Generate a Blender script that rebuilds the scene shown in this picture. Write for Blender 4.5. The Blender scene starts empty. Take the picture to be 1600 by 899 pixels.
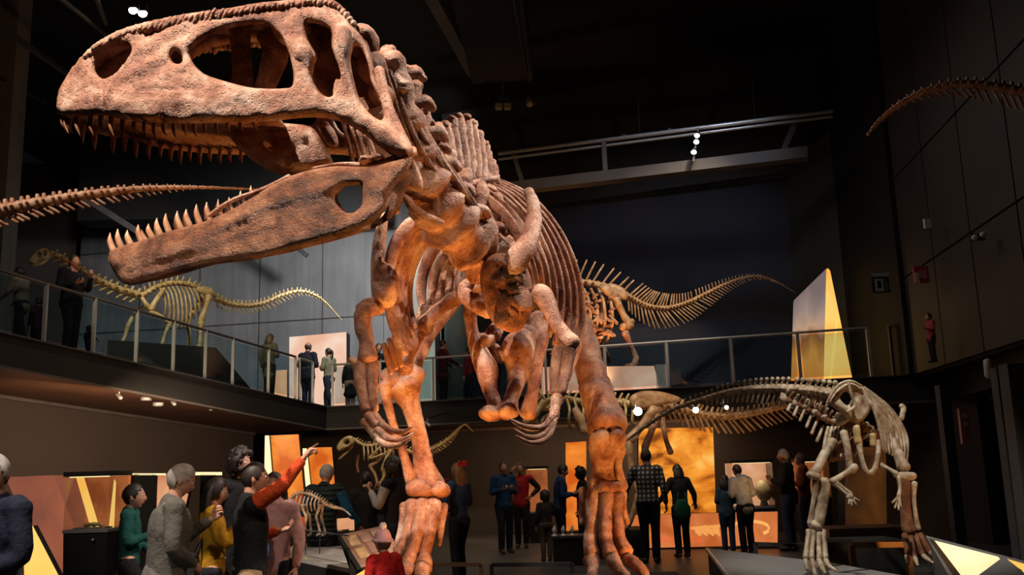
import bpy, math, random
import numpy as np
from mathutils import Vector, noise, geometry
SC = bpy.context.scene
COL = SC.collection
R = math.radians
random.seed(7)

# ------------------------------------------------------------------ camera
F = 1300.0                       # focal length in pixels of the 1600 x 899 frame
CX, CY = 800.0, 523.5            # principal point (the photograph is a crop, hence the lens shift)
EYE = Vector((0, 0, 1.65))
PITCH, ROLL = math.atan(0.162), math.atan(0.03)
fw = Vector((0, math.cos(PITCH), math.sin(PITCH)))
r0 = Vector((1, 0, 0)); u0 = Vector((0, -math.sin(PITCH), math.cos(PITCH)))
UP = u0 * math.cos(ROLL) + r0 * math.sin(ROLL)
RT = r0 * math.cos(ROLL) - u0 * math.sin(ROLL)
cam = bpy.data.cameras.new('camera')
cam.sensor_width = 36; cam.lens = F / 1600 * 36
cam.shift_y = (CY - 449.5) / 1600
cam.clip_end = 200
camo = bpy.data.objects.new('camera', cam); COL.objects.link(camo)
from mathutils import Matrix
m3 = Matrix((RT, UP, -fw)).transposed()
camo.matrix_world = Matrix.Translation(EYE) @ m3.to_4x4()
SC.camera = camo

SLOPE = None                     # optional extra distance by pixel column, for things that stand along the slanting ramp
def at(px, py, d):
    """World point on the sight line of a photograph pixel, d metres ahead (world Y)."""
    if SLOPE: d = d + SLOPE(px)
    v = fw + RT * ((px - CX) / F) + UP * ((CY - py) / F)
    return EYE + v * (d / v.y)
def on_z(px, py, z):
    v = fw + RT * ((px - CX) / F) + UP * ((CY - py) / F)
    return EYE + v * ((z - EYE.z) / v.z)
def px2m(d):
    return d / F * 1.02
def horizon(px):
    return CY + F * 0.162 - 0.03 * (px - 800)

# ------------------------------------------------------------------ render look, world, lights
vs = SC.view_settings
SC.display_settings.display_device = 'sRGB'
vs.view_transform = 'Standard'; vs.look = 'None'; vs.gamma = 1.0; vs.exposure = 0.0
vs.use_curve_mapping = False
SC.cycles.max_bounces = 6; SC.cycles.transparent_max_bounces = 24
SC.cycles.sample_clamp_indirect = 3.0
SC.cycles.caustics_reflective = False; SC.cycles.caustics_refractive = False
w = bpy.data.worlds.new('world'); SC.world = w; w.use_nodes = True
w.node_tree.nodes['Background'].inputs[0].default_value = (0.35, 0.42, 0.6, 1)
w.node_tree.nodes['Background'].inputs[1].default_value = 0.005

def spot(name, loc, target, watts, color, angle=40, blend=0.5, size=0.12):
    l = bpy.data.lights.new(name, 'SPOT'); l.energy = watts; l.color = color
    l.spot_size = R(angle); l.spot_blend = blend; l.shadow_soft_size = size
    o = bpy.data.objects.new(name, l); COL.objects.link(o)
    o.location = loc
    o.rotation_euler = (Vector(target) - Vector(loc)).to_track_quat('-Z', 'Y').to_euler()
    return o
def area(name, loc, target, watts, color, sx, sy):
    l = bpy.data.lights.new(name, 'AREA'); l.energy = watts; l.color = color
    l.shape = 'RECTANGLE'; l.size = sx; l.size_y = sy
    o = bpy.data.objects.new(name, l); COL.objects.link(o); o.location = loc
    o.rotation_euler = (Vector(target) - Vector(loc)).to_track_quat('-Z', 'Y').to_euler()
    return o
WARM = (1.0, 0.84, 0.72); ORANGE = (1.0, 0.42, 0.10); WHITE = (1.0, 0.9, 0.78); BLUE = (0.55, 0.68, 1.0)
# lamps of the hall: ceiling spots on every skeleton, orange floods on the plinths, washes on the walls; plus added fills without a lamp of their own
spot('spot_on_skull', (-3.9, 2.5, 10.4), (-1.9, 5.4, 3.9), 6700, WARM, 34, 0.6, 0.05)
spot('spot_on_neck', (3.6, 6.4, 10.6), (-0.3, 7.0, 4.0), 3200, WARM, 34, 0.6, 0.05)
spot('spot_on_ribcage', (5.4, 10.5, 9.6), (0.2, 8.2, 3.4), 2000, WARM, 34, 0.5, 0.05)
spot('spot_on_flank', (-5.6, 6.0, 8.8), (-0.9, 8.2, 3.0), 1000, WARM, 28, 0.6, 0.05)
spot('flood_on_plinth', (-0.5, 6.4, 0.75), (-0.4, 8.4, 3.4), 300, ORANGE, 90, 0.6, 0.10)
spot('flood_under_head', (0.3, 7.3, 0.65), (-1.3, 5.9, 4.3), 340, ORANGE, 55, 0.6, 0.10)
spot('flood_on_left_leg', (-0.2, 7.0, 0.62), (-1.1, 8.8, 1.9), 200, ORANGE, 70, 0.6, 0.08)
spot('flood_on_right_leg', (1.9, 7.0, 0.62), (0.9, 8.6, 1.9), 200, ORANGE, 75, 0.6, 0.08)
spot('spot_on_ramp_skeleton', (-7.0, 11.5, 10.2), (-6.2, 17.2, 4.9), 1900, (1, .86, .58), 44, 0.6)
spot('spot_on_left_tail', (-6.0, 5.0, 9.0), (-4.6, 9.0, 4.6), 1500, (1, .80, .64), 34, 0.7)
spot('spot_on_right_tail', (5.6, 12.5, 9.5), (5.4, 9.6, 5.9), 60, (1, .80, .6), 40, 0.7)
spot('spot_on_far_skeleton', (5.0, 13.5, 11.6), (3.2, 20.0, 5.2), 2600, (1, .80, .58), 34, 0.7)
spot('flood_under_far_skeleton', (2.2, 19.0, 3.5), (1.6, 20.2, 5.2), 260, ORANGE, 90, 0.7)
spot('spot_on_grey_skeleton', (2.6, 6.8, 8.2), (4.2, 10.2, 1.7), 1900, (1, .90, .76), 30, 0.6)
spot('flood_by_grey_skeleton', (5.8, 8.4, 0.25), (4.6, 10.2, 1.6), 80, ORANGE, 75, 0.7)
spot('spot_on_hunter', (1.2, 11.0, 7.5), (2.6, 16.0, 2.6), 900, (1, .78, .52), 26, 0.7)
spot('flood_on_hunter_tail', (4.6, 14.2, 0.4), (4.2, 16.0, 2.9), 90, (1, .55, .22), 70, 0.7)
spot('spot_on_running_skeleton', (-2.0, 10.0, 6.2), (-2.2, 14.0, 2.1), 260, (1, .80, .55), 26, 0.7)
spot('wash_on_concrete', (-3.0, 19.5, 8.6), (-7.0, 26.0, 5.6), 1900, (1.0, .98, .96), 105, 0.9, 0.4)
spot('wash_on_pillar', (-0.2, 19.5, 10.4), (-2.5, 24.4, 12.2), 500, (1, .97, .92), 34, 0.8, 0.2)
spot('wash_on_navy_wall', (4.2, 14.0, 11.6), (4.0, 22.5, 5.6), 420, (0.72, .80, 1.0), 60, 0.9, 0.4)
spot('wash_on_right_wall', (3.5, 11.0, 10.5), (7.5, 13.5, 5.0), 40, (1.0, .85, .72), 80, 0.9, 0.4)
area('glow_over_floor', (0.0, 14.5, 9.5), (0.0, 14.6, 0.0), 200, (1.0, .82, .66), 5, 5)
area('glow_under_balcony', (1.5, 19.6, 2.6), (1.5, 20.6, 0.0), 110, (1.0, .62, .34), 6, 0.6)
area('glow_under_ramp', (-6.6, 15.2, 2.9), (-8.2, 17.6, 0.8), 130, (1.0, .66, .42), 4, 0.5)
area('fill_under_ramp', (-6.6, 14.8, 2.1), (-6.6, 14.9, 4.0), 24, (1.0, .55, .28), 5, 0.4)  # added upward fill, standing in for the glow of the lit floor panels
spot('fill_on_ramp_visitors', (-6.4, 9.0, 9.4), (-8.4, 14.4, 4.8), 260, (1, .86, .72), 30, 0.7, 0.08)  # added fill to brighten the dark figures on the ramp
spot('fill_on_crowd', (-3.4, 1.6, 4.6), (-2.3, 7.4, 1.2), 330, (1, .84, .70), 44, 0.8, 0.1)  # unseen fill added in mid-air to brighten the near crowd
spot('fill_on_crowd_faces', (2.2, 3.6, 6.2), (-2.7, 7.0, 1.3), 560, (1, .70, .48), 30, 0.7, 0.1)  # unseen fill added for the warm panel glow on the faces
spot('spot_on_far_crowd', (1.6, 10.5, 9.0), (2.4, 16.2, 1.0), 420, (1, .84, .70), 40, 0.8, 0.1)
spot('fill_on_child', (1.6, 3.4, 7.6), (-1.1, 7.4, 1.0), 220, (1, .86, .74), 26, 0.7, 0.08)  # unseen fill added to brighten the child and the pink hat
spot('wash_on_brown_wall', (-9.6, 18.5, 9.8), (-13.0, 25.0, 6.2), 420, (1, .88, .78), 80, 0.9, 0.3)

# ------------------------------------------------------------------ materials
def nodes_of(name):
    m = bpy.data.materials.new(name); m.use_nodes = True
    nt = m.node_tree
    return m, nt, nt.nodes['Principled BSDF']
def mat(name, col, rough=0.6, metal=0.0, var=0.25, scale=3.0, bump=0.0, bscale=30.0, spec=0.5, col2=None):
    m, nt, b = nodes_of(name)
    b.inputs['Roughness'].default_value = rough; b.inputs['Metallic'].default_value = metal
    b.inputs['Specular IOR Level'].default_value = spec
    tc = nt.nodes.new('ShaderNodeTexCoord')
    nz = nt.nodes.new('ShaderNodeTexNoise'); nz.inputs['Scale'].default_value = scale
    nz.inputs['Detail'].default_value = 6
    nt.links.new(tc.outputs['Object'], nz.inputs['Vector'])
    cr = nt.nodes.new('ShaderNodeValToRGB')
    c2 = col2 or tuple(c * (1 - var) for c in col)
    cr.color_ramp.elements[0].position = 0.35; cr.color_ramp.elements[1].position = 0.65
    cr.color_ramp.elements[0].color = (*c2, 1); cr.color_ramp.elements[1].color = (*col, 1)
    nt.links.new(nz.outputs['Fac'], cr.inputs[0]); nt.links.new(cr.outputs[0], b.inputs['Base Color'])
    if bump:
        n2 = nt.nodes.new('ShaderNodeTexNoise'); n2.inputs['Scale'].default_value = bscale
        n2.inputs['Detail'].default_value = 5
        nt.links.new(tc.outputs['Object'], n2.inputs['Vector'])
        bp = nt.nodes.new('ShaderNodeBump'); bp.inputs['Strength'].default_value = bump
        bp.inputs['Distance'].default_value = 0.02
        nt.links.new(n2.outputs['Fac'], bp.inputs['Height']); nt.links.new(bp.outputs[0], b.inputs['Normal'])
    return m
def srgb(*c):
    return tuple(((x / 255 + .055) / 1.055) ** 2.4 if x > 10 else x / 255 / 12.92 for x in c)
def glow(name, col, strength, col2=None, scale=1.2):
    """A backlit graphic: two tones of its print mixed by a soft noise."""
    m, nt, b = nodes_of(name)
    b.inputs['Base Color'].default_value = (*[c * 0.06 for c in col], 1)
    b.inputs['Roughness'].default_value = 0.5
    b.inputs['Emission Strength'].default_value = strength
    if col2:
        tc = nt.nodes.new('ShaderNodeTexCoord'); nz = nt.nodes.new('ShaderNodeTexNoise')
        nz.inputs['Scale'].default_value = scale; nz.inputs['Detail'].default_value = 5
        nz.inputs['Distortion'].default_value = 0.6
        nt.links.new(tc.outputs['Object'], nz.inputs['Vector'])
        cr = nt.nodes.new('ShaderNodeValToRGB')
        cr.color_ramp.elements[0].position = 0.38; cr.color_ramp.elements[1].position = 0.62
        cr.color_ramp.elements[0].color = (*col2, 1); cr.color_ramp.elements[1].color = (*col, 1)
        nt.links.new(nz.outputs['Fac'], cr.inputs[0]); nt.links.new(cr.outputs[0], b.inputs['Emission Color'])
    else:
        b.inputs['Emission Color'].default_value = (*col, 1)
    return m
def bone_mat(name, light, mid, dark, rough=0.40, scale=4.0, bump=0.5, bdist=0.012):
    """Cast bone: three tones of stain, fine grain and pits."""
    m, nt, b = nodes_of(name)
    L = nt.links.new; N = nt.nodes.new
    b.inputs['Roughness'].default_value = rough
    tc = N('ShaderNodeTexCoord')
    n1 = N('ShaderNodeTexNoise'); n1.inputs['Scale'].default_value = scale; n1.inputs['Detail'].default_value = 8
    n1.inputs['Roughness'].default_value = 0.65; n1.inputs['Distortion'].default_value = 0.4
    L(tc.outputs['Object'], n1.inputs['Vector'])
    cr = N('ShaderNodeValToRGB'); e = cr.color_ramp.elements
    e[0].position = 0.36; e[0].color = (*dark, 1); e[1].position = 0.62; e[1].color = (*light, 1)
    k = e.new(0.5); k.color = (*mid, 1)
    L(n1.outputs['Fac'], cr.inputs[0])
    vo = N('ShaderNodeTexVoronoi'); vo.inputs['Scale'].default_value = scale * 11
    vo.feature = 'F1'
    L(tc.outputs['Object'], vo.inputs['Vector'])
    mr = N('ShaderNodeMapRange'); mr.inputs['From Min'].default_value = 0.05; mr.inputs['From Max'].default_value = 0.35
    mr.inputs['To Min'].default_value = 0.62; mr.inputs['To Max'].default_value = 1.0
    L(vo.outputs['Distance'], mr.inputs['Value'])
    mx = N('ShaderNodeMix'); mx.data_type = 'RGBA'; mx.blend_type = 'MULTIPLY'; mx.inputs[0].default_value = 0.6
    L(cr.outputs[0], mx.inputs[6]); L(mr.outputs[0], mx.inputs[7]); L(mx.outputs[2], b.inputs['Base Color'])
    n2 = N('ShaderNodeTexNoise'); n2.inputs['Scale'].default_value = scale * 7; n2.inputs['Detail'].default_value = 8
    n2.inputs['Roughness'].default_value = 0.7
    L(tc.outputs['Object'], n2.inputs['Vector'])
    ad = N('ShaderNodeMath'); ad.operation = 'ADD'
    L(n2.outputs['Fac'], ad.inputs[0]); L(mr.outputs[0], ad.inputs[1])
    bp = N('ShaderNodeBump'); bp.inputs['Strength'].default_value = bump; bp.inputs['Distance'].default_value = bdist
    L(ad.outputs[0], bp.inputs['Height']); L(bp.outputs[0], b.inputs['Normal'])
    return m
def glass_mat(name, tint=(0.75, 0.85, 0.88)):
    m = bpy.data.materials.new(name); m.use_nodes = True; nt = m.node_tree; nt.nodes.clear()
    o = nt.nodes.new('ShaderNodeOutputMaterial'); t = nt.nodes.new('ShaderNodeBsdfTransparent')
    g = nt.nodes.new('ShaderNodeBsdfGlossy'); g.inputs['Roughness'].default_value = 0.05
    t.inputs[0].default_value = (*tint, 1)
    lw = nt.nodes.new('ShaderNodeLayerWeight'); pw = nt.nodes.new('ShaderNodeMath'); pw.operation = 'POWER'; pw.inputs[1].default_value = 4.0
    nt.links.new(lw.outputs['Facing'], pw.inputs[0]); fr = nt.nodes.new('ShaderNodeMath'); fr.operation = 'MULTIPLY_ADD'; fr.inputs[1].default_value = 0.5; fr.inputs[2].default_value = 0.05; nt.links.new(pw.outputs[0], fr.inputs[0])
    mx = nt.nodes.new('ShaderNodeMixShader')
    nt.links.new(fr.outputs[0], mx.inputs[0]); nt.links.new(t.outputs[0], mx.inputs[1]); nt.links.new(g.outputs[0], mx.inputs[2])
    nt.links.new(mx.outputs[0], o.inputs[0])
    return m

M = {}
M['bone'] = bone_mat('terracotta_bone', (0.62, 0.40, 0.285), (0.42, 0.190, 0.108), (0.17, 0.050, 0.022), bump=0.9, bdist=0.02)
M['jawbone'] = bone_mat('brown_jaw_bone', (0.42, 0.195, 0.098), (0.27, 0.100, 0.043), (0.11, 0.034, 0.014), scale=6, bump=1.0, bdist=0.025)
M['tooth'] = bone_mat('tooth_enamel', (0.58, 0.33, 0.19), (0.46, 0.22, 0.11), (0.36, 0.14, 0.06), rough=0.3, scale=9, bump=0.15)
M['cream'] = bone_mat('cream_bone', (0.68, 0.55, 0.32), (0.56, 0.42, 0.20), (0.36, 0.24, 0.09), scale=7, bump=0.3)
M['peach_bone'] = bone_mat('peach_bone', (0.68, 0.43, 0.29), (0.54, 0.29, 0.18), (0.32, 0.14, 0.075), scale=6, bump=0.4)
M['grey_bone'] = bone_mat('grey_bone', (0.60, 0.52, 0.41), (0.42, 0.33, 0.23), (0.20, 0.13, 0.08), scale=8, bump=0.4)
M['tan_bone'] = bone_mat('tan_bone', (0.62, 0.42, 0.24), (0.48, 0.28, 0.14), (0.30, 0.15, 0.06), scale=6, bump=0.4)
M['floor'] = mat('floor_grey', (0.060, 0.058, 0.055), 0.42, var=0.35, scale=0.8, bump=0.05, bscale=60)
M['black'] = mat('matt_black', (0.0045, 0.0045, 0.005), 0.7, var=0.3)
M['blacksoft'] = mat('black_plaster', (0.012, 0.012, 0.013), 0.8, var=0.3)
M['navy'] = mat('navy_plaster', (0.028, 0.034, 0.055), 0.8, var=0.2, scale=0.5)
M['brownwall'] = mat('dark_brown_wall', (0.030, 0.020, 0.016), 0.7, var=0.25, scale=0.6)
M['leftwall'] = mat('dark_taupe_wall', (0.055, 0.042, 0.036), 0.75, var=0.2, scale=0.5)
M['soffit'] = mat('wooden_soffit', (0.11, 0.052, 0.030), 0.55, var=0.3, scale=1.0)
M['steel'] = mat('brushed_steel', (0.55, 0.57, 0.58), 0.35, metal=0.55, var=0.1, scale=8)
M['darksteel'] = mat('dark_steel', (0.10, 0.10, 0.105), 0.45, metal=0.6, var=0.2, scale=6)
M['beam'] = mat('painted_beam', (0.085, 0.075, 0.070), 0.6, var=0.25, scale=2)
M['glass'] = glass_mat('rail_glass')
M['caseglass'] = glass_mat('case_glass', (0.93, 0.93, 0.92))
M['plinth'] = mat('grey_plinth_board', (0.20, 0.20, 0.205), 0.6, var=0.12, scale=3)
M['lamp'] = glow('lamp_glow', (1, 0.95, 0.88), 14)
M['lampcool'] = glow('led_glow', (0.93, 0.96, 1.0), 12)
M['orange'] = glow('orange_graphic', srgb(250, 150, 52), 1.0, srgb(205, 88, 22), 1.3)
M['amber'] = glow('amber_light', srgb(255, 200, 105), 1.1, srgb(250, 165, 62), 0.9)
M['yellow'] = glow('yellow_light', srgb(255, 214, 120), 1.15, srgb(255, 190, 84), 0.8)
M['pale'] = glow('pale_light', srgb(255, 236, 190), 1.25, srgb(255, 222, 160), 0.8)

# ------------------------------------------------------------------ mesh builder
def catmull(pts, k, closed=False):
    P = [np.array(p, float) for p in pts]; n = len(P); out = []
    segs = n if closed else n - 1
    for i in range(segs):
        if closed:
            a, b, c, d = P[(i - 1) % n], P[i], P[(i + 1) % n], P[(i + 2) % n]
        else:
            b, c = P[i], P[i + 1]
            a = P[i - 1] if i > 0 else 2 * b - c
            d = P[i + 2] if i + 2 < n else 2 * c - b
        for j in range(k):
            t = j / k
            out.append(0.5 * ((2 * b) + (c - a) * t + (2 * a - 5 * b + 4 * c - d) * t * t + (3 * b - a - 3 * c + d) * t ** 3))
    if not closed:
        out.append(P[-1])
    return out

class MB:
    def __init__(self):
        self.v = []; self.f = []; self.mi = []
    def face(self, f, m=0):
        self.f.append(f); self.mi.append(m)
    def box(self, lo, hi, m=0):
        x0, y0, z0 = lo; x1, y1, z1 = hi
        self.hexa([(x0, y0, z0), (x1, y0, z0), (x1, y1, z0), (x0, y1, z0)], [(x0, y0, z1), (x1, y0, z1), (x1, y1, z1), (x0, y1, z1)], m)
    def hexa(self, bot, top, m=0):
        """Closed prism between two rings of equal length."""
        n = len(bot); i = len(self.v)
        self.v += [tuple(p) for p in bot] + [tuple(p) for p in top]
        self.face(tuple(range(i + n - 1, i - 1, -1)), m); self.face(tuple(range(i + n, i + 2 * n)), m)
        for k in range(n):
            self.face((i + k, i + (k + 1) % n, i + n + (k + 1) % n, i + n + k), m)
    def wall(self, p, q, z0, z1, th, m=0, zq0=None, zq1=None):
        """Upright slab from plan point p to q, th thick on its left side."""
        p = Vector((p[0], p[1])); q = Vector((q[0], q[1])); n = Vector((-(q - p).y, (q - p).x)).normalized() * th
        a, b, c, d = p, q, q + n, p + n
        zq0 = z0 if zq0 is None else zq0; zq1 = z1 if zq1 is None else zq1
        self.hexa([(a.x, a.y, z0), (b.x, b.y, zq0), (c.x, c.y, zq0), (d.x, d.y, z0)],
                  [(a.x, a.y, z1), (b.x, b.y, zq1), (c.x, c.y, zq1), (d.x, d.y, z1)], m)
    def bar(self, p, q, a, b=None, m=0, up=(0, 0, 1)):
        """Square bar between two points, a wide and b high."""
        p = Vector(p); q = Vector(q); b = a if b is None else b
        t = (q - p).normalized(); u = Vector(up)
        if abs(t.dot(u)) > 0.98: u = Vector((0, 1, 0))
        s = t.cross(u).normalized() * a / 2; u = s.cross(t).normalized() * b / 2
        self.hexa([p - s - u, p + s - u, p + s + u, p - s + u], [q - s - u, q + s - u, q + s + u, q - s + u], m)
    def tube(self, pts, rad, n=10, k=4, m=0, flat=None, cap=True, lump=0.0, freq=3.0, ridges=0):
        """Swept round body through pts with radius rad at each; flat = (axis, factor) squashes its section."""
        if len(pts) < 2: return
        data = [(*p, r) for p, r in zip(pts, rad)]
        S = catmull(data, k) if k > 1 else [np.array(d) for d in data]
        P = [Vector(s[:3]) for s in S]; rr = [max(1e-4, float(s[3])) for s in S]
        T = []
        for i in range(len(P)):
            t = P[min(i + 1, len(P) - 1)] - P[max(i - 1, 0)]
            T.append(t.normalized() if t.length > 1e-9 else Vector((0, 0, 1)))
        if cap:
            r1, r2 = rr[0], rr[-1]
            P = [P[0] - T[0] * r1 * 0.62, P[0] - T[0] * r1 * 0.40] + P + [P[-1] + T[-1] * r2 * 0.40, P[-1] + T[-1] * r2 * 0.62]
            rr = [r1 * 0.35, r1 * 0.78] + rr + [r2 * 0.78, r2 * 0.35]
            T = [T[0], T[0]] + T + [T[-1], T[-1]]
        nrm = T[0].orthogonal().normalized()
        base = len(self.v)
        ax = Vector(flat[0]).normalized() if flat else None
        for i, (p, r, t) in enumerate(zip(P, rr, T)):
            nrm = (nrm - t * nrm.dot(t))
            nrm = nrm.normalized() if nrm.length > 1e-6 else t.orthogonal().normalized()
            bn = t.cross(nrm)
            for j in range(n):
                a = 2 * math.pi * j / n
                o = (nrm * math.cos(a) + bn * math.sin(a)) * r
                if ax is not None:
                    o = o - ax * (o.dot(ax) * (1 - flat[1]))
                q = p + o
                if lump:
                    q = q + o * (lump * (noise.noise(q * freq) + .55 * noise.noise(q * freq * 2.9)))
                self.v.append(tuple(q))
        for i in range(len(P) - 1):
            for j in range(n):
                a = base + i * n + j; b = base + i * n + (j + 1) % n
                self.face((a, b, b + n, a + n), m)
        self.face(tuple(range(base + n - 1, base - 1, -1)), m)
        e = base + (len(P) - 1) * n
        self.face(tuple(range(e, e + n)), m)
    def ball(self, c, r, seg=12, rings=8, m=0, lump=0.0, freq=5.0, rot=None):
        """Ellipsoid; r is a number or three half-axes."""
        c = Vector(c); rx, ry, rz = (r, r, r) if isinstance(r, (int, float)) else r
        i0 = len(self.v)
        for i in range(1, rings):
            th = math.pi * i / rings
            for j in range(seg):
                a = 2 * math.pi * j / seg
                o = Vector((rx * math.sin(th) * math.cos(a), ry * math.sin(th) * math.sin(a), rz * math.cos(th)))
                if rot is not None: o = rot @ o
                q = c + o
                if lump: q = q + o * (lump * noise.noise(q * freq))
                self.v.append(tuple(q))
        t = Vector((0, 0, rz)); t = rot @ t if rot is not None else t
        self.v.append(tuple(c + t)); self.v.append(tuple(c - t))
        top, bot = len(self.v) - 2, len(self.v) - 1
        for j in range(seg):
            self.face((top, i0 + j, i0 + (j + 1) % seg), m)
            l_ = i0 + (rings - 2) * seg
            self.face((bot, l_ + (j + 1) % seg, l_ + j), m)
        for i in range(rings - 2):
            for j in range(seg):
                a = i0 + i * seg + j; b = i0 + i * seg + (j + 1) % seg
                self.face((a, a + seg, b + seg, b), m)
    def grid(self, rows, m=0, closed=False):
        """Quads over a list of equally long point rows."""
        i0 = len(self.v); n = len(rows[0])
        for r in rows: self.v += [tuple(p) for p in r]
        for i in range(len(rows) - 1):
            for j in range(n - (0 if closed else 1)):
                a = i0 + i * n + j; b = i0 + i * n + (j + 1) % n
                self.face((a, b, b + n, a + n), m)
    def sheet(self, rows, th, m=0):
        """Grid with thickness: th is a world offset vector."""
        th = Vector(th)
        top = [[Vector(p) for p in r] for r in rows]; n = len(rows[0])
        i0 = len(self.v)
        for r in top: self.v += [tuple(p) for p in r]
        i1 = len(self.v)
        for r in top: self.v += [tuple(p + th) for p in r]
        nr = len(rows)
        for i in range(nr - 1):
            for j in range(n - 1):
                a = i * n + j
                self.face((i0 + a, i0 + a + 1, i0 + a + n + 1, i0 + a + n), m)
                self.face((i1 + a + n, i1 + a + n + 1, i1 + a + 1, i1 + a), m)
        rim = [j for j in range(n)] + [i * n + n - 1 for i in range(1, nr)] + [(nr - 1) * n + j for j in range(n - 2, -1, -1)] + [i * n for i in range(nr - 2, 0, -1)]
        for a, b in zip(rim, rim[1:] + rim[:1]):
            self.face((i0 + b, i0 + a, i1 + a, i1 + b), m)
    def build(self, name, mats, parent=None, smooth=True, sharp=False):
        off = wloc(parent) if parent is not None else Vector((0, 0, 0))
        me = bpy.data.meshes.new(name)
        V = np.array(self.v, float) - np.array(off)
        me.from_pydata(V.tolist(), [], self.f)
        for mm in (mats if isinstance(mats, (list, tuple)) else [mats]):
            me.materials.append(mm)
        if len(me.materials) > 1: me.polygons.foreach_set('material_index', self.mi)
        me.update()
        if smooth:
            me.polygons.foreach_set('use_smooth', [True] * len(me.polygons))
        o = bpy.data.objects.new(name, me); COL.objects.link(o)
        if parent is not None: o.parent = parent
        return o

_W = {}
def wloc(o):
    """World position of an object that no rotation precedes."""
    p = Vector((0, 0, 0))
    while o is not None:
        p = p + Vector(o.location); o = o.parent
    return p
def tag(o, label, cat, group=None, kind=None):
    o['label'] = label; o['category'] = cat
    if group: o['group'] = group
    if kind: o['kind'] = kind
    return o
def thing(name, loc, label, cat, group=None, rz=0.0):
    o = bpy.data.objects.new(name, None); COL.objects.link(o)
    o.location = loc; o.rotation_euler = (0, 0, rz); o.empty_display_size = 0.2
    return tag(o, label, cat, group)
def struct(o):
    o['kind'] = 'structure'; return o

def plate(mb, outer, holes, dfun, thick, rpx, step=6, lateral=(0, 1, 0), relief=None, k=3, far=None, m=0, lump=0.0):
    """A rounded, holed bone plate: outline in photograph pixels, dfun(px,py) its distance; thick metres at full depth,
    rounding in over rpx pixels from every edge. far(point) mirrors it to the other side."""
    lat = Vector(lateral)
    loops = [catmull(o, k, True) for o in [outer] + list(holes)]
    res = []
    for lp in loops:
        out = []
        for a, b in zip(lp, lp[1:] + lp[:1]):
            s = max(1, int(round(np.linalg.norm(b - a) / step)))
            if not out or np.linalg.norm(a - out[-1]) > step * 0.45: out.append(a)
            for q in range(1, s): out.append(a + (b - a) * q / s)
        if np.linalg.norm(out[-1] - out[0]) < step * 0.45: out.pop()
        res.append(np.array(out))
    segA = np.concatenate(res); segB = np.concatenate([np.roll(r, -1, 0) for r in res])
    def inside(p):
        x, y = p[:, 0][:, None], p[:, 1][:, None]
        ax_, ay, bx, by = segA[:, 0], segA[:, 1], segB[:, 0], segB[:, 1]
        c = ((ay > y) != (by > y)) & (x < (bx - ax_) * (y - ay) / (by - ay + 1e-12) + ax_)
        return c.sum(1) % 2 == 1
    def dist(p):
        d = segB - segA; L = (d ** 2).sum(1) + 1e-9
        best = np.full(len(p), 1e9)
        for i in range(0, len(p), 400):
            q = p[i:i + 400, None, :]
            t = np.clip(((q - segA) * d).sum(2) / L, 0, 1)
            best[i:i + 400] = np.sqrt((((segA + d * t[..., None]) - q) ** 2).sum(2)).min(1)
        return best
    lo, hi = res[0].min(0), res[0].max(0)
    g = []; row = 0; y = lo[1]
    while y < hi[1]:
        x = lo[0] + (step / 2 if row % 2 else 0)
        while x < hi[0]:
            g.append((x, y)); x += step
        y += step * 0.866; row += 1
    g = np.array(g); g = g[inside(g)]
    g = g[dist(g) > step * 0.55]
    pts = [Vector(p) for p in segA] + [Vector(p) for p in g]
    edges = []; b = 0
    for r in res:
        n = len(r); edges += [(b + i, b + (i + 1) % n) for i in range(n)]; b += n
    ov, oe, of, *_ = geometry.delaunay_2d_cdt(pts, edges, [], 0, 1e-5)
    V2 = np.array([tuple(v) for v in ov])
    cen = np.array([V2[list(f)].mean(0) for f in of])
    keep = inside(cen)
    faces = [tuple(f) for f, q in zip(of, keep) if q]
    dd = dist(V2); s = np.clip(dd / rpx, 0, 1)
    t = thick * np.sqrt(np.clip(1 - (1 - s) ** 2, 0, 1))
    edge = dd < 1e-2
    i0 = len(mb.v); front = []; back = []
    for i, (p, tt) in enumerate(zip(V2, t)):
        P = at(p[0], p[1], dfun(p[0], p[1]))
        h = relief(p[0], p[1]) * min(1.0, dd[i] / (rpx * 0.8)) if relief else 0.0
        if lump: h += lump * (noise.noise(P * 6) + .7 * noise.noise(P * 15) + .45 * noise.noise(P * 34)) * min(1.0, dd[i] / rpx)
        a = P - lat * max(tt + h, .5 * tt); bq = P + lat * tt
        if far: a, bq = far(a), far(bq)
        front.append(len(mb.v)); mb.v.append(tuple(a))
        if edge[i]: back.append(front[-1])
        else: back.append(len(mb.v)); mb.v.append(tuple(bq))
    for f in faces:
        a, b_, c = f
        u = V2[b_] - V2[a]; w_ = V2[c] - V2[a]
        if (u[0] * w_[1] - u[1] * w_[0] > 0) != bool(far): f = (a, c, b_)
        mb.face(tuple(front[q] for q in f), m)
        mb.face(tuple(back[q] for q in reversed(f)), m)
# ------------------------------------------------------------------ the setting
def poly_slab(name, top, th, mats, kind=True):
    mb = MB(); mb.hexa([(p[0], p[1], p[2] - th) for p in top], [tuple(p) for p in top])
    o = mb.build(name, mats, smooth=False)
    return struct(o) if kind else o
mb = MB(); mb.box((-16, -2, -0.2), (14, 30, 0.0)); struct(mb.build('floor', M['floor'], smooth=False))
mb = MB(); mb.box((-16, -2, 12.6), (14, 30, 12.8)); struct(mb.build('ceiling', M['black'], smooth=False))

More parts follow.
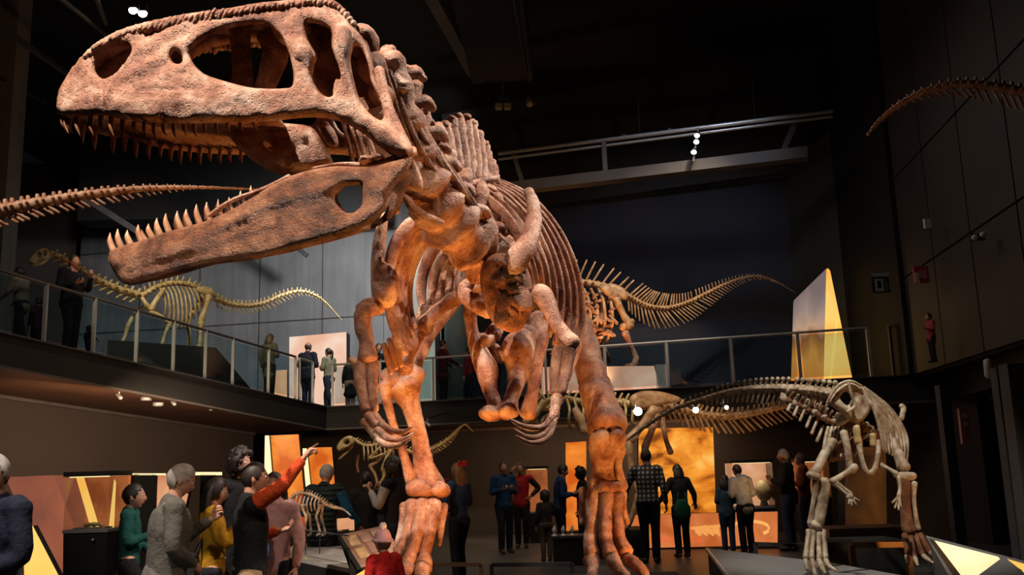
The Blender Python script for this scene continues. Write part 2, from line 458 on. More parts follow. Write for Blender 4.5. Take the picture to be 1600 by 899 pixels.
CA = on_z(0, 525, 4.05); CC = on_z(510, 640, 3.25)
E = (CC - CA); E.z = 0; EL = E.length; E.normalize()
ON = Vector((-E.y, E.x, 0))                                  # outward from the ramp's edge
SL = (4.05 - 3.25) / EL
def ramp_z(p):
    return 3.25 + (Vector((CC.x, CC.y, 0)) - Vector((p[0], p[1], 0))).dot(E) * SL
def rp(s, o=0.0, dz=0.0):
    """Point on the ramp: s metres back along its edge from the far corner, o metres in from the edge."""
    p = Vector((CC.x, CC.y, 0)) - E * s + ON * o
    return Vector((p.x, p.y, ramp_z(p) + dz))
BR = on_z(1480, 588, 3.25); Bd = (BR - CC); Bd.z = 0; BL = Bd.length; Bd.normalize()
BN = Vector((-Bd.y, Bd.x, 0))                                # in from the far balcony's edge
def bp(s, o=0.0, dz=0.0):
    p = Vector((CC.x, CC.y, 0)) + Bd * s + BN * o
    return Vector((p.x, p.y, 3.25 + dz))
SR = on_z(1600, 543, 3.25); Sd = (SR - BR); Sd.z = 0; Sd.normalize()

# ramp and balcony slabs, their black edge bands and wooden undersides
poly_slab('floor_ramp', [rp(13), rp(0), rp(0, 9), rp(13, 9)], 0.10, M['floor'])
poly_slab('floor_balcony', [bp(0), bp(BL), bp(BL, 9), bp(-6.0, 9), rp(0, 6)], 0.10, M['floor'])
poly_slab('floor_gallery', [BR, BR + Sd * 9, BR + Sd * 9 + Vector((3, 0, 0)), bp(BL + 3, 6), bp(BL, 6)], 0.10, M['floor'])
mb = MB()
for (a, b, n) in ((rp(13), rp(0), -ON), (rp(0), bp(BL), -BN), (BR, BR + Sd * 9, Vector((Sd.y, -Sd.x, 0)))):
    for p in (0,):
        n = n * 0.06
        mb.hexa([a + Vector((0, 0, -0.47)), b + Vector((0, 0, -0.47)), b + n * -1 + Vector((0, 0, -0.47)), a + n * -1 + Vector((0, 0, -0.47))],
                [a + Vector((0, 0, 0.05)), b + Vector((0, 0, 0.05)), b - n + Vector((0, 0, 0.05)), a - n + Vector((0, 0, 0.05))])
struct(mb.build('trim_1', M['black'], smooth=False))
mb = MB()                                                    # thin grey nosing along the edges
for (a, b) in ((rp(13), rp(0)), (rp(0), bp(BL))):
    mb.bar(a + Vector((0, 0, 0.06)), b + Vector((0, 0, 0.06)), 0.09, 0.025)
struct(mb.build('trim_2', M['darksteel'], smooth=False))
poly_slab('soffit_ceiling', [rp(13, 0.07, -0.46), rp(0, 0.07, -0.46), rp(0, 9, -0.46), rp(13, 9, -0.46)], 0.04, M['soffit'])
poly_slab('balcony_ceiling', [bp(0, 0.07, -0.46), bp(BL, 0.07, -0.46), bp(BL, 9, -0.46), bp(-5, 9, -0.46)], 0.04, M['soffit'])
mb = MB()                                                    # nosing under the edge bands
mb.bar(rp(13, 0.02, -0.49), rp(0, 0.02, -0.49), 0.06, 0.04); mb.bar(bp(0, 0.02, -0.49), bp(BL, 0.02, -0.49), 0.06, 0.04)
struct(mb.build('trim_3', M['beam'], smooth=False))

# lower walls
LW0 = on_z(-260, 548, 3.9); LW0 = rp(EL + 5, 3.4); LW1 = rp(0.2, 2.2)
def strip_wall(name, p, q, z0, z1, m, th=0.25, zq=None):
    mb = MB(); mb.wall((p[0], p[1], 0), (q[0], q[1], 0), z0, z1, th, 0, z0, zq)
    return struct(mb.build(name, m, smooth=False))
strip_wall('wall_lower_left', LW0, LW1, 0, LW0.z - 0.45, M['leftwall'], zq=LW1.z - 0.45)
mb = MB(); mb.bar(LW0 + Vector((0, 0, -0.53)) - ON * 0.04, LW1 + Vector((0, 0, -0.53)) - ON * 0.04, 0.06, 0.07)
struct(mb.build('trim_4', M['beam'], smooth=False))
K0 = bp(-4.5, 2.6); K1 = bp(BL - 1.2, 2.6)
strip_wall('wall_lower_back', K0, K1, 0, 2.8, M['brownwall'])
K2 = Vector((K1.x + 0.55, K1.y - 3.6, 0))
strip_wall('wall_lower_right', (K1.x, K1.y), (K2.x, K2.y), 0, 2.8, M['brownwall'])
strip_wall('wall_passage', (K2.x + 0.1, K2.y + 1.5), (K2.x + 5, K2.y + 1.0), 0, 2.8, M['black'])
mb = MB(); mb.bar(bp(1.0, 2.5, -0.52), bp(BL - 1.2, 2.5, -0.52), 0.08, 0.10); struct(mb.build('trim_5', M['soffit'], smooth=False))

# upper walls
U0 = bp(-7.5, 6.8); 
strip_wall('wall_upper_left', bp(-14, 3.0), bp(-6.2, 7.0), 3, 12.6, M['leftwall'])
def concrete():
    m, nt, b = nodes_of('cast_concrete'); L = nt.links.new; N = nt.nodes.new
    b.inputs['Roughness'].default_value = 0.75
    tc = N('ShaderNodeTexCoord'); n1 = N('ShaderNodeTexNoise'); n1.inputs['Scale'].default_value = 1.1; n1.inputs['Detail'].default_value = 9
    L(tc.outputs['Object'], n1.inputs['Vector'])
    mp = N('ShaderNodeMapping'); mp.inputs['Scale'].default_value = (6, 6, 0.35)
    L(tc.outputs['Object'], mp.inputs['Vector'])
    n2 = N('ShaderNodeTexNoise'); n2.inputs['Scale'].default_value = 1.0; n2.inputs['Detail'].default_value = 4
    L(mp.outputs[0], n2.inputs['Vector'])
    ad = N('ShaderNodeMath'); ad.operation = 'ADD'; L(n1.outputs['Fac'], ad.inputs[0]); L(n2.outputs['Fac'], ad.inputs[1])
    cr = N('ShaderNodeValToRGB'); cr.color_ramp.elements[0].position = 0.35; cr.color_ramp.elements[1].position = 0.72
    hv = N('ShaderNodeMath'); hv.operation = 'MULTIPLY'; hv.inputs[1].default_value = 0.5; L(ad.outputs[0], hv.inputs[0])
    cr.color_ramp.elements[0].color = (0.17, 0.175, 0.185, 1); cr.color_ramp.elements[1].color = (0.27, 0.275, 0.285, 1)
    L(hv.outputs[0], cr.inputs[0]); L(cr.outputs[0], b.inputs['Base Color'])
    return m
M['concrete'] = concrete()
pa, pb = at(120, 500, 27.5), at(700, 500, 25.2)
mb = MB(); mb.wall((pa.x, pa.y, 0), (pb.x, pb.y, 0), 3.0, 10.2, 0.3)
wd = (pb - pa); wd.z = 0; wl = wd.length; wd.normalize(); wn = Vector((wd.y, -wd.x, 0))
o = struct(mb.build('wall_upper_back', M['concrete'], smooth=False))
mb = MB()                                                    # panel joints, recessed strips
s = 0.0
for pxj in (220, 313, 407, 505, 600):
    q = at(pxj, 470, 27.5 - (pxj - 120) / 580 * 2.3); q.z = 3.0
    t = (q - pa).dot(wd); a = pa + wd * t + wn * 0.004
    mb.bar((a.x, a.y, 3.0), (a.x, a.y, 10.2), 0.045, 0.012, up=wd)
for z in (6.55, 9.3):
    a = pa + wn * 0.004; b = pb + wn * 0.004
    mb.bar((a.x, a.y, z), (b.x, b.y, z), 0.012, 0.045)
struct(mb.build('trim_6', M['beam'], smooth=False))
c0 = at(658, 400, 24.6)
mb = MB(); mb.hexa([(c0.x - .40, c0.y, 3.2), (c0.x + .40, c0.y - .1, 3.2), (c0.x + .45, c0.y + .5, 3.2), (c0.x - .35, c0.y + .6, 3.2)],
                   [(c0.x - .40, c0.y, 13.2 - .6), (c0.x + .40, c0.y - .1, 12.6), (c0.x + .45, c0.y + .5, 12.6), (c0.x - .35, c0.y + .6, 12.6)])
struct(mb.build('pillar', M['concrete'], smooth=False))
# navy wall, its return and the black bay beyond
na, nb = at(690, 500, 24.6), at(1246, 500, 21.4)
strip_wall('wall_navy', na, nb, 3.0, 9.2, M['navy'])
rc = at(1337, 560, 19.2)
strip_wall('wall_return', nb, rc, 3.0, 9.6, mat('grey_return_wall', (0.05, 0.05, 0.055), 0.8, var=0.15, scale=0.7))
strip_wall('wall_upper_dark', at(690, 200, 24.4), at(1300, 200, 20.6), 9.2, 12.6, mat('charcoal_wall', (0.03, 0.03, 0.034), 0.8, var=0.2))
strip_wall('wall_bay', rc + Vector((0.1, 3.0, 0)), rc + Vector((4, 2.0, 0)), 3.0, 12.6, M['blacksoft'])
# right-hand wall of big dark sheets
ra, rb = at(1398, 300, 16.6), at(1690, 300, 10.0)
rd = (rb - ra); rd.z = 0; rlen = rd.length; rd.normalize(); rn = Vector((rd.y, -rd.x, 0))
M['sheet'] = mat('dark_wall_sheet', (0.040, 0.034, 0.032), 0.55, var=0.35, scale=0.5)
mb = MB(); mb.wall((ra.x + .1, ra.y, 0), (rb.x + .1, rb.y, 0), 3.25, 12.6, 0.2); struct(mb.build('wall_right', M['black'], smooth=False))
mb = MB(); n = 4; ww = rlen / n
for i in range(n):
    for (z0, z1) in ((3.3, 5.25), (5.29, 7.35), (7.39, 9.6), (9.64, 12.4)):
        a = ra + rd * (i * ww + 0.02); b = ra + rd * ((i + 1) * ww - 0.02)
        mb.wall((a.x, a.y, 0), (b.x, b.y, 0), z0, z1, 0.08)
struct(mb.build('trim_7', M['sheet'], smooth=False))
struct(poly_slab('wall_far_right', [Vector((ra.x - .1, ra.y, 12.6)), Vector((ra.x + .3, ra.y, 12.6)), Vector((ra.x + .3, ra.y + 3, 12.6)), Vector((ra.x - .1, ra.y + 3, 12.6))], 9.3, M['black']))
# blue-grey window high on the right
wq = [at(1392, -30, 17.2), at(1468, -30, 15.6), at(1395, 118, 16.9)]
mb = MB(); th = Vector((0.05, 0.12, 0))
mb.hexa([wq[0], wq[1], wq[2]], [wq[0] + th, wq[1] + th, wq[2] + th])
wo = struct(mb.build('window_1', glow('dusk_pane', (0.10, 0.16, 0.26), 0.16, (0.03, 0.045, 0.07), 1.5), smooth=False))
mb = MB()
for i in range(4):
    t = i / 3; mb.bar(wq[0].lerp(wq[1], t) - th * 0.3, wq[2] - th * 0.3 + Vector((0.02 * i, 0, 0)), 0.05)
mb.build('window_frame', M['black'], wo, smooth=False)
# beams and pipes under the ceiling
k0, k1 = at(120, 345, 24.2), at(610, 335, 23.4)
mb = MB(); mb.hexa([(k0.x, k0.y, k0.z), (k1.x, k1.y, k1.z), (k1.x, k1.y + .8, k1.z), (k0.x, k0.y + .8, k0.z)], [(k0.x, k0.y, 12.6), (k1.x, k1.y, 12.6), (k1.x, k1.y + .8, 12.6), (k0.x, k0.y + .8, 12.6)]); struct(mb.build('ceiling_bulkhead', M['blacksoft'], smooth=False))
def beam(a, b, w_, h_, m='blacksoft'):
    mb = MB(); mb.bar(a, b, w_, h_); return struct(mb.build('ceiling_beam', M[m], smooth=False))
beam(at(735, -140, 13.4) + Vector((0, 0, .5)), at(786, 132, 19.5) + Vector((0, 0, .5)), 1.5, 0.9)
beam(at(645, -60, 14.5), at(740, 114, 19.5), 0.26, 0.20, 'beam'); beam(at(792, -60, 14.4), at(822, 112, 19), 0.05, 0.06, 'darksteel'); beam(at(806, -60, 14.4), at(829, 128, 19), 0.03, 0.04, 'darksteel')
beam(at(60, -30, 10), at(175, 62, 15), 0.05, 0.05, 'beam'); beam(at(148, -10, 11), at(166, 38, 13.5), 0.05, 0.05, 'beam')
beam(at(-30, 20, 12), at(210, 190, 19), 0.08, 0.08, 'darksteel'); beam(at(-30, 105, 16), at(70, 160, 19), 0.06, 0.06, 'darksteel')
beam(at(330, 280, 24), at(480, 400, 24), 0.12, 0.14, 'darksteel'); beam(at(130, 308, 22), at(215, 362, 22), 0.14, 0.16, 'darksteel')
# pale post at the left edge of the hall
q0, q1 = at(2, 400, 17), at(14, -40, 17)
mb = MB(); mb.hexa([(q0.x - .5, q0.y, 4.2), (q0.x, q0.y, 4.2), (q0.x, q0.y + .5, 4.2), (q0.x - .5, q0.y + .5, 4.2)], [(q0.x - .5, q0.y, 12.6), (q0.x, q0.y, 12.6), (q0.x, q0.y + .5, 12.6), (q0.x - .5, q0.y + .5, 12.6)])
struct(mb.build('pillar', M['concrete'], smooth=False))

# ------------------------------------------------------------------ gantry over the far balcony
g = thing('lighting_gantry', at(820, 290, 20.0), 'long grey lighting gantry with silver pipes hanging before the dark far wall', 'gantry')
P = lambda x, y, d: at(x, y, d)
mb = MB(); mb.bar(P(790, 296, 20.1), P(1262, 240, 17.7), 0.30, 0.26); mb.build('lower_beam', M['beam'], g, smooth=False)
for (y0, y1, r_) in ((240, 174, 0.05), (249, 182, 0.035)):
    mb = MB(); mb.tube([P(780, y0, 20.1), P(1300, y1, 17.5)], [r_, r_], 10, 1); mb.build('pipe', M['steel'], g)
for (x0, y0, x1, y1, d) in ((802, 240, 818, 292, 20), (943, 222, 946, 277, 19.2), (1243, 190, 1220, 245, 17.9)):
    mb = MB(); mb.bar(P(x0, y0, d), P(x1, y1, d), 0.11, 0.11); mb.build('hanger', M['beam'], g, smooth=False)
for (x, y, d) in ((835, 234, 19.85), (1000, 213, 19.0), (1180, 190, 18.1)):
    p = P(x, y, d); mb = MB(); mb.tube([p, (p.x, p.y, 12.62)], [.012, .012], 8, 1); mb.build('suspension_rod', M['black'], g)
for x in (825, 901, 975, 1046):
    t = (x - 780) / 520
    mb = MB(); mb.ball(P(x, 240 - 66 * t - 2, 20.1 - 2.6 * t), 0.07, 8, 6); mb.build('clamp', M['darksteel'], g)
t3 = thing('spotlight_stack', at(1085, 262, 18.5), 'stack of three white spotlights glowing on the far gantry', 'spotlight')
mb = MB(); mb.bar(P(1091, 200, 18.2), P(1083, 252, 18.2), 0.04); mb.build('stem', M['darksteel'], t3, smooth=False)
for (x, y) in ((1089, 212), (1088, 222), (1084, 238)):
    mb = MB(); mb.tube([P(x + 1, y - 4, 18.25), P(x, y - 1, 18.1)], [0.05, 0.07], 10, 1); mb.build('housing', M['black'], t3)
    mb = MB(); mb.ball(P(x, y, 18.05), (0.06, 0.04, 0.05), 10, 6); mb.build('bulb', M['lampcool'], t3)
for (x, y, d, lab) in ((208, 16, 12, 'white ceiling spotlight above the big skull, left one of a pair'), (223, 21, 12, 'white ceiling spotlight above the big skull, right one of a pair')):
    o = thing('ceiling_spotlight', at(x, y - 14, d), lab, 'spotlight')
    mb = MB(); mb.tube([at(x + 2, y - 16, d), at(x + 1, y - 3, d)], [0.06, 0.08], 10, 1); mb.build('housing', M['black'], o)
    mb = MB(); mb.ball(at(x, y, d - .02), (0.07, 0.05, 0.06), 10, 6); mb.build('bulb', M['lampcool'], o)
o = thing('twin_floodlight', at(788, 158, 19.4), 'unlit twin floodlight hanging under the end of the big black beam', 'floodlight')
for x in (779, 793):
    mb = MB(); a = at(x, 164, 19.3); mb.hexa([a + Vector((-.09, 0, -.07)), a + Vector((.09, 0, -.07)), a + Vector((.07, .2, -.05)), a + Vector((-.07, .2, -.05))], [a + Vector((-.09, 0, .05)), a + Vector((.09, 0, .05)), a + Vector((.07, .2, .05)), a + Vector((-.07, .2, .05))]); mb.build('lamp_head', M['plinth'], o, smooth=False)
mb = MB(); mb.bar(at(778, 155, 19.4), at(794, 154, 19.4), 0.05); mb.bar(at(786, 155, 19.4), at(786, 131, 19.4), 0.05); mb.build('bracket', M['darksteel'], o, smooth=False)
o = thing('wall_floodlight', at(826, 158, 19.4), 'small grey floodlight beside the end of the black beam', 'floodlight')
mb = MB(); mb.tube([at(826, 152, 19.4), at(828, 163, 19.3)], [0.05, 0.09], 10, 1); mb.build('lamp_head', M['plinth'], o)
mb = MB(); mb.bar(at(820, 164, 19.4), at(838, 161, 19.4), 0.04); mb.build('bracket', M['darksteel'], o, smooth=False)

# ------------------------------------------------------------------ balustrades
def balustrade(name, pts, label, rail_r=0.028, h=1.05, glass=True, m='steel', rail=None):
    o = thing(name, pts[0], label, 'railing')
    mb = MB(); mb.tube([p + Vector((0, 0, h)) for p in pts], [rail_r] * len(pts), 10, 1); mb.build('handrail', M[rail or m], o)
    for p in pts:
        mb = MB(); mb.bar(p, p + Vector((0, 0, h)), 0.06, 0.04); mb.box(tuple(p + Vector((-.06, -.06, 0))), tuple(p + Vector((.06, .06, .015)))); mb.build('post', M[m], o, smooth=False)
    if glass:
        for a, b in zip(pts, pts[1:]):
            d = (b - a).normalized() * 0.06
            n_ = Vector((-(b - a).y, (b - a).x, 0)).normalized() * 0.012
            p, q = a + d, b - d
            mb = MB(); lo, hi = Vector((0, 0, .08)), Vector((0, 0, h - .06))
            mb.hexa([p + lo, q + lo, q + lo + n_, p + lo + n_], [p + hi, q + hi, q + hi + n_, p + hi + n_]); mb.build('glass_panel', M['glass'], o, smooth=False)
    return o
def ramp_s(px):                                              # metres back from the corner at a pixel column of the edge
    y = 525 + (640 - 525) * px / 510
    lo = at(px, y, 15); q = lo - EYE; 
    n = Vector((E.y, -E.x, 0)); t = (Vector((CC.x, CC.y, 0)) - EYE).dot(n) / q.dot(n)
    p = EYE + q * t; p.z = 0
    return (Vector((CC.x, CC.y, 0)) - p).dot(E)
balustrade('glass_railing', [rp(ramp_s(x), 0.10, 0.06) for x in (-60, 73, 150, 217, 275, 325, 368, 424, 466)], 'glass railing with steel posts sloping down along the left ramp', rail='darksteel')
balustrade('gate_railing', [rp(ramp_s(466) - 0.16, 0.12, 0.06), rp(0.35, 0.14, 0.06)], 'short steel railing bay at the far corner of the ramp', glass=True)
balustrade('balcony_railing', [bp(s_, 0.12, 0.06) for s_ in [0.1] + [BL * k / 10 + 0.0 for k in range(1, 10)]], 'long glass railing with steel posts along the far balcony')
balustrade('gallery_railing', [BR + Vector((-.9, .35, .06)), BR + Vector((-0.02, .1, .06)), BR + Sd * 2.2 + Vector((.1, 0, .06))], 'dark steel railing at the black bay on the right', m='darksteel', glass=False)
# ------------------------------------------------------------------ the great carnivore skeleton
def B(name, pts, mt, parent, n=14, k=6, flat=None, lump=0.12, freq=6.0, label=None, mirror=None):
    """One bone from (px, py, distance, radius in pixels) stations."""
    mb = MB(); Bm(mb, pts, n, k, flat, lump, freq, mirror)
    o = mb.build(name, M[mt], parent)
    if label: o['label'] = label
    return o
def Bm(mb, pts, n=12, k=5, flat=None, lump=0.12, freq=6.0, mirror=None):
    P = [at(p[0], p[1], p[2]) for p in pts]
    if mirror: P = [mirror(p) for p in P]
    mb.tube(P, [p[3] * px2m(p[2]) for p in pts], n, k, flat=flat, lump=lump, freq=freq)
def resample(pts, n):
    c = catmull(pts, 12); L = [0]
    for a, b in zip(c, c[1:]): L.append(L[-1] + np.linalg.norm((b - a)[:2]))
    return [c[int(np.argmin([abs(x - L[-1] * i / (n - 1)) for x in L]))] for i in range(n)]
def between(a, b, t, n=6):
    A, Bb = resample(a, n), resample(b, n)
    return [tuple(x * (1 - t) + y * t) for x, y in zip(A, Bb)]

G = thing('dinosaur_skeleton', at(790, 905, 8.8), 'giant open-jawed predator skeleton of terracotta brown bones towering in the middle of the hall', 'skeleton')
YM = 5.75
def lin(x, tab):
    return float(np.interp(x, [t[0] for t in tab], [t[1] for t in tab]))
TL = [(88, 178), (160, 178), (230, 190), (420, 188), (520, 186), (560, 204), (640, 244)]
RL = [(88, 160), (105, 118), (140, 76), (200, 42), (300, 20), (400, 5), (500, -4), (545, 22), (575, 68), (610, 132), (640, 222)]
WU = [(0, .03), (.03, .11), (.08, .19), (.2, .25), (.4, .29), (.7, .34), (1, .35)]
def skv(x, y):
    t, r_ = lin(x, TL), lin(x, RL)
    return min(1, max(0, (t - y) / max(t - r_, 40)))
def skw(x, y):
    return lin((x - 88) / 552, WU) * (1 - .52 * skv(x, y) ** 2)
def skd(x, y): return YM - skw(x, y)
def skrel(x, y):
    v = skv(x, y)
    h = .022 * math.exp(-((v - .16) / .13) ** 2) * (1 if x > 150 else .4)
    h -= .022 * math.exp(-((x - 163 - (y - 150) * .04) / 4) ** 2) * (1 if 122 < y < 180 else 0)      # premaxilla seam
    h += .012 * math.sin((x * .9 + y * 1.6) * .12) * (1 if 190 < x < 300 and v > .4 else 0)
    h -= .016 * math.exp(-((y - (145 - (x - 225) * .02)) / 2.6) ** 2) * (1 if 225 < x < 310 else 0)
    h += .03 * math.exp(-(((x - 540) / 16) ** 2 + ((y - 62) / 24) ** 2)) + .02 * math.exp(-(((x - 470) / 10) ** 2 + ((y - 80) / 20) ** 2))
    return h
def mirr(p): return Vector((p.x, 2 * YM - p.y, p.z))
OUT = [(92, 178), (88, 165), (93, 140), (105, 118), (120, 98), (140, 76), (165, 58), (200, 42), (250, 30), (300, 20), (350, 14), (400, 5), (450, 0), (500, -4), (525, 2), (545, 22), (560, 45), (575, 68), (583, 100), (592, 130), (608, 160), (625, 195), (643, 226), (640, 247), (615, 241), (590, 227), (562, 205), (522, 187), (476, 184), (418, 190), (360, 191), (300, 193), (234, 191), (190, 186), (161, 180), (120, 182), (100, 184)]
NARIS = [(148, 107), (153, 93), (164, 84), (181, 74), (202, 72), (205, 84), (193, 101), (179, 116), (164, 123), (155, 120)]
PIT = [(267, 90), (270, 81), (276, 80), (283, 87), (285, 95), (280, 100), (271, 98)]
ANTO = [(297, 84), (306, 69), (326, 57), (350, 47), (380, 40), (412, 38), (435, 52), (447, 71), (457, 105), (458, 130), (450, 138), (418, 139), (386, 136), (349, 126), (320, 116), (303, 100)]
ORBIT = [(480, 36), (516, 46), (518, 72), (528, 100), (533, 118), (522, 146), (512, 152), (496, 139), (487, 110), (496, 90), (484, 66)]
TEMP = [(554, 72), (566, 78), (575, 100), (580, 128), (591, 150), (599, 174), (596, 188), (580, 179), (562, 156), (551, 116), (548, 92)]
mb = MB()
plate(mb, OUT, [NARIS, PIT, ANTO, ORBIT, TEMP], skd, .040, 11, 4.0, relief=skrel, lump=.012)
ANTO2 = [(255, 70), (300, 40), (380, 26), (440, 34), (458, 70), (460, 130), (420, 140), (350, 136), (300, 122), (262, 100)]
plate(mb, OUT, [NARIS, ANTO2, ORBIT, TEMP], skd, .040, 11, 9.0, relief=skrel, lump=.010, far=mirr)
# roof of the snout and head, from one side to the other
rows = []
for (x, y) in catmull([(90, 172), (93, 140), (105, 118), (120, 98), (140, 76), (165, 58), (200, 42), (250, 30), (300, 20), (350, 14), (400, 5), (450, 0), (500, -4), (525, 2), (545, 22), (562, 48), (575, 70)], 4):
    a = at(x, y + 3, skd(x, y)); b = mirr(a); row = []
    for j in range(9):
        t = j / 8; p = a.lerp(b, t); p.z += .05 * math.sin(math.pi * t); row.append(p)
    rows.append(row)
mb.sheet(rows, (0, 0, -.03))
# palate arching between the tooth rows, and the rear of the head
rows = []
for x in np.linspace(96, 430, 30):
    y = lin(x, TL) - 3; a = at(x, y, skd(x, y) + .03); b = mirr(a); row = []
    for j in range(11):
        t = j / 10; p = a.lerp(b, t); p.z += .03 * math.sin(math.pi * t) * min(1, (x - 90) / 80) + .018 * noise.noise(p * 12); row.append(p)
    rows.append(row)
mb.sheet(rows, (0, 0, .03))
for (x, y, d, r_) in ((566, 66, YM - .05, 24), (580, 110, YM + .02, 26), (596, 150, YM + .05, 20)):
    mb.ball(at(x, y, d), (r_ * .0045, .17, r_ * .0045), 16, 12, lump=.3, freq=9)
skull = mb.build('skull', M['bone'], G)
skull['label'] = 'long skull with large openings, seen from its left side'
# crest of knobs along the snout, struts and inner bones
for sgn in (0, 1):
    pts = [(136, 82), (150, 69), (170, 57), (205, 42), (250, 32), (300, 22), (350, 15), (400, 7), (450, 1), (500, -3), (530, 6), (552, 30)]
    c = resample([(x, y, 0) for x, y in pts], 56); mb = MB()
    for i, (x, y, _) in enumerate(c):
        p = at(x, y + 8, skd(x, y + 8) - .045); z = .026 + .018 * math.sin(math.pi * min(1, i / 40))
        if sgn: p = mirr(p)
        mb.ball(p, (.019 + .004 * (i % 2), .034, z * (1 + .18 * (i % 3))), 10, 8, lump=.45, freq=26, rot=Matrix.Rotation(.45, 3, 'Y'))
    mb.build('nasal_crest', M['bone'], skull)
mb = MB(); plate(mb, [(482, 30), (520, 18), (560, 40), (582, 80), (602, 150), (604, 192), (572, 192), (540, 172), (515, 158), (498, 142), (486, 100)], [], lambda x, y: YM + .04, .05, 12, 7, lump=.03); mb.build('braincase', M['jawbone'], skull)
B('inner_strut', [(376, 30, 5.80, 21), (377, 80, 5.82, 17), (380, 142, 5.84, 19)], 'jawbone', skull, flat=((0, 1, 0), .3))
B('inner_strut', [(408, 56, 5.78, 10), (430, 78, 5.80, 22), (424, 108, 5.82, 20), (408, 150, 5.84, 15)], 'bone', skull, flat=((0, 1, 0), .35))
B('inner_strut', [(437, 40, 5.68, 16), (452, 60, 5.66, 14), (476, 40, 5.7, 14)], 'bone', skull)
B('brow_bone', [(464, 62, 5.50, 13), (472, 82, 5.44, 16), (480, 108, 5.44, 10), (474, 140, 5.46, 9)], 'bone', skull, lump=.25)
B('cheek_bone', [(535, 52, 5.42, 15), (536, 78, 5.40, 14), (538, 104, 5.40, 9), (546, 140, 5.40, 9), (556, 178, 5.40, 13)], 'bone', skull)
B('cheek_bone', [(524, 165, 5.42, 6), (532, 130, 5.44, 9), (536, 152, 5.42, 9), (548, 182, 5.40, 10)], 'bone', skull)
B('quadrate', [(592, 110, 5.5, 9), (604, 160, 5.46, 9), (620, 205, 5.44, 11), (634, 240, 5.42, 14)], 'bone', skull)
mb = MB()
plate(mb, [(352, 200), (378, 236), (405, 258), (432, 272), (470, 274), (505, 268), (521, 258), (512, 236), (500, 215), (485, 198), (450, 193), (400, 192)], [[(411, 224), (416, 219), (424, 228), (427, 236), (419, 235)]], lambda x, y: YM + .02 + (y - 190) * .001, .07, 22, 7, lump=.03)
mb.build('palate_bone', M['bone'], skull)
B('palate_strut', [(505, 196, 5.62, 10), (516, 215, 5.6, 11), (524, 226, 5.58, 5)], 'bone', skull)
for i, x in enumerate((536, 548, 560, 572)):
    B('throat_rod', [(x, 192 + i * 6, 5.75, 4), (x + 10, 225 + i * 3, 5.8, 4), (x + 16, 262, 5.85, 4)], 'bone', skull, n=8)
def tooth(x, y, tx, ty, d, r_, parent, mirror=None, k=0):
    mb = MB()
    b0, b1 = at(x, y, d), at(tx, ty, d + .01); mid = b0.lerp(b1, .55) + Vector((-.010, -.006, 0))
    P = [b0, mid, b1]
    if mirror: P = [mirror(p) for p in P]
    r_ = r_ * px2m(d)
    mb.tube(P, [r_, r_ * .82, r_ * .12], 9, 4, flat=((0, 1, 0), .75))
    return mb.build('tooth', M['tooth'], parent)
ux = [99, 109, 121, 142, 158, 174, 192, 210, 226, 241, 256, 272, 288, 304, 320, 338, 356, 376, 398]
for i, x in enumerate(ux):
    L = [22, 26, 30, 30, 26, 29, 26, 17, 20, 24, 18, 22, 17, 20, 16, 17, 13, 12, 9][i]
    y = lin(x, TL) + 1
    tooth(x, y, x + 4, y + L + 4, skd(x, y) + .03, 4.6 - .07 * i, skull)
    if x > 105: tooth(x, y, x + 2, y + L + 6, skd(x, y) + .03, 5.0 - .07 * i, skull, mirr)
for i, (x, dx) in enumerate(((103, .10), (103, .0), (106, -.08))):
    y = 180; mb = MB(); p = at(x, y, YM + dx); mb.tube([p, p + Vector((-.012, 0, -.07)), p + Vector((.012, 0, -.14))], [.019, .016, .003], 9, 4); mb.build('tooth', M['tooth'], skull)

# lower jaw
JU = [(0, .02), (.03, .09), (.1, .14), (.3, .19), (.7, .29), (1, .33)]
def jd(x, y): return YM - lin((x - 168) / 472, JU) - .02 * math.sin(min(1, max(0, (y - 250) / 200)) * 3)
JOUT = [(170, 399), (172, 392), (186, 386), (224, 375), (256, 364), (288, 355), (326, 344), (365, 326), (403, 303), (421, 291), (454, 275), (489, 265), (526, 260), (576, 261), (610, 253), (636, 243), (644, 250), (634, 272), (614, 295), (604, 325), (584, 346), (553, 362), (503, 379), (448, 393), (403, 405), (326, 415), (288, 424), (250, 436), (206, 446), (186, 437), (173, 415)]
JHOLE = [(523, 308), (531, 296), (542, 291), (562, 290), (566, 295), (565, 320), (553, 332), (540, 332), (528, 322)]
def jrel(x, y):
    h = .02 * math.exp(-((y - (lin(x, [(170, 405), (300, 372), (420, 312), (520, 285)]) + 12)) / 9) ** 2)
    h += .010 * math.exp(-((y - (lin(x, [(190, 420), (330, 378), (440, 345)]) + 6)) / 5) ** 2) * (1 if 200 < x < 430 else 0)
    return h + .004 * noise.noise(Vector((x * .05, y * .08, 3)))
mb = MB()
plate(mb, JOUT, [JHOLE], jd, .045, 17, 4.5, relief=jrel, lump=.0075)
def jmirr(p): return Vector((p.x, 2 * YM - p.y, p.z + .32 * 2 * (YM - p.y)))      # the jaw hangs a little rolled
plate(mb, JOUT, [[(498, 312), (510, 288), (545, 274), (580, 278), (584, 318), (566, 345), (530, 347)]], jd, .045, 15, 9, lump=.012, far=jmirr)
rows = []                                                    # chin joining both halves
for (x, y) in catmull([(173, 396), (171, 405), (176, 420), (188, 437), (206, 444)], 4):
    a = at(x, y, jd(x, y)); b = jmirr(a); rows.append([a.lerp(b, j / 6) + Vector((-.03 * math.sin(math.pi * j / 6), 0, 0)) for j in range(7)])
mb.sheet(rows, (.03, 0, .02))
jaw = mb.build('lower_jaw', M['jawbone'], G); jaw['label'] = 'open lower jaw, darker and rougher than the skull'
